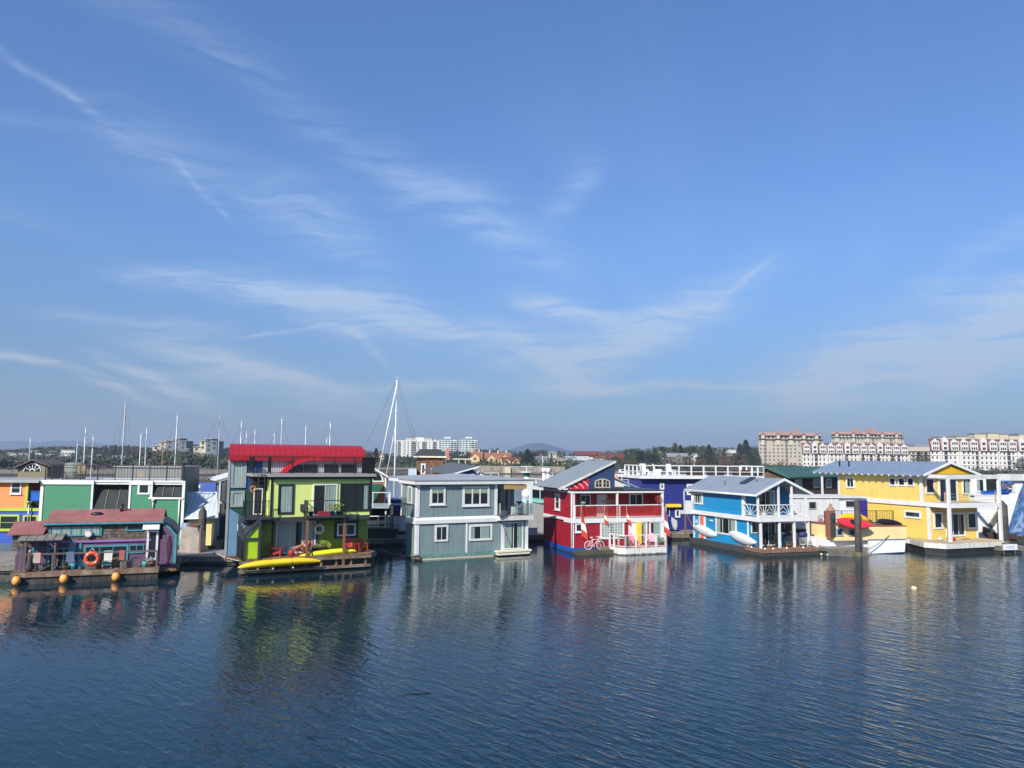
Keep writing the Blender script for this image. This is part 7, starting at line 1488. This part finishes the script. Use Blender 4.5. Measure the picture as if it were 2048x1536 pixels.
# red crane like tree trunk and sea wall
sw=Fr((aty(935,940,352).x,352),2); o=thing('sea_wall','pale stone sea wall along the far shore below the peach houses','wall',sw.o,sw.r); x1=sw.f(1130,940)[0]; MB().box(0,x1,0,1,-.5,3.3).build('wall',o,M('sea_wall_stone',(.26,.23,.18),.9,'rock')); MB().box(0,x1,-.1,1.1,3.302,3.5).build('coping',o,FTAN); MB().box(x1*.38,x1*.44,-1.5,-.001,-.5,3.0).build('pump_box',o,FCR)
# windsock pole
p=aty(1085,940,345); o=thing('windsock','orange and white windsock on a white pole by the far shore','windsock',(p.x,p.y,2)); MB().tube((0,0,-1),(0,0,6.6),.10).build('pole',o,WHITE); MB().tube((0,0,6.5),(-1.3,0,6.9),.28,.15).build('sock',o,M('windsock_orange',lin((230,90,60)),.8))
# ================================================================ trees
BARK=M('bark',(.07,.055,.045),.95)
LM_=[M('conifer_foliage',(.022,.040,.018),.8,var=.45),M('broadleaf_foliage',(.050,.072,.024),.8,var=.45),M('autumn_foliage',(.115,.062,.030),.8,var=.4),M('olive_foliage',(.085,.088,.030),.8,var=.4),M('bare_twig_foliage',(.085,.068,.052),.9,var=.35)]
def crown_mesh(kind,seed,mat):
    rnd=random.Random(seed); m_=MB()
    def leaf(p,e):
        a=Vector((rnd.gauss(0,1),rnd.gauss(0,1),rnd.gauss(0,.8))).normalized(); b=a.orthogonal().normalized(); m_.poly([p-a*e,p+b*e*.55,p+a*e,p-b*e*.55])
    if kind=='conifer':
        for k in range(46):
            z=.10+.88*(k/46); r_=.20*(1-z)**.8+.012; n_=int(5+10*(1-z)); ph=rnd.random()*6
            for j in range(n_):
                a=ph+6.283*j/n_+rnd.uniform(-.3,.3); R_=r_*rnd.uniform(.55,1.15)
                for q in(.35,.65,.9,1.05): leaf(Vector((R_*q*math.cos(a),R_*q*math.sin(a),z-.05*q+rnd.uniform(-.01,.01))),.026)
    elif kind=='poplar':
        for k in range(560):
            z=rnd.uniform(.08,1); r_=.085*math.sin(math.pi*min(1,(z-.02)**.8))+.01; a=rnd.random()*6.283; q=rnd.random()**.5; leaf(Vector((r_*q*math.cos(a),r_*q*math.sin(a),z)),.024)
    else:
        nc={'round':15,'wide':20,'bush':12}[kind]; W_={'round':.33,'wide':.52,'bush':.6}[kind]; z0={'round':.58,'wide':.6,'bush':.45}[kind]
        for c in range(nc):
            a=rnd.random()*6.283; q=rnd.random()**.6; zz=z0+rnd.uniform(-.30,.30); lim=W_*math.sqrt(max(.05,1-((zz-z0)/.42)**2)); cx=Vector((lim*q*math.cos(a),lim*q*math.sin(a),zz)); rr=rnd.uniform(.10,.19)
            for k in range(44):
                v=Vector((rnd.gauss(0,1),rnd.gauss(0,1),rnd.gauss(0,1))).normalized()*rr*rnd.uniform(.6,1.08); v.z*=.8; leaf(cx+v,.030)
    me=bpy.data.meshes.new('crown'); m_.bm.to_mesh(me); m_.bm.free(); me.materials.append(mat); return me
def trunk_mesh(kind):
    m_=MB(); h_={'conifer':.95,'poplar':.8}.get(kind,.55); m_.tube((0,0,-.1),(0,0,h_),.022,.006,6)
    if kind in('round','wide'):
        for k in range(5): a=k*1.26; m_.tube((0,0,.25+.05*k),(.2*math.cos(a),.2*math.sin(a),.6+.04*k),.011,.004,5)
    me=bpy.data.meshes.new('trunk'); bmesh.ops.recalc_face_normals(m_.bm,faces=m_.bm.faces); m_.bm.to_mesh(me); m_.bm.free(); me.materials.append(BARK); return me
CR={}; TR={k:trunk_mesh(k) for k in('conifer','poplar','round','wide','bush')}
KN={'conifer':'conifer','poplar':'slim tree','round':'rounded tree','wide':'broad tree','bush':'low bushy tree'}
MN=['dark green','mid green','russet brown','olive green','grey brown bare']
REG=[(0,'at the far left of the hillside'),(110,'on the left hillside behind the marina masts'),(300,'around the tan apartment towers'),(440,'on the shore left of the red roof'),(640,'right of the red barrel roof'),(800,'below the white tower block'),(900,'beside the peach houses'),(1045,'above the grey shed roof'),(1130,'around the brick buildings'),(1235,'in the wood behind the crooked roof'),(1320,'around the grey brown house'),(1400,'on the slope left of the tan complex'),(1520,'in front of the right hand apartments'),(1850,'at the foot of the right hand white block')]
trnd=random.Random(11); NT=0
def tree(px,d,pytop,kind,mi,hmin=4,wide=1.0,h=None):
    global NT
    p=aty(px,915,d); z0=landz(p.x,p.y); top=aty(px,pytop,d).z; H_=h or max(hmin,top-z0); v=trnd.randrange(2)
    key=(kind,mi,v)
    if key not in CR: CR[key]=crown_mesh(kind,hash(kind)%97+v*7+mi if False else (len(kind)*13+v*7+mi),LM_[mi])
    reg=[t for a,t in REG if px>=a] or [REG[0][1]]
    o=thing('tree',MN[mi]+' '+KN[kind]+' '+reg[-1],'tree',(p.x,p.y,z0-.2),trnd.random()*6.28,'trees on the far shore'); o.scale=(H_*wide*1.25,H_*wide*1.25,H_); o['_px']=px
    c=bpy.data.objects.new('crown',CR[key]); COL.objects.link(c); c.parent=o; t=bpy.data.objects.new('trunk',TR[kind]); COL.objects.link(t); t.parent=o; NT+=1
SKY_=[(-10,899),(30,897),(60,893),(110,891),(180,890),(240,888),(300,892),(380,884),(460,893),(560,900),(690,893),(715,888),(735,896),(780,903),(830,908),(900,906),(950,900),(975,898),(1010,899),(1060,896),(1100,900),(1150,902),(1200,903),(1232,901),(1255,894),(1290,895),(1330,890),(1370,891),(1400,888),(1430,891),(1470,893),(1495,886),(1515,893)]
def skyy(px): return interp(px,SKY_)
# rear skyline row
px=-15
while px<1518:
    if not(470<px<690):
        dens=9 if px<470 or px>1235 else 12
        k=trnd.choice(['conifer','round','round','wide','conifer']); mi=trnd.choice([0,0,1,0,3,1]); tree(px,trnd.uniform(600,740),skyy(px)+trnd.uniform(-1.5,5),k,mi)
        px+=dens*trnd.uniform(.7,1.3)
    else: px+=20
# middle rows
for (a,b_,n_,dlo,dhi,plo,phi,kinds,mis) in((-10,300,42,430,580,901,922,['round','wide','bush','conifer'],[0,1,4,2,0,1]),(300,465,26,400,520,903,928,['round','wide','bush'],[1,2,4,0,4]),(690,780,9,420,520,900,918,['round','conifer','wide'],[0,0,1]),
 (800,935,12,440,520,912,926,['round','bush'],[0,1,4]),(1040,1240,22,385,520,908,926,['round','bush','wide'],[1,4,0,3]),(1236,1518,64,440,600,898,922,['round','wide','conifer','bush','round'],[0,0,1,1,2,3]),(1240,1500,24,430,460,915,930,['bush','round'],[1,2,4,0])):
    for i in range(n_):
        p_=a+(b_-a)*(i+trnd.random())/n_; q=trnd.uniform(plo,phi); tree(p_,trnd.uniform(dlo,dhi),q,trnd.choice(kinds),trnd.choice(mis),hmin=3.5)
# named singles
for (p_,d,q,k,mi,w_) in((894,430,898,'round',0,1.5),(909,425,897,'wide',0,1.0),(924,430,899,'round',0,1.4),(716,470,889,'round',1,1),(752,470,893,'conifer',0,1.2),(822,440,914,'round',0,1.6),(1055,405,895,'conifer',0,1.7),(1048,408,902,'wide',0,.9),(1066,408,903,'wide',0,.9),(965,520,896,'wide',0,1),(995,540,894,'conifer',1,1.3),(986,540,897,'round',0,1),(1224,560,898,'round',0,1.2),(1268,470,896,'conifer',0,1.6),(1284,480,900,'wide',0,1.1),(1310,500,893,'conifer',1,1.3),(1350,560,886,'poplar',3,2.4),(1361,560,887,'conifer',0,1.2),(1492,600,876,'conifer',0,1.4),(1418,560,886,'conifer',0,1.3),(1480,600,884,'conifer',0,1.3),
 (1693,500,908,'poplar',0,1.2),(1726,500,906,'poplar',0,1.2),(1757,500,906,'poplar',0,1.2),(1785,500,908,'poplar',0,1.2),(1838,480,903,'poplar',0,1.7),(1852,470,902,'poplar',1,1.7),(1562,520,921,'wide',2,1),(2035,420,917,'wide',1,.9),(2047,415,914,'round',0,1),(1990,410,934,'bush',3,1),(2012,405,936,'bush',0,1),(1870,430,934,'bush',2,1),(1900,420,937,'bush',0,1),(276,500,893,'round',2,1.1),(264,480,897,'round',2,1.1)):
    tree(p_,d,q,k,mi,3,w_)
# undergrowth and distant wood: masses nobody could count
m_=MB(); rnd=random.Random(5)
for i in range(22000):
    px=rnd.uniform(-20,2060)
    if 480<px<690: continue
    d=interp(px,SHORE)+rnd.choice([rnd.uniform(16,40),rnd.uniform(20,200)]); 
    if 1560<px and rnd.random()<.4: continue
    tx=(px-1024)/FPX; c=1/math.sqrt(1+tx*tx); x,y=d*tx*c,d*c; z=landz(x,y)+rnd.random()**1.5*3.4*(.4+1.2*max(0,noise.noise(Vector((x*.06,y*.06,1))))); a=Vector((rnd.gauss(0,1),rnd.gauss(0,1),rnd.gauss(0,1))).normalized(); b_=a.orthogonal().normalized(); e_=rnd.uniform(.4,1.1); P_=Vector((x,y,z))
    f_=m_.poly([P_-a*e_,P_+b_*e_*.6,P_+a*e_,P_-b_*e_*.6]); f_.material_index=(0,2,2,1,0)[int(5*max(0,min(.99,.5+noise.noise(Vector((x*.05,y*.05,9))))))]
o=m_.build('undergrowth',None,LM_[1],recalc=False); o.data.materials.append(LM_[4]); o.data.materials.append(LM_[0]); tag(o,'low mixed undergrowth along the far shore','undergrowth',kind='stuff')
m_=MB()
for i in range(16000):
    px=rnd.uniform(-40,1530); d=rnd.uniform(760,900); p_=aty(px,915,d); x,y=p_.x,p_.y; z0=landz(x,y); top=aty(px,skyy(px)+3,d).z; nn=.5+.9*noise.noise(Vector((px*.11,d*.01,2)))
    if px>690 and px<1240 : top-=4
    z=z0+(top-z0)*rnd.random()*min(1,.75+.35*nn); a=Vector((rnd.gauss(0,1),rnd.gauss(0,1),rnd.gauss(0,1))).normalized(); b_=a.orthogonal().normalized(); e_=rnd.uniform(.8,1.8); P_=Vector((x,y,z))
    f_=m_.poly([P_-a*e_,P_+b_*e_*.6,P_+a*e_,P_-b_*e_*.6]); f_.material_index=rnd.choice([0,0,1])
o=m_.build('far_wood',None,LM_[0],recalc=False); o.data.materials.append(LM_[1]); tag(o,'far off dark wood closing the skyline','woodland',kind='stuff')
by={}
for o in bpy.data.objects:
    if '_px' in o: by.setdefault(o['label'],[]).append(o)
ORD=['','2nd','3rd','4th','5th','6th','7th','8th','9th','10th','11th','12th']
for l,v in by.items():
    v.sort(key=lambda o:o['_px'])
    if len(v)>1:
        for i,o in enumerate(v): o['label']=l+(', leftmost' if i==0 else ', rightmost' if i==len(v)-1 else ', %s from left'%ORD[i])
    for o in v:
        del o['_px']
# ================================================================ small roof and dock fittings
def vent(fr,root,x,y,z,r=.06,h=.4,m=None):
    MB().lathe([(r,0),(r,h),(r*1.6,h+.02),(r*1.6,h+.08),(.01,h+.12)],(x,y,z),10).build('roof_vent',root,m or STEEL)
vent(G,gr,3.2,5.0,6.05); vent(G,gr,6.6,3.2,6.0,.09,.3); vent(B,bh,1.2,6.5,5.3); vent(B,bh,2.0,3.2,5.66,.07,.25)
for px,py in((1679,930),(1698,936)):
    y_,z_=Y.l(px,py,.9); vent(Y,yh,.9,y_,6.9,.07,.5,BLACK)
MB().tube((-.06,1.9,6.30),(-.06,15.0,6.30),.0).bm.free()
m_=MB(); m_.tube((.0,1.0,4.70),(.0,10.9,4.70),.055).path([(.06,10.3,4.66),(.3,10.25,4.4),(.33,10.25,2.98)],.045); m_.build('gutter',bh,WHITE)
m_=MB(); m_.path([(Rf.f(1146,1000)[0]-.02,-.08,4.7),(-.05,-.1,4.6),(-.08,-.1,.5)],.03); m_.build('cable',rh,WHITE2)
m_=MB(); m_.path([(6.75,-.35,3.0),(6.9,-.12,2.6),(7.9,-.07,.5)],.015,5); m_.build('cable',gr,BLACK)
for i,(x,y,l) in enumerate(((3.2,.25,'white power pedestal on the walkway left of the grey home'),(9.6,.25,'white power pedestal on the walkway behind the grey home'),(17.3,.25,'white power pedestal on the walkway between the grey and red homes'),(31.6,.25,'white power pedestal on the walkway between the red and blue homes'),(46.0,.25,'white power pedestal on the walkway behind the workboat'))):
    o=thing('power_pedestal',l,'power pedestal',wd.W(x,y,.55),wd.r,'power pedestals along the walkway'); MB().box(-.12,.12,-.1,.1,0,1.0).build('post',o,WHITE); MB().py([(-.14,1.0),(.14,1.0),(.14,1.08),(0,1.16),(-.14,1.08)],-.12,.12).build('cap',o,WHITE2)
for i,(fr_,x,y,z,l) in enumerate(((wd,18.0,.6,.55,'grey dock box on the walkway left of the red home'),(wd,31.0,1.2,.55,'grey dock box on the walkway right of the red home'))):
    o=thing('dock_box',l,'box',fr_.W(x,y,z),fr_.r); MB().box(-.7,.7,-.3,.3,0,.5).build('box',o,WHITE2); MB().pxx([(-.33,.5),(.33,.5),(.33,.56),(-.33,.64)],-.73,.73).build('lid',o,WHITE)
for i,(px,py,l) in enumerate(((352,1106,'cleat with rope on the left dock near the barge home'),(430,1108,'cleat with rope on the left dock in front of the dark piling'),(460,1108,'cleat with rope on the left dock beside the lime home'))):
    p=atz(px,py,.56); o=thing('dock_cleat',l,'cleat',p,.2); MB().bar((-.16,0,.1),(.16,0,.1),.05).bar((-.05,0,0),(-.05,0,.1),.04).bar((.05,0,0),(.05,0,.1),.04).build('cleat',o,STEEL); MB().torus((.1,-.1,.03),.14,.025,'z',12,5).torus((.1,-.1,.06),.11,.025,'z',12,5).build('rope',o,M('mooring_rope',(.28,.25,.18),.9))
for i,(x,y,c,l) in enumerate(((32.5,.7,lin((30,110,180)),'blue sup board leaning by the cobalt home walkway'),(33.6,.9,(.5,.5,.48),'pale paddle board leaning by the cobalt home walkway'))):
    o=thing('paddle_board',l,'board',wd.W(x,y,.55),wd.r); b_=MB(); b_.prism([(math.cos(t)*.3,0,1.0+1.0*math.sin(t)) for t in [k*math.pi/8 for k in range(16)]],(0,.1,.0)); q=b_.build('board',o,M('board_colour_%d'%i if False else ('blue_board','pale_board')[i],c,.4)); q.rotation_euler=(R(-12),0,0); MB().bar((0,-.02,.2),(0,.12,.2),.02,.12).build('fin',o,BLACK)
MB().box(2.2,2.9,-.75,-.35,.30,.52).build('float_step',rh,WOODG)
bpy.context.view_layer.update()
